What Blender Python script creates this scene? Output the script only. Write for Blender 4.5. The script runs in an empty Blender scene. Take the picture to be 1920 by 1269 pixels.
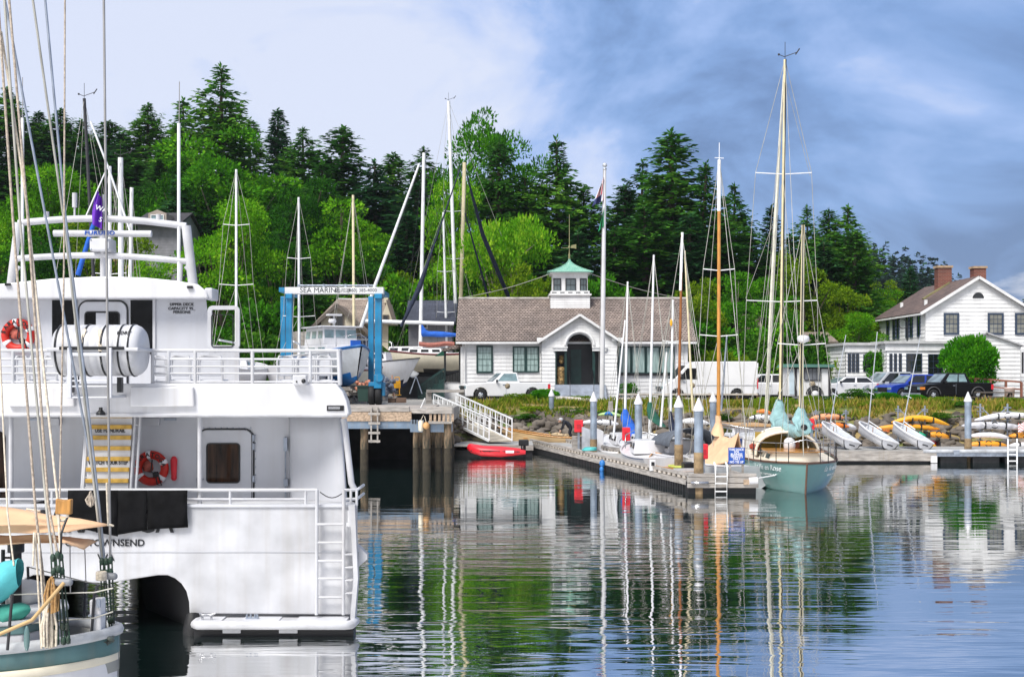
import bpy, math, random
from mathutils import Vector, Matrix, Euler, noise
R = math.radians
rnd = random.Random(7)
SC = bpy.context.scene
COL = SC.collection
# camera model: the eye stands at (0,0,CH) and looks along +Y
FPX, CX, HY, CH = 2400.0, 960.0, 705.0, 4.0
def X(px, d): return (px - CX) / FPX * d
def Z(py, d): return CH - (py - HY) / FPX * d
def P(px, py, d): return Vector((X(px, d), d, Z(py, d)))
OFF, KIDS = {}, {}

# ------------------------------------------------------------------ mesh builder
class MB:
    def __init__(s): s.v, s.f, s.m, s.sm = [], [], [], []
    def add(s, verts, faces, mi=0, smooth=False):
        b = len(s.v)
        s.v += [(v[0], v[1], v[2]) for v in verts]
        for f in faces:
            s.f.append(tuple(b + i for i in f)); s.m.append(mi); s.sm.append(smooth)
    def box(s, x0, x1, y0, y1, z0, z1, mi=0):
        s.add([(x0,y0,z0),(x1,y0,z0),(x1,y1,z0),(x0,y1,z0),(x0,y0,z1),(x1,y0,z1),(x1,y1,z1),(x0,y1,z1)],
              [(3,2,1,0),(4,5,6,7),(0,1,5,4),(1,2,6,5),(2,3,7,6),(3,0,4,7)], mi)
    def obox(s, c, size, rot=None, mi=0):
        hx, hy, hz = size[0]/2, size[1]/2, size[2]/2
        c = Vector(c); m = rot if rot is not None else Matrix.Identity(3)
        if isinstance(m, (int, float)): m = Matrix.Rotation(m, 3, 'Z')
        vs = [c + m @ Vector(p) for p in [(-hx,-hy,-hz),(hx,-hy,-hz),(hx,hy,-hz),(-hx,hy,-hz),(-hx,-hy,hz),(hx,-hy,hz),(hx,hy,hz),(-hx,hy,hz)]]
        s.add(vs, [(3,2,1,0),(4,5,6,7),(0,1,5,4),(1,2,6,5),(2,3,7,6),(3,0,4,7)], mi)
    def beam(s, a, b, w, h=None, mi=0):
        a, b = Vector(a), Vector(b); d = b - a; h = h or w
        q = d.to_track_quat('Y', 'Z').to_matrix()
        s.obox((a+b)/2, (w, d.length, h), q, mi)
    def tube(s, pts, r, n=6, mi=0, cap=True, smooth=True):
        pts = [Vector(p) for p in pts]; k = len(pts)
        rs = list(r) if isinstance(r, (list, tuple)) else [r]*k
        if len(rs) != k: rs = [rs[0] + (rs[-1]-rs[0])*i/(k-1) for i in range(k)]
        vs, fs = [], []
        ref = None
        for i, p in enumerate(pts):
            t = (pts[min(i+1,k-1)] - pts[max(i-1,0)]).normalized()
            if ref is None:
                ref = Vector((0,0,1)) if abs(t.z) < .9 else Vector((1,0,0))
            u = t.cross(ref)
            if u.length < 1e-4: u = t.cross(Vector((0,1,0)))
            u.normalize(); w = t.cross(u).normalized(); ref = -w if False else ref
            for j in range(n):
                a = 2*math.pi*j/n
                vs.append(p + (u*math.cos(a) + w*math.sin(a))*rs[i])
        for i in range(k-1):
            for j in range(n):
                fs.append((i*n+j, i*n+(j+1)%n, (i+1)*n+(j+1)%n, (i+1)*n+j))
        s.add(vs, fs, mi, smooth)
        if cap:
            s.add(vs[:n], [tuple(range(n))[::-1]], mi); s.add(vs[-n:], [tuple(range(n))], mi)
    def prism(s, poly, y0, y1, mi=0, axis='y'):
        n = len(poly)
        mk = {'y': lambda p, q: (p[0], q, p[1]), 'z': lambda p, q: (p[0], p[1], q), 'x': lambda p, q: (q, p[0], p[1])}[axis]
        vs = [mk(p, y0) for p in poly] + [mk(p, y1) for p in poly]
        fs = [tuple(range(n)), tuple(range(2*n-1, n-1, -1))]
        fs += [(i, n+i, n+(i+1)%n, (i+1)%n) for i in range(n)]
        s.add(vs, fs, mi)
    def loft(s, rings, closed=True, cap=True, mi=0, smooth=True, mfun=None):
        n = len(rings[0]); b = len(s.v)
        s.v += [tuple(p) for r_ in rings for p in r_]
        m = n if closed else n-1
        for i in range(len(rings)-1):
            for j in range(m):
                s.f.append((b+i*n+j, b+i*n+(j+1)%n, b+(i+1)*n+(j+1)%n, b+(i+1)*n+j))
                s.m.append(mfun(i, j) if mfun else mi); s.sm.append(smooth)
        if cap:
            s.f.append(tuple(b+j for j in range(n))[::-1]); s.m.append(mi); s.sm.append(False)
            e = b+(len(rings)-1)*n
            s.f.append(tuple(e+j for j in range(n))); s.m.append(mi); s.sm.append(False)
    def lathe(s, c, prof, n=12, axis='z', mi=0, smooth=True):
        c = Vector(c); rings = []
        for r_, h in prof:
            ring = []
            for j in range(n):
                a = 2*math.pi*j/n; u, w = r_*math.cos(a), r_*math.sin(a)
                ring.append(c + Vector({'z': (u, w, h), 'y': (u, h, w), 'x': (h, u, w)}[axis]))
            rings.append(ring)
        s.loft(rings, True, True, mi, smooth)
    def ball(s, c, r, mi=0, n=10, k=7, rough=0, seed=0):
        rr = r if isinstance(r, (tuple, list)) else (r, r, r)
        rings = []
        for i in range(k+1):
            th = math.pi*(i/k); th = max(.02, min(math.pi-.02, th)); ring = []
            for j in range(n):
                a = 2*math.pi*j/n
                d = Vector((math.sin(th)*math.cos(a), math.sin(th)*math.sin(a), math.cos(th)))
                f = 1 + (rough*noise.noise(d*1.7 + Vector((seed*3.1, seed*1.7, seed)))*2 if rough else 0)
                ring.append((c[0]+d.x*rr[0]*f, c[1]+d.y*rr[1]*f, c[2]+d.z*rr[2]*f))
            rings.append(ring)
        s.loft(rings, True, True, mi, True)
    def torus(s, c, R0, r, axis='y', n=24, k=8, mi=0, a0=0, a1=2*math.pi):
        full = abs(a1-a0-2*math.pi) < 1e-6; c = Vector(c); rings = []
        for i in range(n if full else n+1):
            a = a0 + (a1-a0)*i/n; ring = []
            for j in range(k):
                b = 2*math.pi*j/k; q = R0 + r*math.cos(b); h = r*math.sin(b)
                p = {'y': (q*math.cos(a), h, q*math.sin(a)), 'z': (q*math.cos(a), q*math.sin(a), h), 'x': (h, q*math.cos(a), q*math.sin(a))}[axis]
                ring.append(c + Vector(p))
            rings.append(ring)
        if full: rings.append(rings[0])
        s.loft(rings, True, not full, mi, True)
    def grid(s, fn, nu, nv, mi=0, smooth=True, mfun=None):
        vs = [fn(i/nu, j/nv) for i in range(nu+1) for j in range(nv+1)]
        b = len(s.v); s.v += [tuple(p) for p in vs]
        for i in range(nu):
            for j in range(nv):
                a = b+i*(nv+1)+j
                s.f.append((a, a+1, a+nv+2, a+nv+1)); s.m.append(mfun(i, j) if mfun else mi); s.sm.append(smooth)
    def build(s, name, mats, parent=None, bevel=0, solid=0, label=None, sub=0):
        me = bpy.data.meshes.new(name)
        n = len(s.v)
        lo = [min(v[i] for v in s.v) for i in range(3)]; hi = [max(v[i] for v in s.v) for i in range(3)]
        c = Vector(((lo[0]+hi[0])/2, (lo[1]+hi[1])/2, (lo[2]+hi[2])/2))
        if parent is None: c.z = lo[2]
        me.from_pydata([(v[0]-c.x, v[1]-c.y, v[2]-c.z) for v in s.v], [], s.f)
        for m_ in (mats if isinstance(mats, (list, tuple)) else [mats]): me.materials.append(m_)
        if any(s.m): me.polygons.foreach_set('material_index', s.m)
        me.polygons.foreach_set('use_smooth', s.sm)
        me.update()
        o = bpy.data.objects.new(name, me); COL.objects.link(o)
        OFF[o] = c.copy()
        if parent is not None:
            o.parent = parent; o.location = c - OFF[parent]; KIDS.setdefault(parent, []).append(o)
        else: o.location = c
        if bevel:
            b = o.modifiers.new('bevel', 'BEVEL'); b.width = bevel; b.segments = 2; b.limit_method = 'ANGLE'; b.angle_limit = R(35)
        if solid:
            q = o.modifiers.new('solid', 'SOLIDIFY'); q.thickness = solid; q.offset = 0
        if sub:
            q = o.modifiers.new('sub', 'SUBSURF'); q.levels = sub; q.render_levels = sub
        if label: o['label'] = label
        return o

def tag(o, label=None, cat=None, group=None, kind=None):
    if label: o['label'] = label
    if cat: o['category'] = cat
    if group: o['group'] = group
    if kind: o['kind'] = kind
    return o
def thing(name, label, cat, base=(0,0,0), rz=0, group=None, world=True):
    """Empty at a thing's base; world=True: its parts are built in world coordinates."""
    o = bpy.data.objects.new(name, None); COL.objects.link(o); o.empty_display_size = .3
    o.location = base; o.rotation_euler = (0, 0, rz)
    OFF[o] = Vector(base) if world else Vector((0,0,0))
    return tag(o, label, cat, group)
def copy_tree(o, parent=None):
    c = o.copy(); COL.objects.link(c); OFF[c] = OFF[o]
    if parent is not None: c.parent = parent; KIDS.setdefault(parent, []).append(c)
    for k in list(KIDS.get(o, [])): copy_tree(k, c)
    return c
def text(name, s, size, mat, parent, loc, rz=0, extrude=.004, shear=0, sx=1, rx=90, ry=0, bold=0, font=None, space=1):
    cu = bpy.data.curves.new('txt', 'FONT'); cu.body = s; cu.size = size; cu.extrude = extrude
    cu.align_x = 'CENTER'; cu.align_y = 'CENTER'; cu.shear = shear; cu.offset = bold; cu.space_character = space
    cu.resolution_u = 3
    ob = bpy.data.objects.new('txt', cu)
    me = bpy.data.meshes.new_from_object(ob); me.name = name
    bpy.data.objects.remove(ob); bpy.data.curves.remove(cu)
    me.transform(Matrix.Scale(sx, 4, Vector((1,0,0))))
    me.materials.clear(); me.materials.append(mat)
    o = bpy.data.objects.new(name, me); COL.objects.link(o)
    o.parent = parent; o.location = Vector(loc) - OFF[parent]; o.rotation_euler = (R(rx), R(ry), rz)
    OFF[o] = Vector(loc); KIDS.setdefault(parent, []).append(o)
    return o

# ------------------------------------------------------------------ materials
MATS = {}
def mat(name, col=(.8,.8,.8), rough=.5, metal=0, var=.08, scale=2.0, bump=0, bscale=20, stretch=(1,1,1), col2=None, thr=None, spec=None, coat=0, streak=0):
    """Principled paint with procedural colour variation (object space) and optional second tone, bump and vertical weathering."""
    if name in MATS: return MATS[name]
    m = bpy.data.materials.new(name); m.use_nodes = True; nt = m.node_tree; N = nt.nodes; Lk = nt.links
    b = N['Principled BSDF']; b.inputs['Roughness'].default_value = rough; b.inputs['Metallic'].default_value = metal
    if spec is not None: b.inputs['Specular IOR Level'].default_value = spec
    if coat: b.inputs['Coat Weight'].default_value = coat; b.inputs['Coat Roughness'].default_value = .08
    tc = N.new('ShaderNodeTexCoord'); mp = N.new('ShaderNodeMapping'); mp.inputs['Scale'].default_value = stretch
    Lk.new(tc.outputs['Object'], mp.inputs['Vector'])
    nz = N.new('ShaderNodeTexNoise'); nz.inputs['Scale'].default_value = scale; nz.inputs['Detail'].default_value = 5
    Lk.new(mp.outputs[0], nz.inputs['Vector'])
    rp = N.new('ShaderNodeValToRGB'); e = rp.color_ramp.elements
    c2 = col2 or tuple(c*(1-var*2.2) for c in col); c1 = col if col2 else tuple(min(1, c*(1+var*.6)) for c in col)
    lo, hi = thr or (.32, .66)
    e[0].position = lo; e[1].position = hi; e[0].color = (*c2, 1); e[1].color = (*c1, 1)
    Lk.new(nz.outputs['Fac'], rp.inputs['Fac']); out = rp.outputs['Color']
    if streak:
        mp2 = N.new('ShaderNodeMapping'); mp2.inputs['Scale'].default_value = (7, 7, .35); Lk.new(tc.outputs['Object'], mp2.inputs['Vector'])
        n2 = N.new('ShaderNodeTexNoise'); n2.inputs['Scale'].default_value = 1; n2.inputs['Detail'].default_value = 3; Lk.new(mp2.outputs[0], n2.inputs['Vector'])
        r2 = N.new('ShaderNodeValToRGB'); r2.color_ramp.elements[0].position = .5; r2.color_ramp.elements[1].position = .75
        r2.color_ramp.elements[0].color = (0,0,0,1); r2.color_ramp.elements[1].color = (streak,)*3 + (1,); Lk.new(n2.outputs['Fac'], r2.inputs['Fac'])
        mx = N.new('ShaderNodeMix'); mx.data_type = 'RGBA'; mx.inputs[7].default_value = (.30,.25,.19,1)
        Lk.new(r2.outputs['Color'], mx.inputs[0]); Lk.new(out, mx.inputs[6]); out = mx.outputs[2]
    Lk.new(out, b.inputs['Base Color'])
    if bump:
        n3 = N.new('ShaderNodeTexNoise'); n3.inputs['Scale'].default_value = bscale; n3.inputs['Detail'].default_value = 4; Lk.new(mp.outputs[0], n3.inputs['Vector'])
        bp = N.new('ShaderNodeBump'); bp.inputs['Strength'].default_value = bump; bp.inputs['Distance'].default_value = .03
        Lk.new(n3.outputs['Fac'], bp.inputs['Height']); Lk.new(bp.outputs[0], b.inputs['Normal'])
    MATS[name] = m
    return m
def bricks(name, cols, mortar, w, h, plane='xz', rough=.85, gap=.02, bump=.4, zk=1.0):
    """Brick or shingle courses laid in object space on the given plane."""
    if name in MATS: return MATS[name]
    m = bpy.data.materials.new(name); m.use_nodes = True; nt = m.node_tree; N = nt.nodes; Lk = nt.links
    b = N['Principled BSDF']; b.inputs['Roughness'].default_value = rough
    tc = N.new('ShaderNodeTexCoord'); sp = N.new('ShaderNodeSeparateXYZ'); cb = N.new('ShaderNodeCombineXYZ')
    Lk.new(tc.outputs['Object'], sp.inputs[0])
    ax = {'x': 0, 'y': 1, 'z': 2}
    Lk.new(sp.outputs[ax[plane[0]]], cb.inputs[0])
    mu = N.new('ShaderNodeMath'); mu.operation = 'MULTIPLY'; mu.inputs[1].default_value = zk
    Lk.new(sp.outputs[ax[plane[1]]], mu.inputs[0]); Lk.new(mu.outputs[0], cb.inputs[1])
    br = N.new('ShaderNodeTexBrick'); br.inputs['Scale'].default_value = 1; br.inputs['Brick Width'].default_value = w; br.inputs['Row Height'].default_value = h
    br.inputs['Mortar Size'].default_value = gap; br.inputs['Color1'].default_value = (*cols[0],1); br.inputs['Color2'].default_value = (*cols[1],1); br.inputs['Mortar'].default_value = (*mortar,1)
    Lk.new(cb.outputs[0], br.inputs['Vector'])
    nz = N.new('ShaderNodeTexNoise'); nz.inputs['Scale'].default_value = .55; nz.inputs['Detail'].default_value = 6; Lk.new(tc.outputs['Object'], nz.inputs['Vector'])
    mx = N.new('ShaderNodeMix'); mx.data_type = 'RGBA'; mx.blend_type = 'MULTIPLY'; mx.inputs[0].default_value = .8
    rp = N.new('ShaderNodeValToRGB'); rp.color_ramp.elements[0].position = .3; rp.color_ramp.elements[1].position = .7
    rp.color_ramp.elements[0].color = (.62,.60,.60,1); rp.color_ramp.elements[1].color = (1.25,1.18,1.12,1)
    Lk.new(nz.outputs['Fac'], rp.inputs['Fac']); Lk.new(br.outputs['Color'], mx.inputs[6]); Lk.new(rp.outputs['Color'], mx.inputs[7])
    Lk.new(mx.outputs[2], b.inputs['Base Color'])
    bp = N.new('ShaderNodeBump'); bp.inputs['Strength'].default_value = bump; bp.inputs['Distance'].default_value = .02; bp.invert = True
    Lk.new(br.outputs['Fac'], bp.inputs['Height']); Lk.new(bp.outputs[0], b.inputs['Normal'])
    MATS[name] = m
    return m
def glass(name, col=(.02,.03,.035), rough=.06, panes=None, line=(.8,.8,.8)):
    return mat(name, col, rough, 0, .25, 1.3, spec=.9)
def foliage(name, dark, light, tip, trans=.35):
    if name in MATS: return MATS[name]
    m = bpy.data.materials.new(name); m.use_nodes = True; nt = m.node_tree; N = nt.nodes; Lk = nt.links
    N.remove(N['Principled BSDF']); out = N['Material Output']
    tc = N.new('ShaderNodeTexCoord'); geo = N.new('ShaderNodeNewGeometry'); oi = N.new('ShaderNodeObjectInfo')
    nz = N.new('ShaderNodeTexNoise'); nz.inputs['Scale'].default_value = .35; nz.inputs['Detail'].default_value = 3
    Lk.new(tc.outputs['Object'], nz.inputs['Vector'])
    a1 = N.new('ShaderNodeMath'); a1.operation = 'MULTIPLY_ADD'; a1.inputs[1].default_value = .42; Lk.new(geo.outputs['Random Per Island'], a1.inputs[0])
    a2 = N.new('ShaderNodeMath'); a2.operation = 'MULTIPLY_ADD'; a2.inputs[1].default_value = 1.05; a2.inputs[2].default_value = -.32
    Lk.new(nz.outputs['Fac'], a2.inputs[0]); Lk.new(a2.outputs[0], a1.inputs[2])
    a3 = N.new('ShaderNodeMath'); a3.operation = 'MULTIPLY_ADD'; a3.inputs[1].default_value = .30; Lk.new(oi.outputs['Random'], a3.inputs[0]); Lk.new(a1.outputs[0], a3.inputs[2])
    rp = N.new('ShaderNodeValToRGB'); e = rp.color_ramp.elements; e[0].position = .12; e[1].position = .62
    e[0].color = (*dark,1); e[1].color = (*light,1); e2 = e.new(.95); e2.color = (*tip,1)
    Lk.new(a3.outputs[0], rp.inputs['Fac'])
    df = N.new('ShaderNodeBsdfDiffuse'); tr = N.new('ShaderNodeBsdfTranslucent'); mx = N.new('ShaderNodeMixShader'); mx.inputs[0].default_value = trans
    Lk.new(rp.outputs['Color'], df.inputs['Color']); Lk.new(rp.outputs['Color'], tr.inputs['Color'])
    Lk.new(df.outputs[0], mx.inputs[1]); Lk.new(tr.outputs[0], mx.inputs[2]); Lk.new(mx.outputs[0], out.inputs['Surface'])
    MATS[name] = m
    return m

WHITE = mat('gloss_white', (.585,.59,.615), .38, var=.11, scale=1.6, streak=.2)
WHITE2 = mat('marine_white', (.69,.69,.71), .3, var=.06, scale=.9, streak=.18)
WALLP = mat('cabin_grey_white', (.60,.61,.645), .45, var=.06, scale=.8, streak=.1)
CLAP = mat('clapboard_white', (.80,.80,.80), .6, var=.08, scale=1.1, streak=.15)
BLACK = mat('black_rubber', (.012,.012,.014), .6, var=.3, scale=6, bump=.2)
BLK = mat('black_paint', (.015,.016,.018), .35, var=.2)
GREYM = mat('galvanised', (.42,.47,.55), .38, .65, var=.14, scale=5, streak=.15)
ALU = mat('aluminium', (.66,.69,.74), .35, .55, var=.1, scale=4)
STEEL = mat('stainless', (.6,.6,.62), .22, .95, var=.08)
WOODG = mat('weathered_wood', (.40,.37,.34), .85, var=.2, scale=1.6, stretch=(1,1,6), bump=.5, bscale=14, streak=.35)
WOODT = mat('timber_tan', (.46,.34,.24), .8, var=.22, scale=2, stretch=(6,1,6), bump=.4)
VARN = mat('varnished_spar', (.55,.25,.05), .3, var=.14, scale=4, stretch=(3,3,.6), coat=.4)
VARND = mat('varnished_dark', (.30,.11,.03), .35, var=.2, scale=4, stretch=(3,3,.6))
SPARC = mat('buff_spar', (.78,.68,.44), .4, var=.08, scale=3)
SPARW = mat('white_spar', (.82,.83,.84), .35, var=.07, scale=3)
ROPE = mat('tan_rope', (.50,.42,.34), .9, var=.2, scale=30, bump=.4, bscale=90)
ROPEW = mat('pale_rope', (.70,.62,.50), .9, var=.15, scale=30)
WIRE = mat('rig_wire', (.38,.37,.36), .45, .4, var=.15)
WIREL = mat('rig_wire_pale', (.46,.45,.40), .5, .2, var=.15)
WIRED = mat('rig_wire_dark', (.03,.03,.035), .6, var=.1)
TEAL = mat('teal_paint', (.17,.33,.32), .28, var=.07, scale=1.2, streak=.12, coat=.3)
TEALD = mat('teal_band_paint', (.10,.20,.205), .35, var=.12, scale=3, streak=.25)
DGREEN = mat('dark_green_paint', (.012,.045,.04), .4, var=.15)
TCANV = mat('turquoise_canvas', (.10,.50,.54), .8, var=.1, scale=6, bump=.5, bscale=7)
GCANV = mat('sea_green_canvas', (.04,.27,.21), .8, var=.15, scale=6, bump=.5, bscale=7)
PCANV = mat('pale_teal_canvas', (.27,.45,.46), .85, var=.1, scale=5, bump=.6, bscale=6)
BCANV = mat('royal_blue_canvas', (.012,.11,.52), .8, var=.12, scale=4, bump=.4, bscale=7)
NCANV = mat('navy_canvas', (.012,.02,.05), .8, var=.2, scale=4, bump=.4)
KCANV = mat('bottle_green_canvas', (.006,.085,.05), .8, var=.15, scale=4, bump=.4)
TAN = mat('tan_canvas', (.74,.48,.29), .85, var=.08, scale=2.2, bump=.35, bscale=5)
OCHRE = mat('ochre_canvas', (.42,.29,.05), .8, var=.1, scale=3)
GTARP = mat('grey_tarp', (.36,.37,.38), .7, var=.1, scale=2, bump=.4, bscale=4)
RED = mat('life_red', (.62,.025,.012), .5, var=.12, scale=8)
REDP = mat('red_plastic', (.72,.02,.035), .4, var=.08, scale=4)
ORANGE = mat('orange_plastic', (.85,.22,.03), .4, var=.1, scale=2)
YELLOW = mat('yellow_plastic', (.86,.42,.015), .38, var=.08, scale=2)
LBLUE = mat('lift_blue', (.008,.21,.42), .42, var=.12, scale=1.5, streak=.2)
MBLUE = mat('marine_blue', (.02,.17,.50), .35, var=.08)
SIGNB = mat('sign_blue', (.01,.08,.40), .45, var=.05)
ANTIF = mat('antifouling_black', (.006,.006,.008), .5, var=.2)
CREAM = mat('cream_gelcoat', (.74,.68,.54), .3, var=.05, scale=1.2, streak=.12)
IGLASS = mat('unlit_glass', (.010,.011,.013), .12, var=.5, scale=2, spec=.18)
DGLASS = glass('dark_glass', (.012,.014,.016))
BGLASS = mat('brown_glass', (.045,.022,.012), .08, var=.6, scale=5, stretch=(3,1,.3), spec=.3)
CGLASS = mat('clear_blue_glass', (.22,.33,.36), .08, var=.2, scale=2, spec=.9)
CURT = mat('curtained_glass', (.34,.46,.44), .22, var=.22, scale=3, stretch=(5,1,.4), spec=.8)
TYRE = mat('tyre', (.012,.012,.013), .75, var=.2)
CHROME = mat('chrome', (.75,.76,.78), .15, 1, var=.03)
YNOSE = mat('step_yellow', (.50,.30,.05), .7, var=.15, scale=10)
PURPLE = mat('purple_flag', (.13,.02,.42), .7, var=.1)
FLAGW = mat('flag_white', (.85,.85,.87), .7, var=.05)
COPPER = mat('verdigris', (.10,.33,.24), .6, var=.25, scale=3, col2=(.30,.50,.40), stretch=(3,3,.5))
CONC = mat('concrete', (.46,.45,.42), .9, var=.14, scale=3, bump=.3)
SKIN = mat('skin', (.55,.33,.24), .55, var=.05)
JACKET = mat('navy_jacket', (.010,.012,.022), .8, var=.3, scale=8, bump=.4)
CLOTH = mat('khaki_cloth', (.55,.42,.26), .85, var=.1)
BRICK = bricks('red_brick', ((.20,.055,.035),(.13,.035,.025)), (.25,.2,.17), .26, .11, 'xz', gap=.01)
# ------------------------------------------------------------------ camera, light, sky
cam = bpy.data.cameras.new('camera'); cam.sensor_width = 36; cam.lens = FPX/1920*36; cam.clip_end = 3000; cam.clip_start = .5
cam.shift_y = (HY-634.5)/1920
co = bpy.data.objects.new('camera', cam); COL.objects.link(co); co.location = (0,0,CH); co.rotation_euler = (R(90),0,0); SC.camera = co
SUN_AZ, SUN_EL = R(214), R(52)
sl = bpy.data.lights.new('sun', 'SUN'); sl.energy = SUN_E = 3.5; sl.angle = R(24); sl.color = (1,.965,.91)
so = bpy.data.objects.new('sun', sl); COL.objects.link(so); so.location = (-30,-40,60)
sd = Vector((math.sin(SUN_AZ)*math.cos(SUN_EL), math.cos(SUN_AZ)*math.cos(SUN_EL), math.sin(SUN_EL)))
so.rotation_euler = sd.to_track_quat('Z', 'Y').to_euler()
SC.view_settings.view_transform = 'Standard'; SC.view_settings.look = 'None'; SC.view_settings.exposure = 0.40; SC.view_settings.gamma = 1
SC.render.engine = 'CYCLES'; SC.cycles.max_bounces = 6; SC.cycles.diffuse_bounces = 3; SC.cycles.glossy_bounces = 4; SC.cycles.transparent_max_bounces = 6
SC.cycles.use_denoising = True
w = bpy.data.worlds.new('World'); SC.world = w; w.use_nodes = True; nt = w.node_tree; N = nt.nodes; Lk = nt.links
bg = N['Background']; wo = N['World Output']
sky = N.new('ShaderNodeTexSky'); sky.sky_type = 'NISHITA'; sky.sun_disc = False; sky.sun_elevation = SUN_EL; sky.sun_rotation = SUN_AZ; sky.air_density = 1.2; sky.dust_density = .6
Lk.new(sky.outputs[0], bg.inputs['Color']); bg.inputs['Strength'].default_value = .10
tc = N.new('ShaderNodeTexCoord'); sp = N.new('ShaderNodeSeparateXYZ'); Lk.new(tc.outputs['Generated'], sp.inputs[0])
def math_(op, a, b=None, c=None):
    n = N.new('ShaderNodeMath'); n.operation = op
    for i, q in enumerate((a, b, c)):
        if q is None: continue
        if isinstance(q, (int, float)): n.inputs[i].default_value = q
        else: Lk.new(q, n.inputs[i])
    return n.outputs[0]
def ramp(fac, stops):
    n = N.new('ShaderNodeValToRGB'); e = n.color_ramp.elements
    for i, (p, c) in enumerate(stops):
        q = e[i] if i < 2 else e.new(p)
        q.position = p; q.color = (*c, 1)
    Lk.new(fac, n.inputs[0]); return n.outputs[0]
def mixc(f, a, b):
    n = N.new('ShaderNodeMix'); n.data_type = 'RGBA'
    for i, q in ((0, f), (6, a), (7, b)):
        if isinstance(q, (int, float)): n.inputs[i].default_value = q
        elif isinstance(q, tuple): n.inputs[i].default_value = (*q, 1)
        else: Lk.new(q, n.inputs[i])
    return n.outputs[2]
mp = N.new('ShaderNodeMapping'); mp.inputs['Scale'].default_value = (1.5, 1.0, 2.7); mp.inputs['Location'].default_value = (.4, .3, .15); mp.inputs['Rotation'].default_value = (0, R(-16), 0)
Lk.new(tc.outputs['Generated'], mp.inputs[0])
n1 = N.new('ShaderNodeTexNoise'); n1.inputs['Scale'].default_value = 2.1; n1.inputs['Detail'].default_value = 7; n1.inputs['Roughness'].default_value = .56; n1.inputs['Distortion'].default_value = .6
Lk.new(mp.outputs[0], n1.inputs['Vector'])
n2 = N.new('ShaderNodeTexNoise'); n2.inputs['Scale'].default_value = 5.5; n2.inputs['Detail'].default_value = 6; n2.inputs['Distortion'].default_value = .8; Lk.new(mp.outputs[0], n2.inputs['Vector'])
# cloud deck: paler towards the west (-x), bluer rain cloud towards the east
grad = math_('MULTIPLY_ADD', sp.outputs[0], -1.15, .58)
g2 = math_('ADD', grad, math_('MULTIPLY_ADD', n1.outputs['Fac'], 2.1, -1.05))
g3 = math_('ADD', g2, math_('MULTIPLY_ADD', n2.outputs['Fac'], .55, -.275))
cl = ramp(g3, [(.04, (.125,.21,.42)), (.28, (.22,.36,.67)), (.45, (.33,.47,.80)), (.58, (.50,.60,.87)), (.80, (.68,.73,.89))])
# white cumulus low in the east
dx = math_('SUBTRACT', sp.outputs[0], .40); dz = math_('SUBTRACT', sp.outputs[2], .055)
rr = math_('ADD', math_('MULTIPLY', math_('MULTIPLY', dx, dx), 320), math_('MULTIPLY', math_('MULTIPLY', dz, dz), 700))
cum = math_('SUBTRACT', math_('MULTIPLY_ADD', n2.outputs['Fac'], 2.6, -.35), rr)
cl = mixc(ramp(cum, [(.35, (0,0,0)), (.75, (1,1,1))]), cl, (.95,.95,1.0))
# sky brightened overhead and behind the viewer (south), out of view, as fill light
back = math_('MULTIPLY_ADD', sp.outputs[1], -.75, .15); up = math_('MULTIPLY_ADD', sp.outputs[2], 1.2, -.45)
bf = math_('MAXIMUM', math_('MINIMUM', math_('MAXIMUM', back, up), 1), 0)
cl = mixc(bf, cl, (.70,.70,.74))
b2 = N.new('ShaderNodeBackground'); b2.inputs['Strength'].default_value = .86; Lk.new(cl, b2.inputs['Color'])
ms = N.new('ShaderNodeMixShader'); ms.inputs[0].default_value = .9
Lk.new(bg.outputs[0], ms.inputs[1]); Lk.new(b2.outputs[0], ms.inputs[2]); Lk.new(ms.outputs[0], wo.inputs['Surface'])

# ------------------------------------------------------------------ terrain
def sst(a, b, t): t = max(0, min(1, (t-a)/(b-a))); return t*t*(3-2*t)
def lerpt(tab, x):
    if x <= tab[0][0]: return tab[0][1]
    for (a, u), (b, v) in zip(tab, tab[1:]):
        if x <= b: return u+(v-u)*(x-a)/(b-a)
    return tab[-1][1]
SHORE = [(-3.6, 62.5), (-2.2, 68), (0, 70.6), (6, 71), (14, 68.5), (22, 67), (60, 66)]
HILL = [(-90, 24), (-40, 24), (-18, 20), (0, 15), (22, 9), (40, 6), (70, 5)]
LOT = 2.4
def ground(x, y):
    s = y - lerpt(SHORE, x)
    if x < -3.6: z = -2.2 if s < -.2 else LOT-.05
    else:
        z = lerpt([(-6,-2.2), (-1,-.5), (0,0), (1.6,.95), (3.2,1.55), (5.2,2.15), (7.5,LOT)], s)
        if 0 < s < 7: z += .16*noise.noise(Vector((x*.6, y*.9, 1.3)))
    z += lerpt(HILL, x)*sst(101, 168, y)
    if y > 230: z += 33*sst(260, 430, y)*sst(35, 100, x)*(1-.95*sst(118, 152, x)) - 8*sst(230, 300, y)
    return z
t = MB()
xs = [-210+i*12 for i in range(13)] + [-54+i*1.5 for i in range(74)] + [57+i*9 for i in range(24)]
ys = [56+i*.75 for i in range(34)] + [81.5+i*3 for i in range(34)] + [184+i*14 for i in range(26)]
b = [(x, y, ground(x, y)) for x in xs for y in ys]
ny = len(ys); t.add(b, [(i*ny+j, (i+1)*ny+j, (i+1)*ny+j+1, i*ny+j+1) for i in range(len(xs)-1) for j in range(ny-1)], 0, True)
gm = mat('turf', (.09,.13,.025), .95, var=.2, scale=.7, col2=(.30,.22,.09), thr=(.42,.66), bump=.8, bscale=9)
tag(t.build('ground', gm), kind='structure')
t = MB(); t.box(-52, -2.9, 63.4, 100, LOT-.6, LOT+.03)
yard_m = mat('yard_gravel', (.34,.33,.31), .95, var=.2, scale=1.5, bump=.5, bscale=14, col2=(.24,.23,.21))
tag(t.build('yard_pavement', yard_m), kind='structure')
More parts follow.
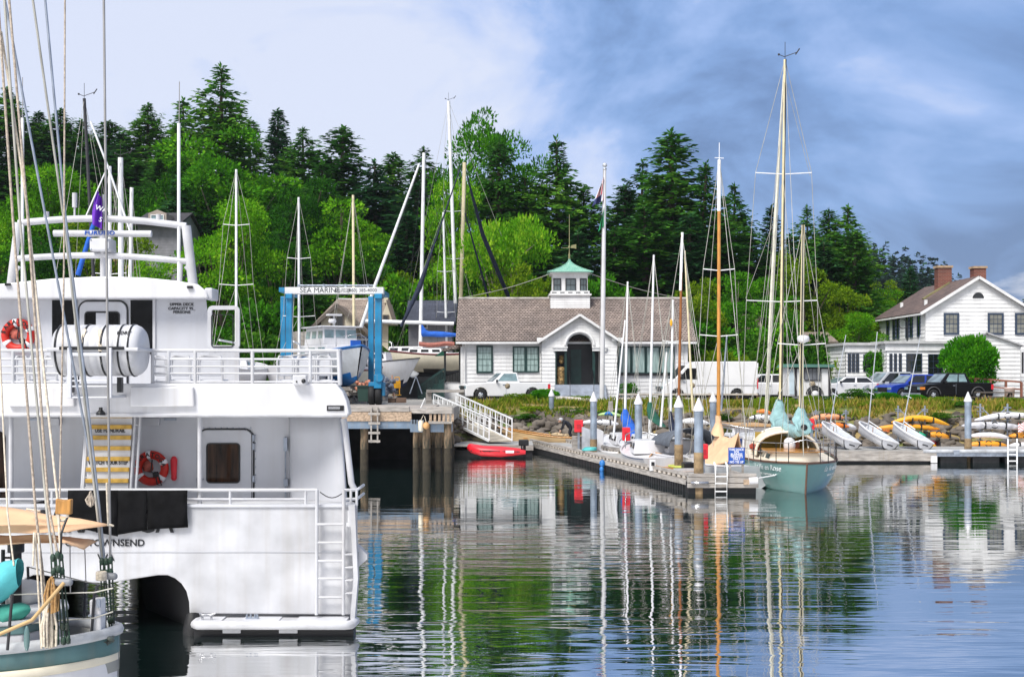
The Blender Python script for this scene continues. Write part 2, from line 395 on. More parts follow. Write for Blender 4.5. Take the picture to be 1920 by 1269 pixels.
t = MB(); t.add([(-2.9,79.5,LOT+.034),(58,80.6,LOT+.034),(58,100,LOT+.034),(-2.9,100,LOT+.034)], [(0,1,2,3)])
tag(t.build('parking_lot', mat('asphalt', (.13,.13,.135), .9, var=.15, scale=1.2, bump=.4, bscale=22)), kind='structure')

# ------------------------------------------------------------------ water
wm = bpy.data.materials.new('harbour_water'); wm.use_nodes = True; nt = wm.node_tree; N = nt.nodes; Lk = nt.links
pb = N['Principled BSDF']; pb.inputs['Base Color'].default_value = (.006,.016,.015,1); pb.inputs['Roughness'].default_value = .015; pb.inputs['IOR'].default_value = 13.0
tc = N.new('ShaderNodeTexCoord')
def wave(scale, det, dist, rot=0):
    mp = N.new('ShaderNodeMapping'); mp.inputs['Scale'].default_value = scale; mp.inputs['Rotation'].default_value = (0,0,rot)
    Lk.new(tc.outputs['Object'], mp.inputs[0])
    n = N.new('ShaderNodeTexNoise'); n.inputs['Scale'].default_value = 1; n.inputs['Detail'].default_value = det; n.inputs['Roughness'].default_value = .5; n.inputs['Distortion'].default_value = dist
    Lk.new(mp.outputs[0], n.inputs['Vector']); return n.outputs['Fac']
wv = wave((.32, 1.9, 1), 2.5, .5, R(2)); wv2 = wave((.9, 5.2, 1), 2, .3, R(-3)); wv3 = wave((.12, .45, 1), 1, .2, R(4))
amp = ramp(wave((.05, .09, 1), 2, .6), [(.36, (.22,)*3), (.66, (1.5,)*3)])
sp = N.new('ShaderNodeSeparateXYZ'); Lk.new(tc.outputs['Object'], sp.inputs[0])
# calmer water in the lee to the east
calm = math_('MAXIMUM', .42, math_('MINIMUM', 1, math_('MULTIPLY_ADD', math_('SUBTRACT', sp.outputs[0], 6.5), -.12, 1)))
h = math_('ADD', math_('ADD', math_('MULTIPLY', wv, .032), math_('MULTIPLY', wv2, .0075)), math_('MULTIPLY', wv3, .03))
near = math_('MAXIMUM', .52, math_('MINIMUM', 1.35, math_('MULTIPLY_ADD', sp.outputs[1], -.038, 1.98)))
h = math_('MULTIPLY', math_('MULTIPLY', math_('MULTIPLY', h, amp), calm), near)
bp = N.new('ShaderNodeBump'); bp.inputs['Strength'].default_value = 1; bp.inputs['Distance'].default_value = 1
Lk.new(h, bp.inputs['Height']); Lk.new(bp.outputs[0], pb.inputs['Normal'])
t = MB(); t.add([(-260,-120,0),(260,-120,0),(260,76,0),(-260,76,0)], [(0,1,2,3)])
wo_ = t.build('water', wm); tag(wo_, kind='structure')

# ------------------------------------------------------------------ vegetation
F_CON = foliage('fir_needles', (.016,.065,.014), (.055,.19,.025), (.17,.36,.035), .3)
F_CON2 = foliage('spruce_needles', (.012,.044,.022), (.035,.12,.040), (.07,.20,.06), .25)
F_LIME = foliage('maple_leaves', (.02,.095,.004), (.13,.38,.012), (.38,.58,.04), .32)
F_MID = foliage('alder_leaves', (.014,.07,.006), (.075,.28,.012), (.22,.50,.02), .3)
F_DRK = foliage('dark_leaves', (.008,.04,.005), (.03,.13,.010), (.09,.27,.015), .3)  # darkest of the broadleaf greens
F_OCH = foliage('willow_leaves', (.05,.12,.006), (.17,.30,.012), (.36,.42,.03), .4)
F_SHR = foliage('shrub_leaves', (.01,.05,.006), (.05,.17,.012), (.15,.30,.03), .35)
F_BOX = foliage('clipped_leaves', (.015,.09,.004), (.06,.28,.008), (.15,.42,.015), .4)
F_FAR = foliage('hazed_needles', (.016,.045,.030), (.03,.075,.045), (.05,.11,.055), .15)  # distance haze tinted into these dull blue greens
BARK = mat('bark', (.13,.10,.075), .95, var=.3, scale=3, stretch=(4,4,.6), bump=.8, bscale=8)
BARKL = mat('pale_bark', (.33,.28,.22), .95, var=.25, scale=3, stretch=(4,4,.6), bump=.6, bscale=8)

def leaf(mb, c, d, up, L, W):
    """one rhombic leaf spray from c along d"""
    s = d.cross(up)
    if s.length < 1e-3: s = Vector((1,0,0))
    s.normalize(); m = c + d*L*.45
    i = len(mb.v)
    mb.v += [tuple(c), tuple(m + s*W*.5), tuple(c + d*L), tuple(m - s*W*.5)]
    mb.f.append((i,i+1,i+2,i+3)); mb.m.append(0); mb.sm.append(False)
def rv(r): 
    while True:
        v = Vector((r.uniform(-1,1), r.uniform(-1,1), r.uniform(-1,1)))
        if .05 < v.length < 1: return v.normalized()
class Parts: pass
def conifer_meshes(seed, h=20.0, w=8.0, base=.1, ragged=.5, droop=.25, sp=.42, pw=.85):
    r = random.Random(seed); mb = MB(); tk = MB()
    lean = Vector((r.uniform(-.02,.02), r.uniform(-.02,.02), 1))
    tk.tube([lean*z for z in (0, h*.4, h*.8, h*.99)], [h*.017, h*.012, h*.006, h*.0015], 7)
    z = h*base
    while z < h*.985:
        t = (z-h*base)/(h*(1-base)); env = (1-t)**pw*(.72+.28*math.sin(t*9+seed))
        n = 8 if t < .8 else 5; a0 = r.uniform(0, 6.28)
        for k in range(n):
            if r.random() < .24*ragged: continue
            a = a0+k*6.283/n+r.uniform(-.35,.35); L = max(.3, w*.5*env*(1.12+1.1*ragged*noise.noise(Vector((math.cos(a)*1.3, math.sin(a)*1.3, z*.33+seed*7))))*r.uniform(1-.45*ragged, 1.0+.2*ragged))
            o = Vector((math.cos(a), math.sin(a), 0)); dr = droop*r.uniform(.3,1.4) - .25*t
            rise = .15+.3*t
            tk.tube([lean*z, lean*z+o*L*.85+Vector((0,0,L*.85*(rise-dr)))], [.05*(1-t)+.015, .012], 3, cap=False)
            ns = max(2, int(L/(sp*.8)))
            for q in range(ns):
                s = (q+.6)/ns
                if s < .18: continue
                p = lean*z + o*L*s + Vector((0,0,L*s*rise - dr*L*s*s*1.3))
                side = Vector((-o.y, o.x, 0)); wl = sp*(1.9-1.1*s)*r.uniform(.8,1.5)*(.55+.45*min(1, L/1.5))
                for sg in (-1, 1, 0):
                    d = (o*(.7 if sg else 1) + side*sg*r.uniform(.5,1.1) + Vector((0,0,r.uniform(-.55,.25)))).normalized()
                    up = (Vector((0,0,1)) + rv(r)*.75).normalized()
                    leaf(mb, p+rv(r)*.12, d, up, wl*1.05, wl*.55)
                if r.random() < .5: leaf(mb, p, (Vector((0,0,-1))+o*.4+rv(r)*.5).normalized(), o, wl*.8, wl*.45)
        z += sp*r.uniform(.75,1.25)*(1.1-.4*t)
    for k in range(8): leaf(mb, lean*h*(.96+.005*k), (Vector((0,0,1))+rv(r)*.5).normalized(), rv(r), .5, .18)
    return mb, tk
def leafy_meshes(seed, h=14.0, w=11.0, base=.22, nb=34, nl=330, ls=.42, flat=.62, feather=.5, spread=1.0, lim=True, top=1.0):
    r = random.Random(seed); mb = MB(); tk = MB()
    cz = h*(base+1)/2; rz = h*(1-base)/2
    tk.tube([(0,0,0), (r.uniform(-.2,.2), r.uniform(-.2,.2), h*base), (r.uniform(-.5,.5), r.uniform(-.5,.5), cz), (0,0,h*.86)], [h*.026, h*.02, h*.012, h*.003], 8)
    for k in range(nb):
        for _ in range(30):
            v = rv(r)
            if v.z > -.75: break
        q = r.uniform(.40,1.0)**.8 if k > nb*.22 else r.uniform(.1,.45)
        taper = 1.0 if v.z < 0 else (1-.25*top*v.z*v.z)
        c = Vector((v.x*w*.5*q*taper*spread, v.y*w*.5*q*taper*spread, cz + v.z*rz*q))
        br = w*r.uniform(.07,.19)
        if top < .5: c = Vector((v.x*w*.36, v.y*w*.36, h*.5 + v.z*h*.36)); br = w*.17
        if lim and k % 2 == 0:
            s0 = Vector((0,0,h*r.uniform(base*.7, base+.25)))
            tk.tube([s0, s0.lerp(c, .5)+Vector((r.uniform(-.4,.4), r.uniform(-.4,.4), .4)), c], [h*.010, h*.006, h*.002], 5, cap=False)
        for _ in range(int(nl*(br/(w*.16))**2)):
            d = rv(r)
            if d.z < -.45: d.z = -d.z*.6; d.normalize()
            rad = br*(.55+.5*r.random()**.6)*(1+.35*noise.noise(d*2.2+c*.7))
            p = c + Vector((d.x*rad*1.15, d.y*rad*1.15, d.z*rad*flat))
            o = (d + Vector((0,0,.5-feather*r.uniform(0,1.5))) + rv(r)*.55).normalized()
            up = (d*.6 + Vector((0,0,.6)) + rv(r)*.7).normalized(); L = ls*r.uniform(.6,1.35)
            leaf(mb, p, o, up, L, L*.58)
    return mb, tk
VAR = {}
def variant(key, mb, tk, fm, bm, crown='crown'):
    c = mb.build(crown, fm); k = tk.build('trunk', bm)
    VAR[key] = (c.data, OFF[c].copy(), k.data, OFF[k].copy()); bpy.data.objects.remove(c); bpy.data.objects.remove(k)
for i in range(5):
    variant('fir%d' % i, *conifer_meshes(11+i, 20, 11, .06, .45+.12*i, .2+.05*i, .35, .72+.06*(i % 3)), F_CON, BARK)
for i in range(3):
    variant('spruce%d' % i, *conifer_meshes(31+i, 20, 9, .03, .3+.2*i, .3, .38, .9), F_CON2, BARK)
for i in range(4):
    variant('maple%d' % i, *leafy_meshes(51+i, 14, 12, .08, 56, 560, .29, .42, .9), F_LIME, BARK)
for i in range(2):
    variant('alder%d' % i, *leafy_meshes(61+i, 15, 11, .12, 40, 560, .31, .6, .6), F_MID, BARKL)
for i in range(2):
    variant('willow%d' % i, *leafy_meshes(71+i, 13, 9, .05, 36, 560, .29, .7, 1.1), F_OCH, BARK)
for i in range(2):
    variant('oak%d' % i, *leafy_meshes(101+i, 15, 12, .1, 44, 560, .31, .55, .6), F_DRK, BARK)
variant('cotton', *leafy_meshes(81, 20, 16, .2, 56, 420, .38, .62, .4, 1.05), F_MID, BARKL)
variant('umbrella', *leafy_meshes(84, 11, 14, .45, 40, 560, .30, .38, .3, 1.1), F_LIME, BARKL)
variant('shrub0', *leafy_meshes(91, 2.2, 3, .02, 22, 190, .2, .7, .5, lim=False), F_SHR, BARK)
variant('shrub1', *leafy_meshes(92, 3.2, 3, .02, 22, 200, .2, .8, .7, lim=False), F_MID, BARK)
variant('shrub2', *leafy_meshes(93, 1.6, 2.6, .02, 18, 190, .16, .7, .2, lim=False), F_OCH, BARK)
variant('box', *leafy_meshes(95, 3, 3.6, .02, 60, 210, .17, .8, .2, lim=False, top=.3), F_BOX, BARK)
DIM = {'fir': (20,8.5), 'spruce': (20,7), 'maple': (14,12), 'alder': (15,11), 'oak': (15,12), 'willow': (13,9), 'cotton': (20,16), 'umbrella': (11,14), 'shrub0': (2.2,3), 'shrub1': (3.2,3), 'shrub2': (1.6,2.6), 'box': (3,3.6)}
def plant(px, py, wpx, d, var, name, label, cat='tree', group=None, base=None, rz=None):
    x = X(px, d); z0 = ground(x, d) if base is None else base
    h = max(.4, Z(py, d)-z0); wd = wpx/FPX*d
    h0, w0 = DIM.get(var) or DIM[var.rstrip('0123456789')]
    r = thing(name, label, cat, (x, d, z0-.05), rnd.uniform(0, 6.28) if rz is None else rz, group, world=False)
    r.scale = (wd/w0, wd/w0, h/h0)
    cm, cof, km, kof = VAR[var]
    for nm, me, of in (('crown', cm, cof), ('trunk', km, kof)):
        o = bpy.data.objects.new(nm, me); COL.objects.link(o); o.parent = r; o.location = of; OFF[o] = of; KIDS.setdefault(r, []).append(o)
    return r

# ------------------------------------------------------------------ air: thin haze over the whole place
hz = bpy.data.materials.new('haze_air'); hz.use_nodes = True; hn = hz.node_tree; hn.nodes.remove(hn.nodes['Principled BSDF'])
pv = hn.nodes.new('ShaderNodeVolumePrincipled'); pv.inputs['Color'].default_value = (.80,.88,1,1); pv.inputs['Density'].default_value = .00011; pv.inputs['Anisotropy'].default_value = .2
hn.links.new(pv.outputs[0], hn.nodes['Material Output'].inputs['Volume'])
t = MB(); t.box(-280, 280, -125, 620, -3.5, 75); tag(t.build('haze', hz), kind='stuff', label='thin pale blue air over the harbour', cat='haze')
SC.cycles.volume_bounces = 0
# ------------------------------------------------------------------ trees: (px, top py, width px, depth, variant, kind of tree, label)
FARROW = 'dark far conifer in the row along the left hilltop skyline'
TREES = [
 (18, 165, 120, 150, 'fir3', 'fir_tree', 'tall ragged fir at the far left edge behind the rigging'),
 (-30, 230, 130, 146, 'fir1', 'fir_tree', FARROW), (70, 206, 80, 158, 'spruce0', 'fir_tree', FARROW), (118, 204, 110, 152, 'fir2', 'fir_tree', FARROW),
 (160, 222, 110, 150, 'fir4', 'fir_tree', FARROW), (206, 226, 110, 156, 'fir1', 'fir_tree', FARROW), (240, 250, 110, 154, 'spruce1', 'fir_tree', FARROW),
 (45, 250, 120, 148, 'fir0', 'fir_tree', FARROW), (180, 262, 130, 148, 'spruce2', 'fir_tree', FARROW), (228, 290, 130, 147, 'fir3', 'fir_tree', FARROW), (100, 268, 120, 150, 'spruce1', 'fir_tree', FARROW),
 (282, 194, 110, 150, 'fir2', 'fir_tree', 'slim pointed fir standing alone on the left skyline'),
 (344, 181, 115, 140, 'fir4', 'fir_tree', 'dark fir just left of the tallest fir, behind the white whip antenna'),
 (412, 121, 165, 128, 'fir2', 'fir_tree', 'tallest ragged fir on the skyline above the bright maple'),
 (312, 262, 130, 138, 'fir0', 'fir_tree', 'dense dark fir below the slim pointed fir, left of the bright maple'),
 (470, 222, 110, 140, 'fir1', 'fir_tree', 'dark fir tucked right behind the tallest fir'),
 (518, 201, 95, 146, 'spruce0', 'fir_tree', 'narrow dark spruce right of the tallest fir'),
 (572, 238, 110, 140, 'fir3', 'fir_tree', 'dark fir between the narrow spruce and the broad hilltop fir'),
 (640, 236, 170, 132, 'fir1', 'fir_tree', 'broad dark fir on the skyline left of centre'),
 (604, 300, 150, 128, 'fir4', 'fir_tree', 'dark fir half hidden by the bright maple over the blue boat lift'),
 (700, 300, 150, 128, 'spruce2', 'fir_tree', 'shadowy spruce behind the leaning white spar'),
 (738, 287, 130, 134, 'fir0', 'fir_tree', 'dark fir behind the tall white yard mast'),
 (795, 276, 110, 142, 'fir2', 'fir_tree', 'small pointed fir top showing beside the tallest yard mast'),
 (770, 345, 160, 122, 'spruce1', 'fir_tree', 'dark spruce between the white yard mast and the lime maple'),
 (925, 208, 215, 122, 'cotton', 'cottonwood_tree', 'tall round headed cottonwood breaking the skyline at centre'),
 (938, 262, 150, 117, 'fir1', 'fir_tree', 'dark fir in front of the tall round cottonwood'),
 (985, 330, 160, 119, 'fir3', 'fir_tree', 'ragged fir on the right flank of the cottonwood'),
 (1050, 260, 160, 120, 'fir4', 'fir_tree', 'pointed fir behind the clubhouse cupola'),
 (1100, 350, 140, 122, 'fir2', 'fir_tree', 'low fir on the skyline just left of the flagpole'),
 (1012, 425, 150, 112, 'fir0', 'fir_tree', 'dark fir behind the left side of the clubhouse cupola'),
 (1082, 430, 140, 110, 'spruce2', 'fir_tree', 'deep green spruce behind the right side of the clubhouse cupola'),
 (1160, 345, 130, 121, 'spruce1', 'fir_tree', 'dark spruce immediately right of the flags'),
 (1196, 303, 130, 122, 'fir3', 'fir_tree', 'fir with a drooping top between flagpole and broad fir'),
 (1262, 243, 215, 116, 'fir1', 'fir_tree', 'broad tall fir on the skyline right of the flagpole'),
 (1308, 305, 150, 114, 'fir4', 'fir_tree', 'fir leaning on the right side of the broad tall fir'),
 (1215, 385, 190, 111, 'fir2', 'fir_tree', 'dark fir rising over the right roof of the clubhouse'),
 (1150, 430, 170, 110, 'fir0', 'fir_tree', 'shaded fir behind the flagpole above the clubhouse roof'),
 (1276, 400, 160, 109, 'spruce0', 'fir_tree', 'shaded spruce behind the clubhouse right roof end'),
 (1376, 346, 110, 118, 'fir3', 'fir_tree', 'round topped fir behind the orange mast'),
 (1340, 400, 160, 112, 'fir1', 'fir_tree', 'dark fir low behind the orange mast'),
 (1437, 384, 90, 124, 'spruce0', 'fir_tree', 'small pointed spruce left of the tall ketch mast'),
 (1405, 440, 150, 116, 'fir4', 'fir_tree', 'dark fir between the orange mast and the tall ketch mast'),
 (1513, 386, 90, 122, 'fir2', 'fir_tree', 'small fir just right of the ketch mizzen mast top'),
 (1553, 392, 110, 118, 'fir0', 'fir_tree', 'dark fir in the right hand clump of conifers'),
 (1592, 386, 120, 116, 'fir3', 'fir_tree', 'last tall fir where the wood drops to the far hill'),
 (1600, 430, 130, 112, 'fir1', 'fir_tree', 'dark fir at the right edge of the wood above the gabled house'),
 (1545, 450, 130, 113, 'spruce2', 'fir_tree', 'deep shaded spruce in the middle of the right hand clump'),
 (1480, 440, 130, 118, 'fir4', 'fir_tree', 'dark fir between the two masts of the green ketch'),
 (545, 395, 120, 110, 'fir0', 'fir_tree', 'deep green fir in the dark gap left of the boat lift'), (752, 400, 130, 117, 'spruce0', 'fir_tree', 'dark spruce in the gap right of the lime maple over the lift'), (330, 330, 110, 122, 'spruce2', 'fir_tree', 'dark spruce beside the white whip antenna below the skyline'),
 # bright broadleaves
 (20, 330, 190, 122, 'maple1', 'maple_tree', 'dull green maple at the far left behind the tan rigging'),
 (115, 296, 250, 118, 'maple0', 'maple_tree', 'lime maple behind the black raked mast'),
 (70, 420, 240, 112, 'oak1', 'maple_tree', 'low dark broadleaf behind the radar arch at left'),
 (195, 385, 180, 110, 'willow0', 'willow_tree', 'yellow green willow behind the white mast cluster'),
 (315, 330, 170, 128, 'oak1', 'alder_tree', 'dark green alder over the hill house dormer'),
 (432, 248, 270, 127, 'alder0', 'maple_tree', 'largest bright maple at left below the tallest fir'),
 (372, 312, 190, 126, 'oak0', 'alder_tree', 'mid green alder left of the largest bright maple'),
 (432, 372, 200, 98, 'maple3', 'maple_tree', 'lime maple behind the mast with two spreaders'),
 (300, 470, 150, 99, 'maple0', 'maple_tree', 'low lime maple just right of the radar arch'),
 (520, 415, 150, 106, 'oak0', 'alder_tree', 'dark alder behind the left mast of the boat lift'),
 (640, 338, 235, 120, 'maple1', 'maple_tree', 'lime maple directly above the blue boat lift beam'),
 (560, 325, 170, 121, 'oak1', 'maple_tree', 'green maple between the two masts left of the boat lift'),
 (722, 462, 170, 116, 'oak0', 'maple_tree', 'low dark maple behind the leaning white spar'),
 (792, 470, 150, 116, 'willow1', 'willow_tree', 'yellowish tree behind the black rolled sail'),
 (862, 322, 155, 115, 'maple0', 'maple_tree', 'tall lime maple behind the tallest yard mast'),
 (905, 470, 120, 108, 'oak1', 'alder_tree', 'green alder over the left end of the clubhouse roof'),
 (932, 398, 190, 104, 'umbrella', 'maple_tree', 'flat topped lime tree on pale crooked trunks behind the clubhouse'),
 (958, 474, 130, 100, 'willow0', 'willow_tree', 'ochre green tree over the clubhouse roof left of the cupola'),
 (1020, 500, 90, 99, 'willow1', 'willow_tree', 'bronze green tree hugging the left of the cupola'),
 (1130, 520, 110, 100, 'shrub1', 'alder_tree', 'small green tree over the ridge right of the cupola'),
 (1310, 508, 110, 98, 'willow1', 'birch_tree', 'light green birch beside the right end of the clubhouse'),
 (1372, 520, 130, 104, 'alder0', 'alder_tree', 'shaded alder behind the white van'),
 (1440, 500, 120, 105, 'alder1', 'alder_tree', 'green alder behind the pale furled sail'),
 (1507, 455, 145, 108, 'willow0', 'maple_tree', 'tall yellow green tree between the ketch mizzen and the right fir clump'),
 (1590, 530, 130, 108, 'willow1', 'maple_tree', 'orange tinged bush tree below the right end of the fir clump'),
 (1640, 545, 150, 120, 'maple2', 'maple_tree', 'bright tree behind the left eave of the gabled house'),
 (1600, 585, 120, 104, 'maple3', 'maple_tree', 'lime tree left of the gabled house porch'),
 (1665, 512, 90, 124, 'willow0', 'willow_tree', 'pale tree beyond the gabled house roof'),
 (1700, 500, 70, 122, 'spruce0', 'fir_tree', 'small dark spruce peeking over the gabled house roof'),
 (1915, 660, 60, 112, 'alder0', 'alder_tree', 'green tree at the right frame edge beyond the gabled house'),
 
]
for (px, py, wp, d, v, nm, lb) in TREES:
    if v[:3] in ('fir', 'spr'): wp *= 1.75
    plant(px, py, wp, d, v, nm, lb, group='far conifers on the left skyline' if lb == FARROW else None)
# understorey and garden shrubs
SHRUBS = [
 (1320, 600, 130, 97, 'shrub1', 'leafy dark shrub at the clubhouse right corner above the van'),
 (1385, 628, 120, 98, 'shrub0', 'leafy shrub above the van rear roof'),
 (1440, 610, 130, 100, 'shrub1', 'large hedge bush behind the pale furled sail'),
 (1500, 625, 110, 100, 'shrub0', 'dark hedge bush behind the ketch mizzen mast'),
 (1555, 650, 110, 100, 'shrub1', 'bush behind the green roofed kiosk'),
 (1582, 668, 90, 97, 'shrub2', 'flowering yellow green bush left of the house porch'),
 (1648, 655, 46, 93, 'shrub1', 'climbing plant on the porch corner of the gabled house'),
 (1350, 660, 120, 94, 'shrub2', 'ochre bush just over the white van roof'),
 (1270, 560, 90, 102, 'shrub1', 'dark bush against the clubhouse right gable end'),
 (752, 520, 110, 113, 'shrub1', 'tall green bush by the dark roofed house'),
 (745, 560, 90, 112, 'shrub0', 'bush behind the tan house roof'),
 (548, 600, 80, 97, 'shrub1', 'bush left of the tan house by the boat lift leg'),
 (850, 585, 50, 103, 'shrub1', 'dark bush left of the clubhouse gable end'),
 (548, 560, 90, 112, 'alder0', 'tree like bush behind the boat lift left leg'),
 (480, 560, 150, 95, 'shrub1', 'leafy bush below the mast with two spreaders'),
 (460, 620, 150, 90, 'shrub0', 'low bush seen over the ferry upper rail'),
 (1180, 716, 34, 82.5, 'shrub1', 'small upright bush at the clubhouse steps right corner'),
 (1021, 728, 50, 79.5, 'box', 'dark round bush by the pickup tailgate'),
 (972, 736, 52, 78, 'shrub2', 'tufty grass bush in front of the white pickup'),
 (1090, 740, 50, 79.5, 'shrub2', 'low white flowered shrub before the clubhouse steps'),
 (1608, 727, 76, 80, 'shrub0', 'dark low shrub left of the parked cars'),
 (1666, 734, 42, 78, 'box', 'round green shrub in front of the blue car'),
 (1714, 738, 42, 78, 'box', 'round green shrub in front of the black pickup'),
 (1770, 744, 60, 77.5, 'shrub2', 'straw coloured shrub below the black pickup door'),
 (1520, 740, 40, 79, 'shrub2', 'yellow green tuft by the kiosk wheel'),
 (1352, 792, 44, 72.2, 'shrub0', 'small bright bush on the rocky bank behind the tan tent'),
 (985, 788, 60, 73.5, 'shrub0', 'bright weed clump on the rocks above the wooden rowing boat'),
 (1000, 772, 70, 75, 'shrub2', 'ochre bush on the bank above the wooden rowing boat'), (1075, 770, 60, 75, 'shrub0', 'green bush on the bank between the far and third steel piles'), (1150, 768, 50, 74.5, 'shrub1', 'green bush on the bank behind the blue sail cover'), (1450, 765, 70, 76, 'shrub2', 'dry bush on the bank behind the ketch main mast'), (1560, 748, 60, 78, 'shrub0', 'dark green bush right of the kiosk wheel'), (1640, 772, 60, 73, 'shrub2', 'straw coloured bush above the amber kayaks'), (1800, 770, 70, 73, 'shrub0', 'green bush above the wrapped white kayak'), (1890, 764, 60, 75, 'shrub2', 'green bush on the bank below the picnic table'),
 (1765, 796, 80, 70.5, 'shrub0', 'green weed clump between the yellow kayaks and the steel pile'),
]
for (px, py, wp, d, v, lb) in SHRUBS: plant(px, py, wp, d, v, 'shrub', lb, 'bush')
plant(1816, 629, 98, 89, 'box', 'round_bush', 'large clipped round bush in front of the white gabled house', 'bush', base=2.55)

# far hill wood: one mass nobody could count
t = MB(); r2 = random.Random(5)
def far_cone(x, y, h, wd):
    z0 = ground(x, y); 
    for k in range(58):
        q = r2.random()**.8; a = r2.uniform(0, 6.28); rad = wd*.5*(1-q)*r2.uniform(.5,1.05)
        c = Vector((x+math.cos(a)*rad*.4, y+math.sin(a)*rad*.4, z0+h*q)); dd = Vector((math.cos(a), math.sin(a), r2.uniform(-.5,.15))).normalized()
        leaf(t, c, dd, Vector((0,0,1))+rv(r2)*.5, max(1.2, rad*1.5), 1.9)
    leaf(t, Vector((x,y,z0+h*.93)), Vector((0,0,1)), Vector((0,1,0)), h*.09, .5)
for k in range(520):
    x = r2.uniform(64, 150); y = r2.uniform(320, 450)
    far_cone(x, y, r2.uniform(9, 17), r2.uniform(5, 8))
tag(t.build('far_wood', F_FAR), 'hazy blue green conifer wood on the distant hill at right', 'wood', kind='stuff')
# hillside undergrowth (fills the slope between the trunks)
t = MB()
for k in range(5200):
    x = r2.uniform(-58, 48); y = r2.uniform(101, 150)
    if 24 < x < 48 and y < 112: continue
    c = Vector((x, y, ground(x, y)+r2.uniform(-.1, 1.5))); 
    for q in range(2): leaf(t, c+rv(r2)*.5, (rv(r2)+Vector((0,-.3,.6))).normalized(), rv(r2), r2.uniform(.6,1.3), .6)
tag(t.build('undergrowth', F_MID), 'dark leafy undergrowth covering the hillside below the trees', 'undergrowth', kind='stuff')
# bank grass
t = MB()
for k in range(24000):
    x = r2.uniform(-2.6, 40); s = r2.uniform(2.7, 9)
    if s < 5.2 and noise.noise(Vector((x*.5, s*.6, 4))) < .0: continue
    y = lerpt(SHORE, x)+s
    if noise.noise(Vector((x*.33, y*.5, 9))) < -.42: continue
    c = Vector((x, y, ground(x, y)-.03))
    if k % 3 == 0 and c.y > 78: continue
    leaf(t, c, (Vector((0,0,1))+rv(r2)*.6).normalized(), rv(r2), r2.uniform(.2,.5)*(1.3 if s < 7 else .6), .085)
GRASSB = foliage('bank_grass', (.04,.13,.008), (.17,.24,.018), (.50,.34,.09), .3)
tag(t.build('bank_grass', GRASSB), 'green and straw coloured rough grass on the shore bank', 'grass', kind='stuff')
# riprap
t = MB()
for k in range(1700):
    x = r2.uniform(-3.4, 42); s = r2.uniform(-.9, 4.0)
    if s > 3 and r2.random() < .6: continue
    y = lerpt(SHORE, x)+s; q = r2.uniform(.14,.36)
    t.ball((x, y, ground(x,y)+q*.15), (q*r2.uniform(.8,1.5), q, q*r2.uniform(.55,.9)), 0, 7, 5, .45, k)
tag(t.build('riprap', mat('shore_rock', (.20,.17,.14), .9, var=.25, scale=.9, col2=(.06,.05,.04), bump=.7, bscale=6)), 'dark boulders piled along the shoreline', 'rocks', kind='stuff')
# ------------------------------------------------------------------ the white catamaran ferry (transom plane at d = 20)
D = 20.0
def fx(px, d=D): return X(px, d)
def fz(py, d=D): return Z(py, d)
ferry = thing('catamaran_ferry', 'large white two deck catamaran ferry seen from astern at left', 'ferry', (-6.4, 27, 0))
XR, XL, XC = fx(668), fx(668)-8.0, fx(668)-4.0
def mir(x): return 2*XC-x
def sk(x, y): return x-.31*max(0, y-20.2)     # the hull runs away along the line of sight, to the left
# transom apron with the tunnel arch, slightly cambered
arch = [(355,1150),(354,1128),(349,1108),(340,1094),(328,1084),(314,1078),(296,1078),(250,1085),(215,1091),(190,1093)]
ap = [(fx(a), fz(b_)) for a, b_ in arch]
low = ap + [(mir(x), z) for x, z in ap[::-1][1:]]
m = MB()
poly = [(XR, fz(1152))] + low + [(XL, fz(1152)), (XL, fz(947)), (XR-.05, fz(947))]
m.prism(poly, 20.0, 20.16)
tr = m.build('transom', WHITE, ferry, bevel=.02)
m = MB(); m.box(fx(10), XR-.004, 19.988, 19.9985, fz(1034.6), fz(1033))
m.box(XL, XR-.03, 19.97, 20.14, fz(950), fz(945))
m.build('transom_seam', WALLP, ferry)
# two demihulls with black inner walls and antifouling
def demihull(sgn):
    q = (lambda x: x) if sgn > 0 else mir
    m = MB()
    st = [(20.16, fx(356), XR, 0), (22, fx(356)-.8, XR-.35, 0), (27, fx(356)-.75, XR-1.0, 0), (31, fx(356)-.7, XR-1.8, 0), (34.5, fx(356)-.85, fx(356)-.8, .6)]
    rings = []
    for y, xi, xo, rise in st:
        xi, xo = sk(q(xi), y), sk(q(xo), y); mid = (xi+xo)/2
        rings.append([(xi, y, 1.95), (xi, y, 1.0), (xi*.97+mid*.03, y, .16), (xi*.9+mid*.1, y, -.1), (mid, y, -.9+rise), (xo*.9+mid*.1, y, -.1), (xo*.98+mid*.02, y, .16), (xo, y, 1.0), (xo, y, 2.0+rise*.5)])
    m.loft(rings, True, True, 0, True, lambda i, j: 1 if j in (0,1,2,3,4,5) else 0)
    return m.build('demihull', [WHITE, ANTIF], ferry)
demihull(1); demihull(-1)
m = MB(); m.prism([(sk(a, b_), b_) for a, b_ in ((XL+1.4,21.3),(XR-1.9,21.3),(XR-1.9,33),(XL+1.4,33))], 1.95, 2.05, axis='z'); m.box(XL+.1, XR-.1, 20.16, 21.3, 1.1, 1.2); m.build('wet_deck', WALLP, ferry)
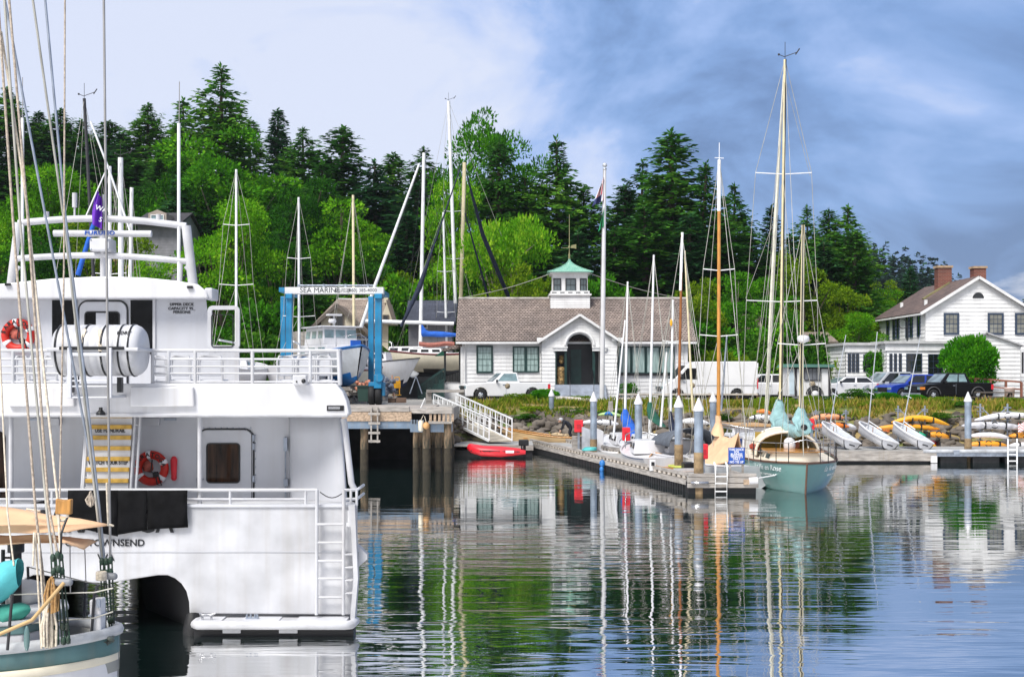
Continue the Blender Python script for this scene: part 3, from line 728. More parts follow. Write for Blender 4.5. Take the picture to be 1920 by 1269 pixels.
# boot stripe at the transom foot
for q in (lambda x: x, mir):
    m = MB(); x0, x1 = sorted((q(fx(372)), q(fx(667))))
    m.box(x0, x1, 19.72, 20.02, -.3, fz(1174)); m.build('boot_stripe', ANTIF, ferry)
    # swim platform: tube nose, plates, brackets, fender roll
    p = MB()
    zt = fz(1162); r = .07
    p.tube([(q(fx(374)), 19.98, zt), (q(fx(376)), 19.66, zt), (q(fx(382)), 19.6, zt), (q(fx(655)), 19.6, zt), (q(fx(664)), 19.64, zt), (q(fx(667)), 19.95, zt)], r, 10)
    for a, b_ in ((380, 424), (461, 530), (562, 655)):
        u, v = sorted((q(fx(a)), q(fx(b_)))); p.box(u, v, 19.6, 19.99, zt+.02, zt+.06, 1)
    for a, b_ in ((426, 459), (530, 564)):
        u, v = sorted((q(fx(a)), q(fx(b_)))); p.box(u, v, 19.68, 19.99, zt-.14, zt+.045)
    u, v = sorted((q(fx(565)), q(fx(660)))); p.prism([(u, zt-.05), (v, zt-.05), (v-.15, zt-.16), (u+.15, zt-.16)], 19.74, 19.98, 1)
    sw = p.build('swim_platform', [WHITE, WALLP], ferry)
    f = MB(); f.tube([(q(fx(362)), 19.9, fz(1200)), (q(fx(366)), 19.85, fz(1175)), (q(fx(363)), 19.95, fz(1150))], [.13,.15,.1], 10); f.build('fender_roll', BLACK, sw)
    c = MB(); 
    for dx in (-.07, .07): c.tube([(q(fx(396))+dx, 19.72, zt+.05), (q(fx(396))+dx, 19.72, zt+.13)], .02, 6)
    c.tube([(q(fx(381)), 19.72, zt+.17), (q(fx(388)), 19.72, zt+.13), (q(fx(404)), 19.72, zt+.13), (q(fx(412)), 19.72, zt+.16)], [.012,.025,.025,.012], 6); c.build('cleat', STEEL, sw)
    c = MB()
    for dx in (-10, -3, 5, 9): c.tube([(q(fx(478+dx)), 19.8, zt+.05), (q(fx(478+dx)), 19.8, zt+.13)], .017, 6)
    c.box(min(q(fx(466)), q(fx(490))), max(q(fx(466)), q(fx(490))), 19.77, 19.83, zt+.06, zt+.085); c.build('bitt', GREYM, sw)
# stern quarter flange on the right with its steps and rubbing strake
for q in (lambda x: x, mir):
    m = MB(); x0, x1 = q(XR-.02), q(XR+.06)
    u, v = min(x0,x1), max(x0,x1)
    m.prism([(q(XR-.10), fz(945)), (q(XR), fz(945)), (q(XR+.03), fz(1030)), (q(XR+.05), fz(1080)), (q(XR), fz(1155)), (q(XR-.07), fz(1155)), (q(XR-.02), fz(1080)), (q(XR-.05), fz(1000))], 19.80, 20.0)
    for py in (1038, 1062, 1086, 1110): m.box(min(q(XR-.17), q(XR-.04)), max(q(XR-.17), q(XR-.04)), 19.86, 19.995, fz(py), fz(py)+.02)
    m.build('quarter_flange', WHITE, ferry)
    m = MB(); m.prism([(q(XR+.04), fz(1024)), (q(XR+.17), fz(1040)), (q(XR+.17), fz(1048)), (q(XR+.04), fz(1062))], 20.0, 20.2); m.build('rubbing_strake', WHITE, ferry)
    m = MB(); m.tube([(q(fx(658)), 19.88, fz(955)), (q(fx(658)), 19.88, fz(978))], .04, 8); m.tube([(q(fx(658)), 19.88, fz(978)), (q(fx(658)), 19.88, fz(984))], .06, 8); m.build('stern_light', WHITE, ferry)
# lower deck rail
rl = MB(); zt, zm, zb = fz(919), fz(936), fz(946)
rl.tube([(XL+.3, 20.06, zt), (fx(594), 20.06, zt)], .028, 8); rl.tube([(XL+.3, 20.06, zm), (fx(572), 20.06, zm)], .018, 6)
for px in (-230, -110, 15, 95, 430, 572): rl.tube([(fx(px), 20.06, zb-.02), (fx(px), 20.06, zt)], .024, 7)
rl.build('lower_rail', WHITE, ferry)
rl = MB()
for z in (zt, zm): rl.tube([(fx(645), 20.06, z), (fx(668), 20.06, z), (fx(668), 21.0, z)], .024, 7)
for px in (657, 668): rl.tube([(fx(px), 20.06, zb-.02), (fx(px), 20.06, zt)], .022, 7)
rl.build('quarter_rail', WHITE, ferry)
ld = MB()
for px in (596, 646): ld.tube([(fx(px), 19.9, fz(917)), (fx(px), 19.86, fz(1149))], .028, 8)
for py in (981, 1015, 1049, 1082, 1117): ld.tube([(fx(596), 19.88, fz(py)), (fx(646), 19.88, fz(py))], .022, 6)
for px in (592, 650): ld.tube([(fx(px), 20.0, fz(1037)), (fx(px+(4 if px < 600 else -4)), 19.88, fz(1037))], .018, 5)
ld.build('boarding_ladder', WHITE, ferry)
ch = MB(); ch.tube([(fx(600)+ (fx(645)-fx(600))*i/8, 20.0, fz(922)-.09*math.sin(math.pi*i/8)) for i in range(9)], .008, 4); ch.build('gate_chain', WIRED, ferry)
for px in (371, 15):
    m = MB(); m.tube([(fx(px), 20.12, fz(946)), (fx(px), 20.12, fz(782))], .036, 10); m.build('deck_pillar', WHITE, ferry)
m = MB(); m.tube([(fx(662), 20.25, fz(922)), (fx(655), 20.25, fz(908)), (fx(642), 20.25, fz(795)), (fx(640), 20.25, fz(785))], .05, 8); m.build('slanted_pillar', WHITE, ferry)
# lower cabin after wall (d = 21.2)
DW = 21.2
m = MB(); m.box(XL+.3, fx(545, DW), DW, DW+.08, 1.2, fz(776, DW)); m.build('cabin_wall', WALLP, ferry)
m = MB()
def side(u, v):
    pts = [(fx(545, DW), DW), (fx(552, DW), DW-.25), (fx(590, 20.8), 20.75), (fx(640, 20.5), 20.4)]
    k = min(2, int(u*3)); f = u*3-k; a, b_ = pts[k], pts[k+1]
    z = 1.3 + v*(fz(778, 20.8)-1.3)
    return (a[0]+(b_[0]-a[0])*f + .14*(1-v)*u, a[1]+(b_[1]-a[1])*f, z)
m.grid(side, 9, 6); m.build('side_screen', WALLP, ferry, solid=.05)
m = MB(); m.box(fx(553, 20.9), fx(634, 20.5), 20.36, 20.37, fz(822), fz(821)); 
# long cabin body behind, both decks
m = MB(); m.prism([(sk(a, b_), b_) for a, b_ in ((XL+.5, 21.3), (XR-.6, 21.3), (XR-1.6, 29), (XR-2.6, 32), (XL+2.6, 32), (XL+1.6, 29))], 2.0, 3.4, axis='z'); m.build('main_cabin', WALLP, ferry)
def rrect(x0, x1, z0, z1, r, n=5):
    pts = []
    for cx, cz, a0 in ((x1-r, z1-r, 0), (x0+r, z1-r, 90), (x0+r, z0+r, 180), (x1-r, z0+r, 270)):
        for i in range(n+1): a = R(a0+90*i/n); pts.append((cx+r*math.cos(a), cz+r*math.sin(a)))
    return pts
def ring_prism(mb, x0, x1, z0, z1, r, wd, y0, y1, mi=0):
    o = rrect(x0, x1, z0, z1, r); i_ = rrect(x0+wd, x1-wd, z0+wd, z1-wd, max(.005, r-wd)); n = len(o)
    vs = [(p[0], y0, p[1]) for p in o]+[(p[0], y0, p[1]) for p in i_]+[(p[0], y1, p[1]) for p in o]+[(p[0], y1, p[1]) for p in i_]
    fs = []
    for k in range(n):
        j = (k+1) % n
        fs += [(k, j, n+j, n+k), (2*n+k, 3*n+k, 3*n+j, 2*n+j), (k, 2*n+k, 2*n+j, j), (n+k, n+j, 3*n+j, 3*n+k)]
    mb.add(vs, fs, mi)
def door(x0, x1, z0, z1, y, wx0, wx1, wz0, wz1, hinge=1, gm=BGLASS, name='door'):
    m = MB(); m.prism(rrect(x0, x1, z0, z1, .14), y-.035, y); dr = m.build(name, WALLP, ferry, bevel=.006)
    m = MB(); ring_prism(m, x0-.03, x1+.03, z0-.03, z1+.03, .17, .022, y-.02, y); m.build('door_gasket', BLK, dr)
    m = MB(); m.prism(rrect(wx0, wx1, wz0, wz1, .05), y-.043, y-.0355); m.build('window', gm, dr)
    m = MB(); ring_prism(m, wx0-.02, wx1+.02, wz0-.02, wz1+.02, .065, .022, y-.05, y-.036); m.build('window_frame', BLK, dr)
    return dr
dr = door(fx(374, DW), fx(474, DW), 1.25, fz(806, DW), DW, fx(390, DW), fx(449, DW), fz(903, DW), fz(832, DW))
h = MB(); h.tube([(fx(373, DW), DW-.06, fz(897, DW)), (fx(384, DW), DW-.09, fz(897, DW))], .014, 6); h.ball((fx(373, DW), DW-.05, fz(897, DW)), .03, 0); h.ball((fx(373, DW), DW-.05, fz(907, DW)), .022, 0); h.build('door_handle', GREYM, dr)
h = MB()
for py in (820, 836, 896): h.box(fx(474, DW), fx(478, DW), DW-.05, DW-.001, fz(py+7, DW), fz(py-5, DW))
h.build('hinge', GREYM, dr)
h = MB()
for k in range(9): h.ball((fx(382+k*11, DW), DW, fz(802, DW)), .012, 0, 6, 4)
for k in range(8): h.ball((fx(479, DW), DW, fz(815+k*15, DW)), .012, 0, 6, 4)
h.build('rain_gutter_bolts', GREYM, ferry)
h = MB(); h.tube([(fx(472.5,DW), DW-.03, 1.3), (fx(472.5,DW), DW-.03, fz(815,DW))], .008, 5); h.build('door_rod', BLK, dr)
h = MB(); h.tube([(fx(536, DW), DW-.04, 1.3), (fx(536, DW), DW-.04, fz(818, DW))], .012, 6); h.box(fx(533, DW), fx(540, DW), DW-.07, DW-.01, fz(845, DW), fz(820, DW)); h.box(fx(533, DW), fx(541, DW), DW-.07, DW-.01, fz(910, DW), fz(897, DW)); h.build('boathook_rack', GREYM, ferry)
for x0, x1 in ((83, 114), (268, 301)):
    h = MB(); h.box(fx(x0, DW), fx(x1, DW), DW-.09, DW-.001, fz(797, DW), fz(783, DW)); h.build('junction_box', WALLP, ferry, bevel=.01)
for x0, x1 in ((55, 80), (308, 331)):
    h = MB(); h.box(fx(x0, DW), fx(x1, DW), DW-.03, DW-.001, fz(788, DW), fz(784, DW)); h.build('vent_grille', GREYM, ferry)
m = MB(); m.prism(rrect(fx(-40, DW), fx(11, DW), 1.25, fz(808, DW), .12), DW-.012, DW-.004); m.build('dark_doorway', BGLASS, ferry)
# steep stair with risers and yellow nosings
st = MB(); rz0 = [778, 799, 819, 839, 859, 879, 900, 920]
stair = None
for i in range(7):
    zt, zb = fz(rz0[i]), fz(rz0[i+1]); y = 20.42 - .035*i
    st.box(fx(153), fx(233), y, y+.3, zb, zt-.002)
stair = st.build('stair', WHITE, ferry)
for i in range(7):
    zt = fz(rz0[i]); y = 20.42 - .035*i
    n_ = MB(); n_.box(fx(152.5), fx(233.5), y-.035, y+.02, zt-.058, zt+.008); n_.build('step_nosing', YNOSE, stair, bevel=.006)
for px in (145, 148, 238, 248):
    n_ = MB(); n_.tube([(fx(px), 20.2, fz(918)), (fx(px), 20.45, fz(778))], .022, 7); n_.build('stair_rail', WHITE, stair)
n_ = MB()
for i in range(7):
    for a, b_ in ((139, 150), (237, 247)): n_.tube([(fx(a), 20.4, fz(798+20*i)), (fx(b_), 20.4, fz(798+20*i))], .009, 5)
n_.build('stair_bracket', WHITE, stair)
text('warning_lettering', 'USE HANDRAIL', .088, BLK, stair, (fx(192), 20.42-.035-.006, fz(809)), bold=.002, sx=.80)
text('warning_lettering', 'WATCH YOUR STEP', .088, BLK, stair, (fx(192), 20.42-.035*4-.006, fz(869.5)), bold=.002, sx=.78)
# upper deck slab and coaming
def coam(px_list, y0, y1, name, mt=WHITE2, bevel=.0):
    m = MB(); m.prism([(fx(a, y0), fz(b_, y0)) for a, b_ in px_list], y0, y1); return m.build(name, mt, ferry, bevel=bevel)
XLp = -300
coam([(XLp, 780), (650, 780), (655, 776), (650, 752), (643, 735), (630, 719), (XLp, 719)], 20.0, 20.35, 'upper_coaming', bevel=.025)
m = MB(); m.tube([(fx(XLp), 19.98, fz(778)), (fx(652), 19.98, fz(778))], .035, 8); m.build('coaming_moulding', WHITE, ferry)
m = MB(); m.prism([(sk(a, b_), b_) for a, b_ in ((XL+.15, 20.3), (fx(650), 20.3), (XR-1.3, 29), (XR-2.3, 32), (XL+2.3, 32), (XL+1.3, 29))], fz(776), fz(745), axis='z'); m.build('upper_deck', WALLP, ferry)
for a, b_ in ((18, 142), (246, 366)):
    m = MB(); m.prism([(fx(a), fz(725)), (fx(a), fz(762)), (fx(b_), fz(762)), (fx(b_-2), fz(725))], 19.93, 20.02); m.build('coaming_locker', WHITE2, ferry, bevel=.02)
m = MB(); m.box(fx(613), fx(645), 19.985, 20.01, fz(770), fz(760)); sc_ = m.build('scupper', BLK, ferry)
m = MB(); m.box(fx(616), fx(638), 19.97, 19.99, fz(767), fz(762)); m.build('scupper_bar', STEEL, sc_)
m = MB(); m.lathe((fx(193.5), 19.88, fz(774)), [(.07,-.03),(.075,0),(.05,.03),(.03,.05),(.03,.09)], 10); m.tube([(fx(186), 19.88, fz(774)), (fx(201), 19.88, fz(774))], .02, 6); m.build('floodlight', BLK, ferry)
# upper rail
ur = MB(); zs = [fz(657), fz(673), fz(687), fz(700), fz(716)]
for i, z in enumerate(zs):
    r_ = .028 if i == 0 else .018
    for a, b_ in ((XLp, 116), (280, 633)): ur.tube([(fx(a), 20.1, z), (fx(b_), 20.1, z)], r_, 7)
    ur.tube([(fx(633), 20.1, z), (fx(636), 20.2, z), (sk(fx(636), 27), 27, z)], r_, 7)
for px in (-160, -70, 20, 75, 110, 283, 313, 363, 471, 580): ur.tube([(fx(px), 20.1, fz(722)), (fx(px), 20.1, zs[0])], .03, 7)
ur.tube([(fx(636), 20.1, fz(722)), (fx(633), 20.1, zs[0])], .035, 7)
for k in range(7): 
    f = k/6; xx = sk(fx(636), 20.2+6.8*f); ur.tube([(xx, 20.2+6.8*f, fz(722)), (xx, 20.2+6.8*f, zs[0])], .022, 6)
ur.build('upper_rail', WHITE, ferry)
m = MB(); m.box(fx(551), fx(577), 19.86, 20.02, fz(722), fz(703)); sb = m.build('camera_box', WHITE, ferry, bevel=.02)
m = MB(); m.ball((fx(572), 19.85, fz(714)), .035, 0); m.ball((fx(559), 19.85, fz(715)), .014, 0); m.build('camera_lens', BLK, sb)
# upper cabin
DU = 22.4
m = MB(); m.loft([[(a-.33*(y-DU), y, b_) for a, b_ in ((fx(-90, DU), fz(745, DU)), (fx(400, DU), fz(745, DU)), (fx(397, DU), fz(660, DU)), (fx(386, DU), fz(556, DU)), (fx(-80, DU), fz(556, DU)))] for y in (DU, DU+4.5)], True, True, 0, False); uc = m.build('upper_cabin', WALLP, ferry)
for a, b_ in ((98, 140), (245, 287)):
    m = MB(); m.box(fx(a, DU), fx(b_, DU), DU-.012, DU-.002, fz(664, DU), fz(563, DU)); m.build('cabin_window', IGLASS, ferry)
    m = MB(); m.box(fx(b_, DU), fx(b_+5, DU), DU-.03, DU-.002, fz(664, DU), fz(562, DU)); m.build('window_post', WHITE, ferry)
door(fx(150, DU), fx(238, DU), fz(735, DU), fz(566, DU), DU, fx(162, DU), fx(224, DU), fz(640, DU), fz(586, DU), gm=IGLASS, name='door')
m = MB(); m.box(fx(182, DU), fx(204, DU), DU-.06, DU-.05, fz(640, DU), fz(587, DU)); m.build('window_notice', WALLP, ferry)
t_ = [('UPPER DECK', 571), ('CAPACITY 95_', 578.7), ('PERSONS', 585.5)]
for s_, py in t_: text('capacity_lettering', s_, .068, BLK, ferry, (fx(341, DU), DU-.008, fz(py, DU)), bold=.001, sx=1.08)
# roof
m = MB()
def roof_sec(y, k):
    zc = [(-95, 552), (0, 532), (30, 529), (100, 522), (190, 518), (270, 520), (330, 526), (372, 533), (388, 546), (391, 560), (-98, 560)]
    xc = fx(190, DU-.35); return [(xc+(fx(a, DU-.35)-xc)*k-.33*(y-DU+.35), y, fz(b_, DU-.35)) for a, b_ in zc]
m.loft([roof_sec(DU-.35, 1), roof_sec(DU+4, .97), roof_sec(DU+4.9, .88)], True, True, 0, False)
rf = m.build('roof', WHITE2, ferry, bevel=.03)
m = MB(); m.box(fx(388, DU), fx(403, DU), DU-.2, DU+.3, fz(563, DU), fz(541, DU)); m.build('roof_light_box', WHITE, ferry, bevel=.03)
for px, py in ((22, 534), (361, 539)):
    m = MB(); m.box(fx(px-5, 22.2), fx(px+5, 22.2), 22.0, 22.06, fz(py+3, 22.2), fz(py-1.5, 22.2)); m.build('navigation_light', BLK, ferry)
# wing door on the right with its window
m = MB(); ring_prism(m, fx(389, 22), fx(449, 22), fz(655, 22), fz(573, 22), .09, .07, 22.0, 22.06); wd_ = m.build('wing_door', WHITE, ferry)
m = MB(); m.box(fx(391, 22), fx(448, 22), 22.004, 22.055, fz(724, 22), fz(652, 22)); m.build('door_panel', WHITE, wd_)
m = MB(); ring_prism(m, fx(396, 22), fx(438, 22), fz(651, 22), fz(589, 22), .05, .016, 21.985, 21.998); m.build('window_frame', BLK, wd_)
text('exit_lettering', 'EXIT', .07, BLK, wd_, (fx(408, 22), 21.998, fz(657, 22)), bold=.003)
# radar arch
AR = 22.6
am = MB()
am.tube([(fx(20, AR), AR, fz(534, AR)), (fx(35, AR), AR, fz(418, AR))], .075, 8)
am.tube([(fx(362, AR), AR, fz(536, AR)), (fx(349, AR), AR, fz(424, AR))], .085, 8)
am.tube([(fx(90+ (349-35)*.0, AR)*0+fx(35+(314)*i/12, AR), AR, fz(418+6*i/12-11*math.sin(math.pi*i/12), AR)) for i in range(13)], .06, 8)
am.tube([(fx(28+(328)*i/12, AR), AR, fz(485+6*i/12-9*math.sin(math.pi*i/12), AR)) for i in range(13)], .055, 8)
am.tube([(fx(193, AR), AR, fz(530, AR)), (fx(193, AR), AR, fz(470, AR))], .05, 8)
am.tube([(fx(337, AR), AR, fz(536, AR)), (fx(339, AR), AR, fz(490, AR))], .04, 8)
for s_ in (-1, 1): am.tube([(fx(192+s_*155, AR), AR, fz(500, AR)), (fx(192+s_*172, AR), AR+.0, fz(520, AR))], .03, 6)
arc = am.build('radar_arch', WHITE, ferry)
rd = MB(); rd.box(fx(175, AR), fx(212, AR), AR-.22, AR+.2, fz(473, AR), fz(449, AR)); rb = rd.build('radar_gearbox', WHITE, ferry, bevel=.03)
rd = MB()
for px, py in ((178,452),(209,452),(178,470),(209,470)): rd.ball((fx(px, AR), AR-.22, fz(py, AR)), .018, 0, 6, 4)
rd.build('bolt', GREYM, rb)
rd = MB(); rd.tube([(fx(101, AR), AR, fz(437.5, AR)), (fx(284, AR), AR, fz(438.5, AR))], .058, 12); rd.tube([(fx(193, AR), AR, fz(452, AR)), (fx(193, AR), AR, fz(440, AR))], .06, 10); sca = rd.build('radar_scanner', WHITE, ferry)
text('radar_lettering', 'FURUNO', .10, SIGNB, sca, (fx(189, AR), AR-.062, fz(437.8, AR)), bold=.003, sx=1.22, space=1.12)
for pts, rr_ in (([(336, 536), (336, 232)], .03), ([(336.5, 232), (337, 154)], .008), ([(43, 530), (43, 222)], .028), ([(43, 222), (43, 146)], .007)):
    m = MB(); m.tube([(fx(a, AR), AR-.02, fz(b_, AR)) for a, b_ in pts], rr_, 7); m.build('whip_antenna', SPARW if rr_ > .02 else WIRE, ferry)
for px, a, b_, r1, in ((140, 408, 362, .045), (87, 412, 397, .05), (297, 420, 402, .045), (193, 432, 365, .03)):
    m = MB(); m.tube([(fx(px, AR), AR, fz(a+4, AR)), (fx(px, AR), AR, fz((a+b_)/2+4, AR))], .018, 6); m.tube([(fx(px, AR), AR, fz((a+b_)/2+4, AR)), (fx(px, AR), AR, fz(b_, AR))], r1, 8); m.build('mast_light', WHITE, ferry)
# transom name (partly covered by the mats), port of registry
text('name_lettering', 'SARATOGA', .50, BLK, ferry, (fx(197), 19.985, fz(979)), bold=.006, sx=.82, extrude=.008)
text('port_lettering', 'PORT TOWNSEND', .148, BLK, ferry, (fx(192), 19.99, fz(1017.5)), bold=.002, sx=1.05)
text('port_lettering', 'WA', .148, BLK, ferry, (fx(199), 19.99, fz(1045)), bold=.002, sx=1.05)
# black mats hung over the lower rail
mt_ = thing('rubber_mat', 'three joined black rubber mats hung over the lower rail of the ferry', 'mat', (fx(240), 19.95, fz(1000)))
for (a, b_, c_, d_, l_) in ((130, 223, 985, 1004, 0), (223, 278, 1001, 992, 1), (278, 353, 991, 987, 2)):
    m = MB()
    def fn(u, v, a=a, b_=b_, c_=c_, d_=d_):
        pt = 918.5; pb = c_+(d_-c_)*u
        return (fx(a+(b_-a)*u+(v*1.5 if b_ > 300 else 0)), 19.95-.03*math.sin(v*3)+.012*math.sin(u*9+v*4)-.004*a/100, fz(pt+(pb-pt)*v))
    m.grid(fn, 8, 8); m.build('mat_panel', mat('mat_black', (.008,.008,.009), .92, var=.3, scale=5, spec=.15), mt_, solid=.02)
# life raft canister on its cradle
lr = thing('life_raft', 'white cylindrical life raft canister strapped on a cradle at the ferry upper deck', 'life raft', (fx(199), 19.7, fz(705)))
cz, cy, rr_ = fz(657.5), 19.75, .395
m = MB(); x0, x1 = fx(118), fx(280)
prof = [(.02, x0), (rr_*.8, x0+.01), (rr_*.93, x0+.06), (rr_, x0+.12)]
for k in range(1, 9): 
    xx = x0+.12+(x1-x0-.24)*k/9; prof += [(rr_*(1.0), xx-.012), (rr_*.975, xx), (rr_, xx+.012)]
prof += [(rr_, x1-.12), (rr_*.93, x1-.06), (rr_*.8, x1-.01), (.02, x1)]
m.lathe((0, cy, cz), prof, 28, 'x'); cn = m.build('canister', WHITE, lr)
m = MB(); m.lathe((0, cy, cz), [(rr_*.9, x0-.02), (rr_*1.06, x0-.02), (rr_*1.06, x1+.02), (rr_*.9, x1+.02)], 28, 'x')
m = MB(); m.box(x0-.02, x1+.02, cy-rr_-.03, cy+rr_+.03, cz-.02, cz+.035); m.build('seam_flange', WHITE, cn, bevel=.015)
m = MB(); m.box(fx(140), fx(257), cy-rr_-.045, cy-rr_-.02, cz+.0, cz+.05); m.build('seam_strap', BLK, cn)
for px in (130, 180, 213, 244, 262):
    m = MB(); m.lathe((0, cy, cz), [(rr_+.002, fx(px)-.013), (rr_+.012, fx(px)-.013), (rr_+.012, fx(px)+.013), (rr_+.002, fx(px)+.013)], 28, 'x'); m.build('band', BLK, lr)
for px, sg in ((175, 1), (214, -1)):
    m = MB(); m.beam((fx(px), cy-rr_-.04, cz-.02), (fx(px+6*sg), cy-rr_*.72, cz+rr_*.80), .05, .02); m.build('lashing_strap', ROPEW, lr)
text('raft_lettering', 'PORT', .085, BLK, cn, (fx(253), cy-rr_*.80, cz+rr_*.66), rx=48, bold=.002)
MATS_t = None
m = MB()
for px in (160, 233):
    m.box(fx(px)-.03, fx(px)+.03, cy-rr_-.09, cy-rr_-.04, fz(745), cz+.03); m.box(fx(px)-.03, fx(px)+.03, cy-rr_-.06, cy+.3, fz(745), fz(740))
m.box(fx(160), fx(233), cy-rr_-.088, cy-rr_-.05, fz(669), fz(663))
for py in (712, 722, 742): m.box(fx(160), fx(233), cy-rr_-.07, cy-rr_-.02, fz(py+3), fz(py))
m.build('cradle', WALLP, lr, bevel=.008)
for px in (150, 240): m = MB(); m.box(fx(px)-.035, fx(px)+.035, cy-.2, cy-.1, fz(735), fz(707)); m.build('cradle_pad', BLK, lr)
# life rings
def life_ring(px, py, d, r_px, label, light=True):
    s = r_px/FPX*d
    q = thing('life_ring', label, 'life ring', (fx(px, d), d-.06, fz(py, d)), group='life rings on the ferry')
    c = (fx(px, d), d-.07, fz(py, d))
    m = MB(); m.torus(c, s*.76, s*.235, 'y', 36, 10); ring = m.build('ring', RED, q)
    for a in (100, 25, 215, 320):
        m = MB(); m.torus(c, s*.76, s*.25, 'y', 3, 10, 0, R(a-8), R(a+8)); m.build('reflective_band', FLAGW, ring)
    for k, chh in enumerate('SARATOGA'):
        a = R(166-k*21.5); text('ring_lettering', chh, s*.34, BLK, ring, (c[0]+s*.78*math.cos(a), c[1]-s*.245, c[2]+s*.78*math.sin(a)), ry=0, bold=.003).rotation_euler = Euler((R(90), -(a-R(90)), 0), 'XYZ')
    m = MB(); m.tube([(c[0]+s*.1, c[1]-.05, c[2]+s*.5), (c[0]+s*.05, c[1]-.07, c[2]-.05), (c[0]+s*.5, c[1]-.08, c[2]-s*.45), (c[0]+s*.65, c[1]-.07, c[2]-s*.95), (c[0]+s*.4, c[1]-.07, c[2]-s*.9), (c[0]+s*.3, c[1]-.07, c[2]-s*.4)], .012, 5); m.ball((c[0]+s*.3, c[1]-.06, c[2]-s*.32), (s*.2, s*.12, s*.14), 0, 8, 6, .3, 3); m.build('line', BLK, q)
    m = MB(); m.ball((c[0]-s*.2, c[1]+.02, c[2]+.03), (s*.32, s*.12, s*.3), 0, 10, 8, .2, 2); m.build('line_bag', mat('faded_red_bag', (.55,.14,.10), .8, var=.2, scale=14), q)
    if light:
        m = MB(); m.tube([(c[0]+s*1.28, c[1], c[2]-s*.52), (c[0]+s*1.28, c[1], c[2]+s*.52)], [s*.15, s*.2, s*.2, s*.15][:2], 10); m.ball((c[0]+s*1.28, c[1], c[2]+s*.52), s*.17, 0); m.ball((c[0]+s*1.28, c[1], c[2]-s*.54), s*.17, 0); m.build('strobe_light', REDP, q)
life_ring(286, 877, DW, 33, 'red life ring with strobe light beside the yellow edged stair')
life_ring(37, 629, DU, 32, 'red life ring on the upper cabin wall at far left', False)
# deck seats behind the upper rail
k0 = None
seats = [(28, 52), (55, 79), (82, 106), (287, 312), (319, 357), (371, 417), (520, 551), (556, 590), (594, 622)]
for i, (a, b_) in enumerate(seats):
    d = 21.0; lab = 'grey deck bench with white frame behind the upper rail'
    q = thing('deck_bench', lab + (' left of the raft' if i < 3 else ' by the cabin' if i < 6 else ' at the right corner'), 'bench', (fx((a+b_)/2, d), d, fz(740)), group='deck benches left of the raft' if i < 3 else 'deck benches by the cabin' if i < 6 else 'deck benches at the right corner')
    m = MB(); m.box(fx(a+2, d), fx(b_-2, d), d+.02, d+.06, fz(705, d), fz(674, d)); m.build('backrest', WALLP, q, bevel=.02)
    m = MB(); m.box(fx(a+1, d), fx(b_-1, d), d+.06, d+.5, fz(716, d), fz(711, d)); m.build('seat', WALLP, q, bevel=.02)
    m = MB(); zz = fz(668, d); m.tube([(fx(a, d), d, fz(740)), (fx(a, d), d, zz-.08), (fx(a+3, d), d, zz), (fx(b_-3, d), d, zz), (fx(b_, d), d, zz-.08), (fx(b_, d), d, fz(740))], .018, 6); m.build('frame', WHITE, q)
# ------------------------------------------------------------------ old sailing boat in the near left corner (tip of the hull at px 222, d ~ 12.75)
fb = thing('traditional_sailboat', 'old wooden sailing boat with teal rail and green deadeyes in the near left corner', 'sailboat', (-6.4, 12.75, 0))
TIPX, CY = X(221, 12.75), 12.75
def hw(x):        # half width at distance back from the tip
    s = max(0, TIPX-x); return 1.5*(1-math.exp(-((s/1.75)**.62)*.9)) if s < 9 else 1.5
def sheer(x): s = max(0, TIPX-x); return 1.36+.10*math.exp(-s*1.2) + .012*s
NX = 44
xs_ = [TIPX-6.5*(1-(i/NX))**1.6 if i < NX else TIPX for i in range(NX+1)]
xs_ = [TIPX - 6.5*((NX-i)/NX)**2 for i in range(NX+1)]
def hull_strip(z_of, w_of, mt, name, zparts, parent=fb, solid=0):
    m = MB()
    rows = []
    for sgn in (-1, 1):
        ring = [[(x, CY+sgn*max(.012, hw(x))*w, sheer(x)-dz) for dz, w in zparts] for x in xs_]
        n = len(zparts); b_ = len(m.v); m.v += [p for r_ in ring for p in r_]
        for i in range(NX):
            for j in range(n-1):
                q = (b_+i*n+j, b_+(i+1)*n+j, b_+(i+1)*n+j+1, b_+i*n+j+1)
                m.f.append(q if sgn > 0 else q[::-1]); m.m.append(0); m.sm.append(True)
    return m.build(name, mt, parent, solid=solid)
hull_strip(0, 0, TEALD, 'teal_band', [(.0, 1.0), (.10, .995), (.20, .99)], solid=.03)
hull_strip(0, 0, CREAM, 'rubbing_moulding', [(.195, 1.02), (.215, 1.045), (.25, 1.045), (.27, 1.02)], solid=.02)
hull_strip(0, 0, WHITE2, 'hull', [(.26, 1.01), (.45, 1.03), (.75, 1.02), (1.1, .95), (1.6, .7)])
# cap rail
m = MB()
pts = [(x, CY-hw(x), sheer(x)+.02) for x in xs_] + [(x, CY+hw(x), sheer(x)+.02) for x in xs_[::-1][1:]]
m.tube(pts, .055, 8); m.build('cap_rail', mat('grey_cap', (.52,.54,.56), .6, var=.15, scale=5, streak=.3), fb)
# inner bulwark and planked deck
hull_strip(0, 0, mat('bulwark_grey', (.30,.31,.30), .7, var=.1), 'inner_bulwark', [(.0, .93), (.2, .92), (.38, .91)], solid=.02)
m = MB()
b_ = [(x, CY+s*hw(x)*.95, sheer(x)-.34) for x in xs_ for s in (-1, 1)]
m.add(b_, [(2*i, 2*i+2, 2*i+3, 2*i+1) for i in range(NX)]); 
m.build('deck', bricks('deck_planks', ((.42,.36,.30),(.36,.31,.26)), (.05,.045,.04), 3.0, .07, 'xy', gap=.012), fb)
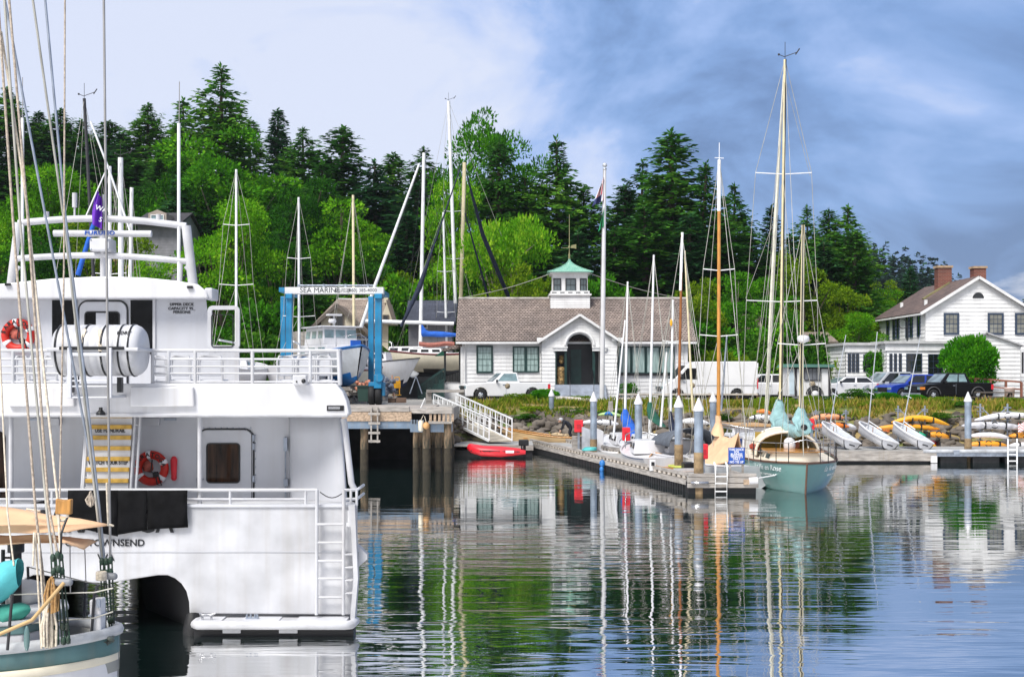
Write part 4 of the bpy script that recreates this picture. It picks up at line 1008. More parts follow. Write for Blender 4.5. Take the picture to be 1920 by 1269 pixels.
# raised cabin trunk at the left
cab = MB()
xr = X(80, 12.4)
outline = [(xr-5, 12.0), (xr-.5, 12.05), (xr-.12, 12.2), (xr, 12.5), (xr, 13.0), (xr-.12, 13.3), (xr-.5, 13.45), (xr-5, 13.5)]
zc = Z(1167, 12.1)
def trunk(z0, z1, grow, mt, name, p=fb):
    m = MB(); cx, cy = xr-1.5, 12.75
    m.prism([(cx+(a-cx)*grow, cy+(q-cy)*grow) for a, q in outline], z0, z1, axis='z'); return m.build(name, mt, p, bevel=.015)
trunk(.9, zc-.13, 1.0, WHITE2, 'cabin_side'); trunk(zc-.13, zc-.04, 1.012, TEALD, 'cabin_band'); tr_ = trunk(zc-.04, zc+.01, 1.03, mat('grey_cap'), 'cabin_edge')
m = MB(); m.ball((X(51, 12.0), 11.99, Z(1196, 12.0)), (.03, .02, .12), 0); m.build('port_light', TEALD, fb)
# turquoise sail bag slanting down to the left, green bundle on the cabin
m = MB()
def bag(u, v):
    a = 2*math.pi*v; px = -60+97*u; py = 1118-62*u - 0
    r_ = .10+.05*math.sin(u*3.1)+.012*math.sin(a*3+u*7); c = P(px, py+14, 12.2)
    return (c.x, c.y+r_*math.cos(a)*1.0, c.z+r_*1.3*math.sin(a))
m.grid(bag, 14, 14); m.build('sail_cover', TCANV, fb)
m = MB()
def bund(u, v):
    a = 2*math.pi*v; c = P(-40+98*u, 1147+6*math.sin(u*4), 12.25); r_ = (.10+.015*math.sin(a*4+u*11))*math.sin(math.pi*min(1, .08+u*.92+.0))**.45
    return (c.x, c.y+r_*1.4*math.cos(a), c.z+r_*math.sin(a))
m.grid(bund, 16, 14); m.build('green_bundle', GCANV, fb)
# stove pipe with a black cap
m = MB(); c = P(30, 1110, 12.9); zt = Z(1012, 12.9)
m.lathe((c.x, c.y, 0), [(.055, 1.2), (.055, Z(1036, 12.9)), (.082, Z(1034, 12.9)), (.082, zt), (.07, zt+.01)], 12); m.tube([(c.x-.13, c.y, 1.2), (c.x-.13, c.y, Z(1030, 12.9))], .02, 6); m.tube([(c.x-.13, c.y, Z(1045,12.9)), (c.x, c.y, Z(1045,12.9))], .012, 5)
m.build('stove_pipe', BLK, fb)
m = MB(); c = P(55, 1112, 13.2); m.ball((c.x-.05, c.y, c.z), (.22, .3, .14), 0, 14, 8); m.build('upturned_tender', mat('tender_grey', (.55,.55,.53), .6, var=.1), fb)
# tan awning: two cloths drawn to points at the right
def cloth(corners, name, sag=.03, nu=12, nv=8):
    A, B, C_, D_ = [P(*q) for q in corners]
    def fn(u, v):
        p = (A.lerp(B, u)).lerp(D_.lerp(C_, u), v); p.z -= sag*math.sin(math.pi*u)*math.sin(math.pi*v)*2 - .006*math.sin(u*17+v*5); return p
    m = MB(); m.grid(fn, nu, nv); m.build(name, TAN, fb, solid=.006)
cloth([(-120, 930, 13.3), (206, 982, 12.9), (206, 984, 12.88), (-120, 985, 12.2)], 'awning', .04)
cloth([(-120, 985, 12.2), (206, 983, 12.87), (128, 997, 12.6), (-120, 1003, 12.5)], 'awning_valance', .0)
cloth([(-120, 1004, 12.6), (100, 1002, 12.75), (181, 1014, 12.9), (-120, 1022, 12.3)], 'awning_lower', .02)
cloth([(100, 1003, 12.75), (182, 1013, 12.9), (158, 1030, 12.7), (118, 1016, 12.5)], 'awning_flap', .0, 5, 5)
m = MB()
for a, b_ in (((205, 983, 12.88), (212, 985, 12.8)), ((50, 954, 12.9), (75, 958, 12.85))): m.tube([P(*a), P(*b_)], .012, 5)
m.build('awning_line', ROPEW, fb)
# shrouds
SH = [[(-8,-60),(25,421),(67,960),(96,1210)], [(4,-60),(38,420),(88,960),(99,1045)], [(12,-60),(53,420),(90,942),(108,1040)], [(-2,-60),(88,420),(140,700),(177,900),(191,1052)],
      [(53,-60),(121,420),(181,950),(193,1055)], [(79,-60),(123,410),(158,700),(186,950),(196,1050)], [(122,-60),(120,500),(112,932)], [(194,-60),(200,500),(205,905),(207,1050)], [(2,60),(50,380),(83,700),(108,937),(114,1040)], [(-20,200),(4,753),(14,960),(26,1060)]]
for i, q in enumerate(SH):
    d0 = 12.1 if q[-1][0] < 130 else 13.0
    n = len(q); r_ = .0085 if i in (6, 9) else .0125
    pts = [P(a, b_, d0 + .5*(1-j/(n-1))*(1 if d0 < 12.5 else -.2)) for j, (a, b_) in enumerate(q)]
    m = MB(); m.tube(pts, r_, 6); m.build('shroud', (ROPE, WIREL, ROPE, GREYM, WIREL, GREYM, ROPE, WIRE, ROPEW, ROPEW)[i], fb)
for (a, b_) in (((203, 985), (200, 905)), ((66, 998), (78, 1215)), ((72, 998), (86, 1215)), ((64, 998), (62, 1060))):
    m = MB(); m.tube([P(a[0], a[1], 12.2), P(b_[0], b_[1], 12.1)], .010, 6); m.build('halyard', ROPEW, fb)
# lanyards and deadeyes
dk = mat('deadeye_green', (.018,.06,.035), .5, var=.4, scale=14, col2=(.02,.02,.015), bump=.4, bscale=30)
for (tx, ty, bx, by, d) in ((99,1045,107,1208,12.08), (108,1040,119,1208,12.08), (114,1044,128,1206,12.1), (191,1052,196,1190,12.85), (199,1052,208,1190,12.85), (207,1050,212,1188,12.85)):
    m = MB(); pa, pb_ = P(tx, ty, d), P(bx, by, d)
    for off in (-.016, .016): m.tube([pa+Vector((off, 0, 0)), pb_+Vector((off*.8, .01, 0))], .0085, 5)
    for f in (.0, .16, .8, .96):
        c = pa.lerp(pb_, f); m.ball(c, (.027, .022, .04), 0, 10, 7)
    m.build('deadeye_lanyard', dk, fb)
for (a, b_, d) in (((103, 1091), (130, 1091), 12.02), ((190, 1079), (214, 1080), 12.8)):
    m = MB(); m.tube([P(a[0], a[1], d), P(b_[0], b_[1], d)], .036, 8); m.ball(P(a[0], a[1], d), .036); m.ball(P(b_[0], b_[1], d), .036); m.build('pin_rail', mat('lead_grey', (.25,.26,.28), .5, var=.15), fb)
m = MB()
for j in range(5): m.torus(P(190, 1073+3*j, 12.75), .045, .013, 'z', 10, 5)
m.build('rope_turns', ROPEW, fb)
# coils of rope
for (cx, y0, y1, w_, mt_, nm) in ((97, 1080, 1150, 12, mat('rope_ochre', (.42,.24,.09), .9, var=.2, scale=30), 'rope_coil'), (93, 1128, 1215, 15, ROPEW, 'rope_coil'), (170, 920, 950, 6, ROPE, 'rope_coil')):
    m = MB(); rr_ = random.Random(cx)
    for k in range(16):
        ox = rr_.uniform(-1, 1); pa = P(cx+ox*w_*.5, y0+abs(ox)*8, 12.03+rr_.uniform(-.05,.05)); pb_ = P(cx+ox*w_, y1-abs(ox)*5, 12.03+rr_.uniform(-.05,.05)); mid = pa.lerp(pb_, .5)+Vector((ox*.025, 0, 0))
        m.tube([pa, mid, pb_], .0085 if w_ < 10 else .011, 5)
    m.build(nm, mt_, fb)
m = MB(); m.tube([P(120, 1092, 11.9), P(60, 1162, 11.7), P(-40, 1205, 11.5)], .018, 6); m.build('mooring_line', mat('rope_yellow', (.62,.42,.2), .9, var=.1), fb)
# wooden block board, sampson post, bitts
m = MB(); m.prism([(X(105,12.2), Z(963,12.2)), (X(134,12.2), Z(964,12.2)), (X(135,12.2), Z(935,12.2)), (X(120,12.2), Z(937,12.2)), (X(106,12.2), Z(934,12.2))], 12.17, 12.24); m.build('lashed_board', mat('pine_board', (.52,.25,.06), .6, var=.2, scale=6, stretch=(5,1,1)), fb, bevel=.01)
m = MB(); m.torus(P(117, 966, 12.2), .05, .014, 'y', 14, 5); m.build('rope_grommet', ROPEW, fb)
m = MB(); a = P(183, 1212, 12.6); m.prism([(X(174,12.6), Z(1212,12.6)), (X(194,12.6), Z(1209,12.6)), (X(194,12.6), Z(1120,12.6)), (X(172,12.6), Z(1122,12.6))], 12.52, 12.68); sp_ = m.build('sampson_post', WHITE2, fb, bevel=.015)
m = MB(); m.box(X(171,12.6), X(195.5,12.6), 12.505, 12.695, Z(1152,12.6), Z(1149,12.6)); m.box(X(181,12.5), X(188,12.5), 12.49, 12.515, Z(1138,12.5), Z(1122,12.5)); m.build('post_fitting', GREYM, sp_)
m = MB(); 
for k, (px, py) in enumerate(((193,1195),(200,1190),(206,1196),(198,1201))): m.ball(P(px, py, 12.6), (.05,.05,.035), 0, 9, 6, .4, k)
m.build('chain_heap', mat('chain', (.12,.14,.12), .5, .3, var=.4, scale=20), fb)
# stanchions and lifelines
st = [(23, 1114, 14, 1218, 12.0), (52, 1062, 53, 1085, 13.3), (160, 1088, 158, 1178, 13.4), (177, 1110, 170, 1210, 12.5)]
for a, b_, c_, e_, d in st:
    m = MB(); m.tube([P(a, b_, d), P(c_, e_, d)], .014, 6); m.build('stanchion', WIRED, fb)
m = MB()
for q, d in (([(-20,1128),(23,1114),(177,1110),(212,1102)], 12.2), ([(52,1062),(160,1090),(212,1100)], 13.3), ([(60,1168),(105,1163),(176,1158),(212,1146)], 12.3)):
    m.tube([P(a, b_, d) for a, b_ in q], .007, 5)
m.build('lifeline', WIREL, fb)
m = MB(); m.tube([P(131,1005,13), P(132,1112,13)], .006, 4); m.tube([P(159,1030,12.9), P(161,1090,12.9)], .006, 4); m.build('awning_tie', WIRE, fb)
m = MB(); m.tube([P(126,970,12.2), P(120,985,12.15), P(115,1000,12.1), P(114,1040,12.1)], .012, 6); m.build('black_hose', BLK, fb)
# ------------------------------------------------------------------ buildings
def clap(mb, xl, xr, z0, z1, y, step=.26, lip=.03, axis='y', sgn=-1):
    """lapped boards facing sgn along the axis; xl, xr give the limits at a height"""
    n = max(1, int(round((z1-z0)/step))); h = (z1-z0)/n
    for i in range(n):
        a, b_ = z0+i*h, z0+(i+1)*h; o = y+sgn*lip
        if axis == 'y': vs = [(xl(a), o, a), (xr(a), o, a), (xr(b_), y, b_), (xl(b_), y, b_), (xl(a), y, a), (xr(a), y, a)]
        else: vs = [(o, xl(a), a), (o, xr(a), a), (y, xr(b_), b_), (y, xl(b_), b_), (y, xl(a), a), (y, xr(a), a)]
        mb.add(vs, [(0,1,2,3), (4,5,1,0)])
def window(parent, x0, x1, z0, z1, y, fr=DGREEN, gl=CURT, cols=3, rows=4, fw=.10, axis='y', sgn=-1, bar=None, meet=True, name='window', bw=.022):
    """framed window standing proud of the wall, with muntins; pane as a sub-part"""
    def bx(mb, a, b_, c0, c1, o0, o1):
        lo, hi = sorted((y+sgn*o0, y+sgn*o1))
        if axis == 'y': mb.box(a, b_, lo, hi, c0, c1)
        else: mb.box(lo, hi, a, b_, c0, c1)
    m = MB(); bx(m, x0-fw, x0, z0-fw, z1+fw, -.02, .06); bx(m, x1, x1+fw, z0-fw, z1+fw, -.02, .06); bx(m, x0, x1, z1, z1+fw, -.02, .06); bx(m, x0, x1, z0-fw, z0, -.02, .07)
    f = m.build(name, fr, parent)
    m = MB(); bx(m, x0, x1, z0, z1, -.0, .022); m.build('pane', gl, f)
    if cols > 1 or rows > 1:
        m = MB()
        for i in range(1, cols): xx = x0+(x1-x0)*i/cols; bx(m, xx-bw/2, xx+bw/2, z0, z1, .0225, .036)
        for j in range(1, rows):
            zz = z0+(z1-z0)*j/rows; q = bw*(1.8 if meet and j*2 == rows else 1)
            bx(m, x0, x1, zz-q/2, zz+q/2, .0225, .040)
        m.build('glazing_bars', bar or fr, f)
    return f
SHING = bricks('cedar_shingles', ((.335,.28,.25),(.20,.165,.145)), (.06,.045,.04), .22, .13, 'xz', gap=.02, bump=1)
SHINGP = bricks('cedar_shingles_side', ((.335,.28,.25),(.20,.165,.145)), (.06,.045,.04), .22, .13, 'yz', gap=.02, bump=1)
SHINGD = bricks('dark_shingles', ((.17,.12,.105),(.10,.075,.07)), (.04,.03,.03), .25, .16, 'yz', gap=.012, bump=.8)
# ---- clubhouse
CD = 88.0
def bx_(px): return X(px, CD)
ch_ = thing('clubhouse', 'white clapboard clubhouse with brown shingle roof and green copper cupola', 'building', (bx_(1075), 90.5, LOT))
GZ = LOT; EZ = Z(636, CD); RY = 93.0; RZ = Z(563, RY)
xl, xr = bx_(866), bx_(1287)
m = MB(); clap(m, lambda z: xl, lambda z: xr, GZ-.1, EZ, CD, .26)
for s_, x in ((-1, xl), (1, xr)):
    hb = 5.0
    clap(m, lambda z: CD+(0 if z < EZ else (z-EZ)/(RZ-EZ)*hb), lambda z: RY*2-CD-(0 if z < EZ else (z-EZ)/(RZ-EZ)*hb), GZ-.1, RZ, x, .26, axis='x', sgn=s_)
m.add([(xl,2*RY-CD,GZ),(xr,2*RY-CD,GZ),(xr,2*RY-CD,EZ),(xl,2*RY-CD,EZ)], [(0,1,2,3)])
m.build('wall', CLAP, ch_)
m = MB()
for x in (xl, xr): m.box(x-.09, x+.09, CD-.035, CD+.12, GZ-.1, EZ)
m.build('corner_board', CLAP, ch_)
# roof planes (thick), with ragged shingle edge rows
def roof_plane(pts, th, mt, name, parent):
    m = MB(); a, b_, c_, d_ = [Vector(p) for p in pts]; n = (b_-a).cross(d_-a).normalized(); n = n if n.z > 0 else -n
    vs = [a, b_, c_, d_, a-n*th, b_-n*th, c_-n*th, d_-n*th]
    m.add(vs, [(0,1,2,3), (7,6,5,4), (0,4,5,1), (1,5,6,2), (2,6,7,3), (3,7,4,0)]); return m.build(name, mt, parent)
ov = .45; zo = EZ-.45*(RZ-EZ)/5.0
rx0, rx1 = X(858, CD+2), X(1288, CD+2)
rf = roof_plane([(rx0-.05, CD-ov, zo+.16), (rx1+.35, CD-ov, zo+.16), (rx1+.35, RY, RZ+.16), (rx0-.05, RY, RZ+.16)], .14, SHING, 'roof', ch_)
roof_plane([(rx0-.05, 2*RY-CD+ov, zo+.16), (rx1+.35, 2*RY-CD+ov, zo+.16), (rx1+.35, RY, RZ+.16), (rx0-.05, RY, RZ+.16)], .14, SHING, 'roof', ch_)
m = MB(); m.box(rx0-.05, rx1+.35, RY-.16, RY+.16, RZ+.10, RZ+.22); m.build('ridge_cap', mat('ridge_pale', (.62,.58,.54), .8, var=.2, scale=2), rf)
m = MB(); m.box(rx0-.02, rx1+.32, CD-ov-.10, CD-ov+.02, zo-.06, zo+.08); m.box(rx0, rx1+.3, CD-ov+.03, CD-.03, zo-.04, zo+.0); m.build('gutter', CLAP, ch_)
# porch gable
PY = 86.3; pc = X(1087, PY); pl, pr = X(1016, PY), X(1157, PY); pe = Z(636, PY); pa = Z(590, PY); ovx = .32
m = MB(); sl_ = (pa-pe)/((pr-pl)/2)
def gl_(z): return pl if z < pe else pl+(z-pe)/sl_
def gr_(z): return pr if z < pe else pr-(z-pe)/sl_
# arch opening cut out: build the front as pieces round the opening
ax0, ax1 = X(1063.5, PY), X(1110.5, PY); ac = (ax0+ax1)/2; ar = (ax1-ax0)/2; az = Z(649, PY); FLZ = Z(721, PY); ww0, ww1 = X(1041, PY), X(1133, PY); wz = Z(658, PY)
clap(m, gl_, lambda z: ww0, GZ-.1, wz, PY, .26); clap(m, lambda z: ww1, gr_, GZ-.1, wz, PY, .26)
def al(z): return ac-math.sqrt(max(0, ar*ar-(z-az)**2)) if z < az+ar else ac
def ar_(z): return ac+math.sqrt(max(0, ar*ar-(z-az)**2)) if z < az+ar else ac
clap(m, gl_, lambda z: min(al(max(z, az)), gr_(z)), wz, az+ar, PY, .1); clap(m, lambda z: ar_(max(z, az)), gr_, wz, az+ar, PY, .1)
clap(m, gl_, gr_, az+ar, pa, PY, .1)
for s_, x in ((-1, pl), (1, pr)): clap(m, lambda z: PY, lambda z: CD, GZ-.1, pe, x, .26, axis='x', sgn=s_)
# barrel soffit of the arch and vestibule
m2 = MB(); n = 16
arcp = [(ac+ar*math.cos(math.pi*i/n), az+ar*math.sin(math.pi*i/n)) for i in range(n+1)]
b_ = [(p[0], PY, p[1]) for p in arcp]+[(p[0], PY+1.2, p[1]) for p in arcp]
m.add(b_, [(i, i+1, n+2+i, n+1+i) for i in range(n)])
m.build('porch_wall', CLAP, ch_)
m = MB(); m.torus((ac, PY-.05, az), ar+.13, .09, 'y', 20, 6, 0, 0, math.pi); m.build('arch_moulding', CLAP, ch_)
for s_ in (-1, 1):
    x0 = ac+s_*(ar+.02); x1 = ac+s_*(ar+.95); m = MB(); m.box(min(x0,x1), max(x0,x1), PY-.14, PY+.0, wz+.0, wz+.26); m.box(min(x0,x1)-.05, max(x0,x1)+.05, PY-.2, PY, wz+.20, wz+.28); m.build('side_cornice', CLAP, ch_)
    x0 = pc+s_*((pr-pl)/2-.35); x1 = pc+s_*((pr-pl)/2+.35); m = MB(); m.box(min(x0,x1), max(x0,x1), PY-.25, PY+.02, pe-.12, pe+.10); m.build('cornice_return', CLAP, ch_)
m = MB(); m.box(X(1068,PY), X(1106,PY), PY-.05, PY-.01, Z(609,PY), Z(607,PY))
m.build('plaque', CLAP, ch_)
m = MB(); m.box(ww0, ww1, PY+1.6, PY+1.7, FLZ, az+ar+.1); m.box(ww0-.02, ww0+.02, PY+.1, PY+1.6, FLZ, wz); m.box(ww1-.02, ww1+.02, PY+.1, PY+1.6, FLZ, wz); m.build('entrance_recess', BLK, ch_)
m = MB(); m.box(X(1070,PY+1.5), X(1090,PY+1.5), PY+1.52, PY+1.59, FLZ, Z(655,PY+1.5)); m.build('entrance_door', DGREEN, ch_)
for a, b2 in ((1058.5, 1063), (1111, 1116)):
    m = MB(); m.box(X(a,PY), X(b2,PY), PY+.05, PY+.2, FLZ, wz); m.build('porch_post', DGREEN, ch_)
for a, b2 in ((1041, 1043.5), (1130.5, 1133)):
    m = MB(); m.box(X(a,PY), X(b2,PY), PY-.03, PY+.1, FLZ, wz); m.build('porch_jamb', DGREEN, ch_)
for s_ in (-1, 1):
    e = (pc+s_*((pr-pl)/2+ovx), pe-ovx*sl_+.05); t_ = (pc, pa+.05)
    roof_plane([(e[0], PY-.35, e[1]), (t_[0], PY-.35, t_[1]), (t_[0], 92.0, t_[1]), (e[0], CD+.6, e[1])], .12, SHINGP, 'porch_roof', ch_)
    m = MB(); m.beam((e[0], PY-.36, e[1]-.07), (t_[0], PY-.36, t_[1]-.07), .07, .16); m.build('barge_board', CLAP, ch_)
m = MB()
for i in range(5): m.box(X(1040,PY-.4)-.0, X(1136,PY-.4), PY-.3*(5-i)+.0, PY-.3*(4-i)+.02, GZ-.1, GZ+(FLZ-GZ)*(i+1)/5.0-.004*(4-i))
m.box(ww0, ww1, PY+.02, PY+1.6, GZ, FLZ-.005)
m.build('step', mat('grey_step', (.36,.40,.47), .7, var=.12), ch_)
for px in (1068.5, 1113):
    m = MB(); x = X(px, 85.2); m.tube([(x, 84.9, GZ), (x, 84.9, GZ+1.0), (x, 86.2, FLZ+.95), (x, 86.2, FLZ)], .025, 6); m.build('step_handrail', BLK, ch_)
# windows of the clubhouse
window(ch_, bx_(896.5), bx_(921), Z(696, CD), Z(651, CD), CD-.05, fw=.12)
for a, b2 in ((964, 983), (988.5, 1008)): window(ch_, bx_(a), bx_(b2), Z(695.5, CD), Z(652, CD), CD-.05, fw=.10)
for a, b2 in ((1160, 1181), (1186, 1208), (1213, 1235), (1240, 1262)): window(ch_, bx_(a), bx_(b2), Z(698, CD), Z(652, CD), CD-.05, fw=.10, cols=1, rows=1)
m = MB(); m.box(bx_(1156), bx_(1268), CD-.16, CD, Z(703.5, CD), Z(700, CD)); m.build('window_sill', BLK, ch_)
m = MB(); m.box(bx_(1136), bx_(1143), CD-.06, CD-.02, Z(680.5, CD), Z(677, CD)); m.build('number_plate', BLK, ch_)
m = MB(); m.box(xl, xr, CD-.02, CD+.1, GZ-.1, GZ+.32); m.build('plinth', BLK, ch_)
m = MB(); m.tube([(bx_(872), CD-.3, zo), (bx_(872), CD-.12, zo-.3), (bx_(872), CD-.12, GZ+.1)], .05, 6); m.build('downpipe', CLAP, ch_)
m = MB(); xw = bx_(895); m.tube([(bx_(1040), CD-.12, GZ+1.0), (bx_(1040), CD-.12, GZ+.9)], .04); m.build('wall_lamp', BLK, ch_)
# cupola
CU = 93.0; cc = X(1067.5, CU)
def cz_(py): return Z(py, CU)
m = MB(); hw0, hw1 = X(1105, CU)-cc, X(1104, CU)-cc
base_z = cz_(583); 
clap(m, lambda z: cc-hw1, lambda z: cc+hw1, base_z-.12, cz_(556), CU-1.35, .16)
for s_ in (-1, 1): clap(m, lambda z: CU-1.35, lambda z: CU+1.4, cz_(585), cz_(556), cc+s_*hw1, .16, axis='x', sgn=s_)
cu = m.build('cupola', CLAP, ch_)
hb = X(1102, CU)-cc
m = MB(); m.box(cc-hb-.18, cc+hb+.18, CU-hb-.18, CU+hb+.18, cz_(556), cz_(553)); m.box(cc-hb-.05, cc+hb+.05, CU-hb-.05, CU+hb+.05, cz_(553), cz_(547.5)); m.box(cc-hb+.08, cc+hb-.08, CU-hb+.08, CU+hb-.08, cz_(547.5), cz_(516)); m.box(cc-hb-.1, cc+hb+.1, CU-hb-.1, CU+hb+.1, cz_(516), cz_(513.2)); m.build('cupola_body', CLAP, cu)
for i in range(5):
    m = MB(); x = cc-hb*.85+hb*1.7*i/4; m.box(x-.16, x+.16, CU-hb-.07, CU-hb-.052, cz_(551.5), cz_(550)); m.build('frieze_slot', BLK, cu)
for a, b2 in ((1039, 1050.5), (1062, 1078.5), (1089, 1099)): window(cu, X(a, CU-1.5), X(b2, CU-1.5), Z(545.5, CU-1.5), Z(523, CU-1.5), CU-hb+.06, fr=BLK, gl=glass('cupola_glass', (.10,.13,.14), .1), cols=2, rows=2, fw=.06, name='cupola_window')
m = MB(); rings = []
for i in range(11):
    f = i/10; q = (hb+.28)*((1-f)**1.9*.93+.07*(1-f)) + .03; zz = cz_(513)+f*(cz_(486)-cz_(513)); rings.append([(cc-q, CU-q, zz), (cc+q, CU-q, zz), (cc+q, CU+q, zz), (cc-q, CU+q, zz)])
m.loft(rings, True, True, 0, False)
for sx_ in (-1, 1):
    for sy_ in (-1, 1): m.tube([(cc+sx_*(cx_[1][0]-cc), CU+sy_*(cx_[1][0]-cc), cx_[1][2]+.01) for cx_ in rings], .035, 5)
m.build('cupola_roof', COPPER, cu)
m = MB(); m.lathe((cc, CU, 0), [(.05, cz_(487)), (.10, cz_(484)), (.06, cz_(481)), (.09, cz_(478)), (.04, cz_(475)), (.03, cz_(466)), (.10, cz_(463)), (.02, cz_(460)), (.015, cz_(402))], 8); m.tube([(cc-.5, CU, cz_(465)), (cc+.5, CU, cz_(465))], .02, 5); m.prism([(cc+.1, cz_(464)), (cc+.5, cz_(467)), (cc+.5, cz_(458)), (cc+.15, cz_(460))], CU-.01, CU+.01); m.build('weathervane', mat('old_brass', (.30,.28,.14), .5, .4), cu)
# side porch at the left end of the clubhouse
m = MB(); m.box(X(832,88), X(866,88), 88.3, 91, GZ, Z(717,88)); m.build('side_porch_deck', CLAP, ch_)
m = MB(); a_ = [(X(828,88), Z(655,88)), (X(866,88), Z(643,88)), (X(866,88), Z(650,88)), (X(830,88), Z(659,88))]; m.prism(a_, 87.9, 91); m.build('side_porch_roof', SHING, ch_)
m = MB()
for px in (834, 862): m.box(X(px,88)-.07, X(px,88)+.07, 88.2, 88.34, Z(717,88), Z(656,88))
m.build('side_porch_post', BLK, ch_)
m = MB(); 
for py in (696, 715): m.box(X(835,88), X(861,88), 88.22, 88.3, Z(py+1,88), Z(py-1,88))
for k in range(9): x = X(836+3*k, 88); m.box(x-.02, x+.02, 88.24, 88.28, Z(716,88), Z(696,88))
m.build('side_porch_railing', BLK, ch_)
st_ = thing('outside_stair', 'dark green railed outside stair beside the clubhouse left end', 'stairs', (X(825,87), 87, LOT))
m = MB()
for i in range(5): m.box(X(833,87)-.35*(5-i), X(833,87)-.35*(4-i), 86.6, 88.0, LOT, LOT+.27*(i+1)-.02)
m.build('tread', DGREEN, st_)
for y in (86.6, 88.0):
    m = MB(); a, b2 = Vector((X(833,87)-1.75, y, LOT+.9)), Vector((X(833,87), y, LOT+2.1)); m.beam(a, b2, .06, .09); m.beam(a-Vector((0,0,.75)), b2-Vector((0,0,.75)), .05, .06)
    for k in range(11): p = a.lerp(b2, k/10); m.box(p.x-.02, p.x+.02, y-.02, y+.02, p.z-.78, p.z)
    m.build('railing', DGREEN, st_)
fg = thing('wooden_figurehead', 'carved golden figure standing in the clubhouse porch left opening', 'statue', (X(1051, 86.8), 86.8, FLZ))
m = MB(); c = (X(1051,86.8), 86.8); m.lathe((c[0], c[1], 0), [(.3, FLZ), (.33, FLZ+.3), (.28, FLZ+.9), (.34, FLZ+1.05), (.2, FLZ+1.2)], 10); m.build('torso', mat('carved_gold', (.50,.32,.13), .5, var=.35, scale=7), fg)
m = MB(); m.ball((c[0]+.05, c[1]-.05, FLZ+1.62), (.17,.17,.22)); m.lathe((c[0]+.05, c[1]-.05, 0), [(.28, FLZ+1.78), (.16, FLZ+1.8), (.14, FLZ+1.95), (.03, FLZ+1.98)], 10); m.build('head', mat('carved_gold'), fg)

# ---- white gabled house at the right
gh = thing('gabled_house', 'white two storey clapboard house with dark shingle roof and brick chimneys at right', 'house', (34.6, 100, 2.6))
GD = 95.0; gx0, gx1 = X(1735, GD), X(1931, GD); gc = (gx0+gx1)/2; gE = Z(580, GD); gA = Z(519, GD); gG = 2.5; gB = 107.0
s2 = (gA-gE)/((gx1-gx0)/2)
m = MB(); clap(m, lambda z: gx0 if z < gE else gx0+(z-gE)/s2, lambda z: gx1 if z < gE else gx1-(z-gE)/s2, gG, gA, GD, .29, .034)
for s_, x in ((-1, gx0), (1, gx1)): clap(m, lambda z: GD, lambda z: gB, gG, gE, x, .29, .034, axis='x', sgn=s_)
m.add([(gx0,gB,gG),(gx1,gB,gG),(gx1,gB,gE),(gc,gB,gA),(gx0,gB,gE)], [(0,1,2,3,4)]); m.build('wall', CLAP, gh)
for s_ in (-1, 1):
    e = (gc+s_*((gx1-gx0)/2+.45), gE-.45*s2+.06); 
    rf = roof_plane([(e[0], GD-.35, e[1]), (gc, GD-.35, gA+.06), (gc, gB+.3, gA+.06), (e[0], gB+.3, e[1])], .14, SHINGD, 'roof', gh)
    m = MB(); m.beam((e[0], GD-.37, e[1]-.12), (gc, GD-.37, gA-.06), .07, .2); m.build('barge_board', CLAP, gh)
    m = MB(); m.box(min(e[0], e[0]-s_*.12), max(e[0], e[0]-s_*.12)+.0, GD-.3, gB+.2, e[1]-.2, e[1]-.08); m.build('gutter', CLAP, gh)
    if s_ < 0:
        m = MB(); m.beam((gc-2.3, 100.5, gA-2.3*s2+.12), (gc-.25, 100.5, gA-.25*s2+.12), .5, .1); m.build('moss_ridge', mat('moss', (.22,.20,.09), .95, var=.2), rf)
        for (dx, y) in ((3.2, 97.0), (2.9, 104)):
            m = MB(); m.box(gc-dx-.1, gc-dx+.1, y-.1, y+.1, gA-dx*s2, gA-dx*s2+.4); m.build('vent_pipe', CLAP, rf)
for (px0, px1, py0, py1, d) in ((1755.5, 1781, 499, 545, 101), (1822.5, 1845, 500, 530, 98.5)):
    m = MB(); m.box(X(px0,d), X(px1,d), d-.45, d+.45, Z(py1,d), Z(py0+4,d)); c_ = m.build('chimney', BRICK, gh)
    m = MB(); m.box(X(px0,d)-.08, X(px1,d)+.08, d-.53, d+.53, Z(py0+4,d), Z(py0,d)); m.build('chimney_cap', mat('sandstone', (.46,.32,.2), .9, var=.15), c_)
for a, b2 in ((1772.5, 1794), (1855, 1877.5), (1906, 1928)): window(gh, X(a,GD), X(b2,GD), Z(624,GD), Z(590,GD), GD-.05, fr=mat('slate_blue_paint', (.03,.05,.09), .5), gl=glass('dim_curtain', (.22,.22,.19), .15), cols=3, rows=4, fw=.14, bw=.03)
m = MB(); n = 12; c0 = X(1834,GD); r0 = .42; zb = Z(559,GD); m.prism([(c0+r0*math.cos(math.pi*i/n), zb+r0*math.sin(math.pi*i/n)) for i in range(n+1)], GD-.05, GD-.02); m.build('lunette_window', DGLASS, gh)
for y in (104.3, 102.6, 101.6, 99.2, 98.2, 96.4):
    window(gh, y-.28, y+.28, Z(628,GD), Z(590,GD), gx0-.03, fr=mat('slate_blue_paint'), gl=DGLASS, cols=1, rows=2, fw=.09, axis='x', sgn=-1)
m = MB(); m.tube([(X(1692,97), 95.8, Z(646,97)), (X(1692,97), 95.8, Z(605,97)), (X(1686,97), 95.8, Z(600,97))], .05, 6); m.torus((X(1684,97), 95.8, Z(609,97)), .32, .03, 'y', 16, 5); m.build('sign_bracket', BLK, gh)
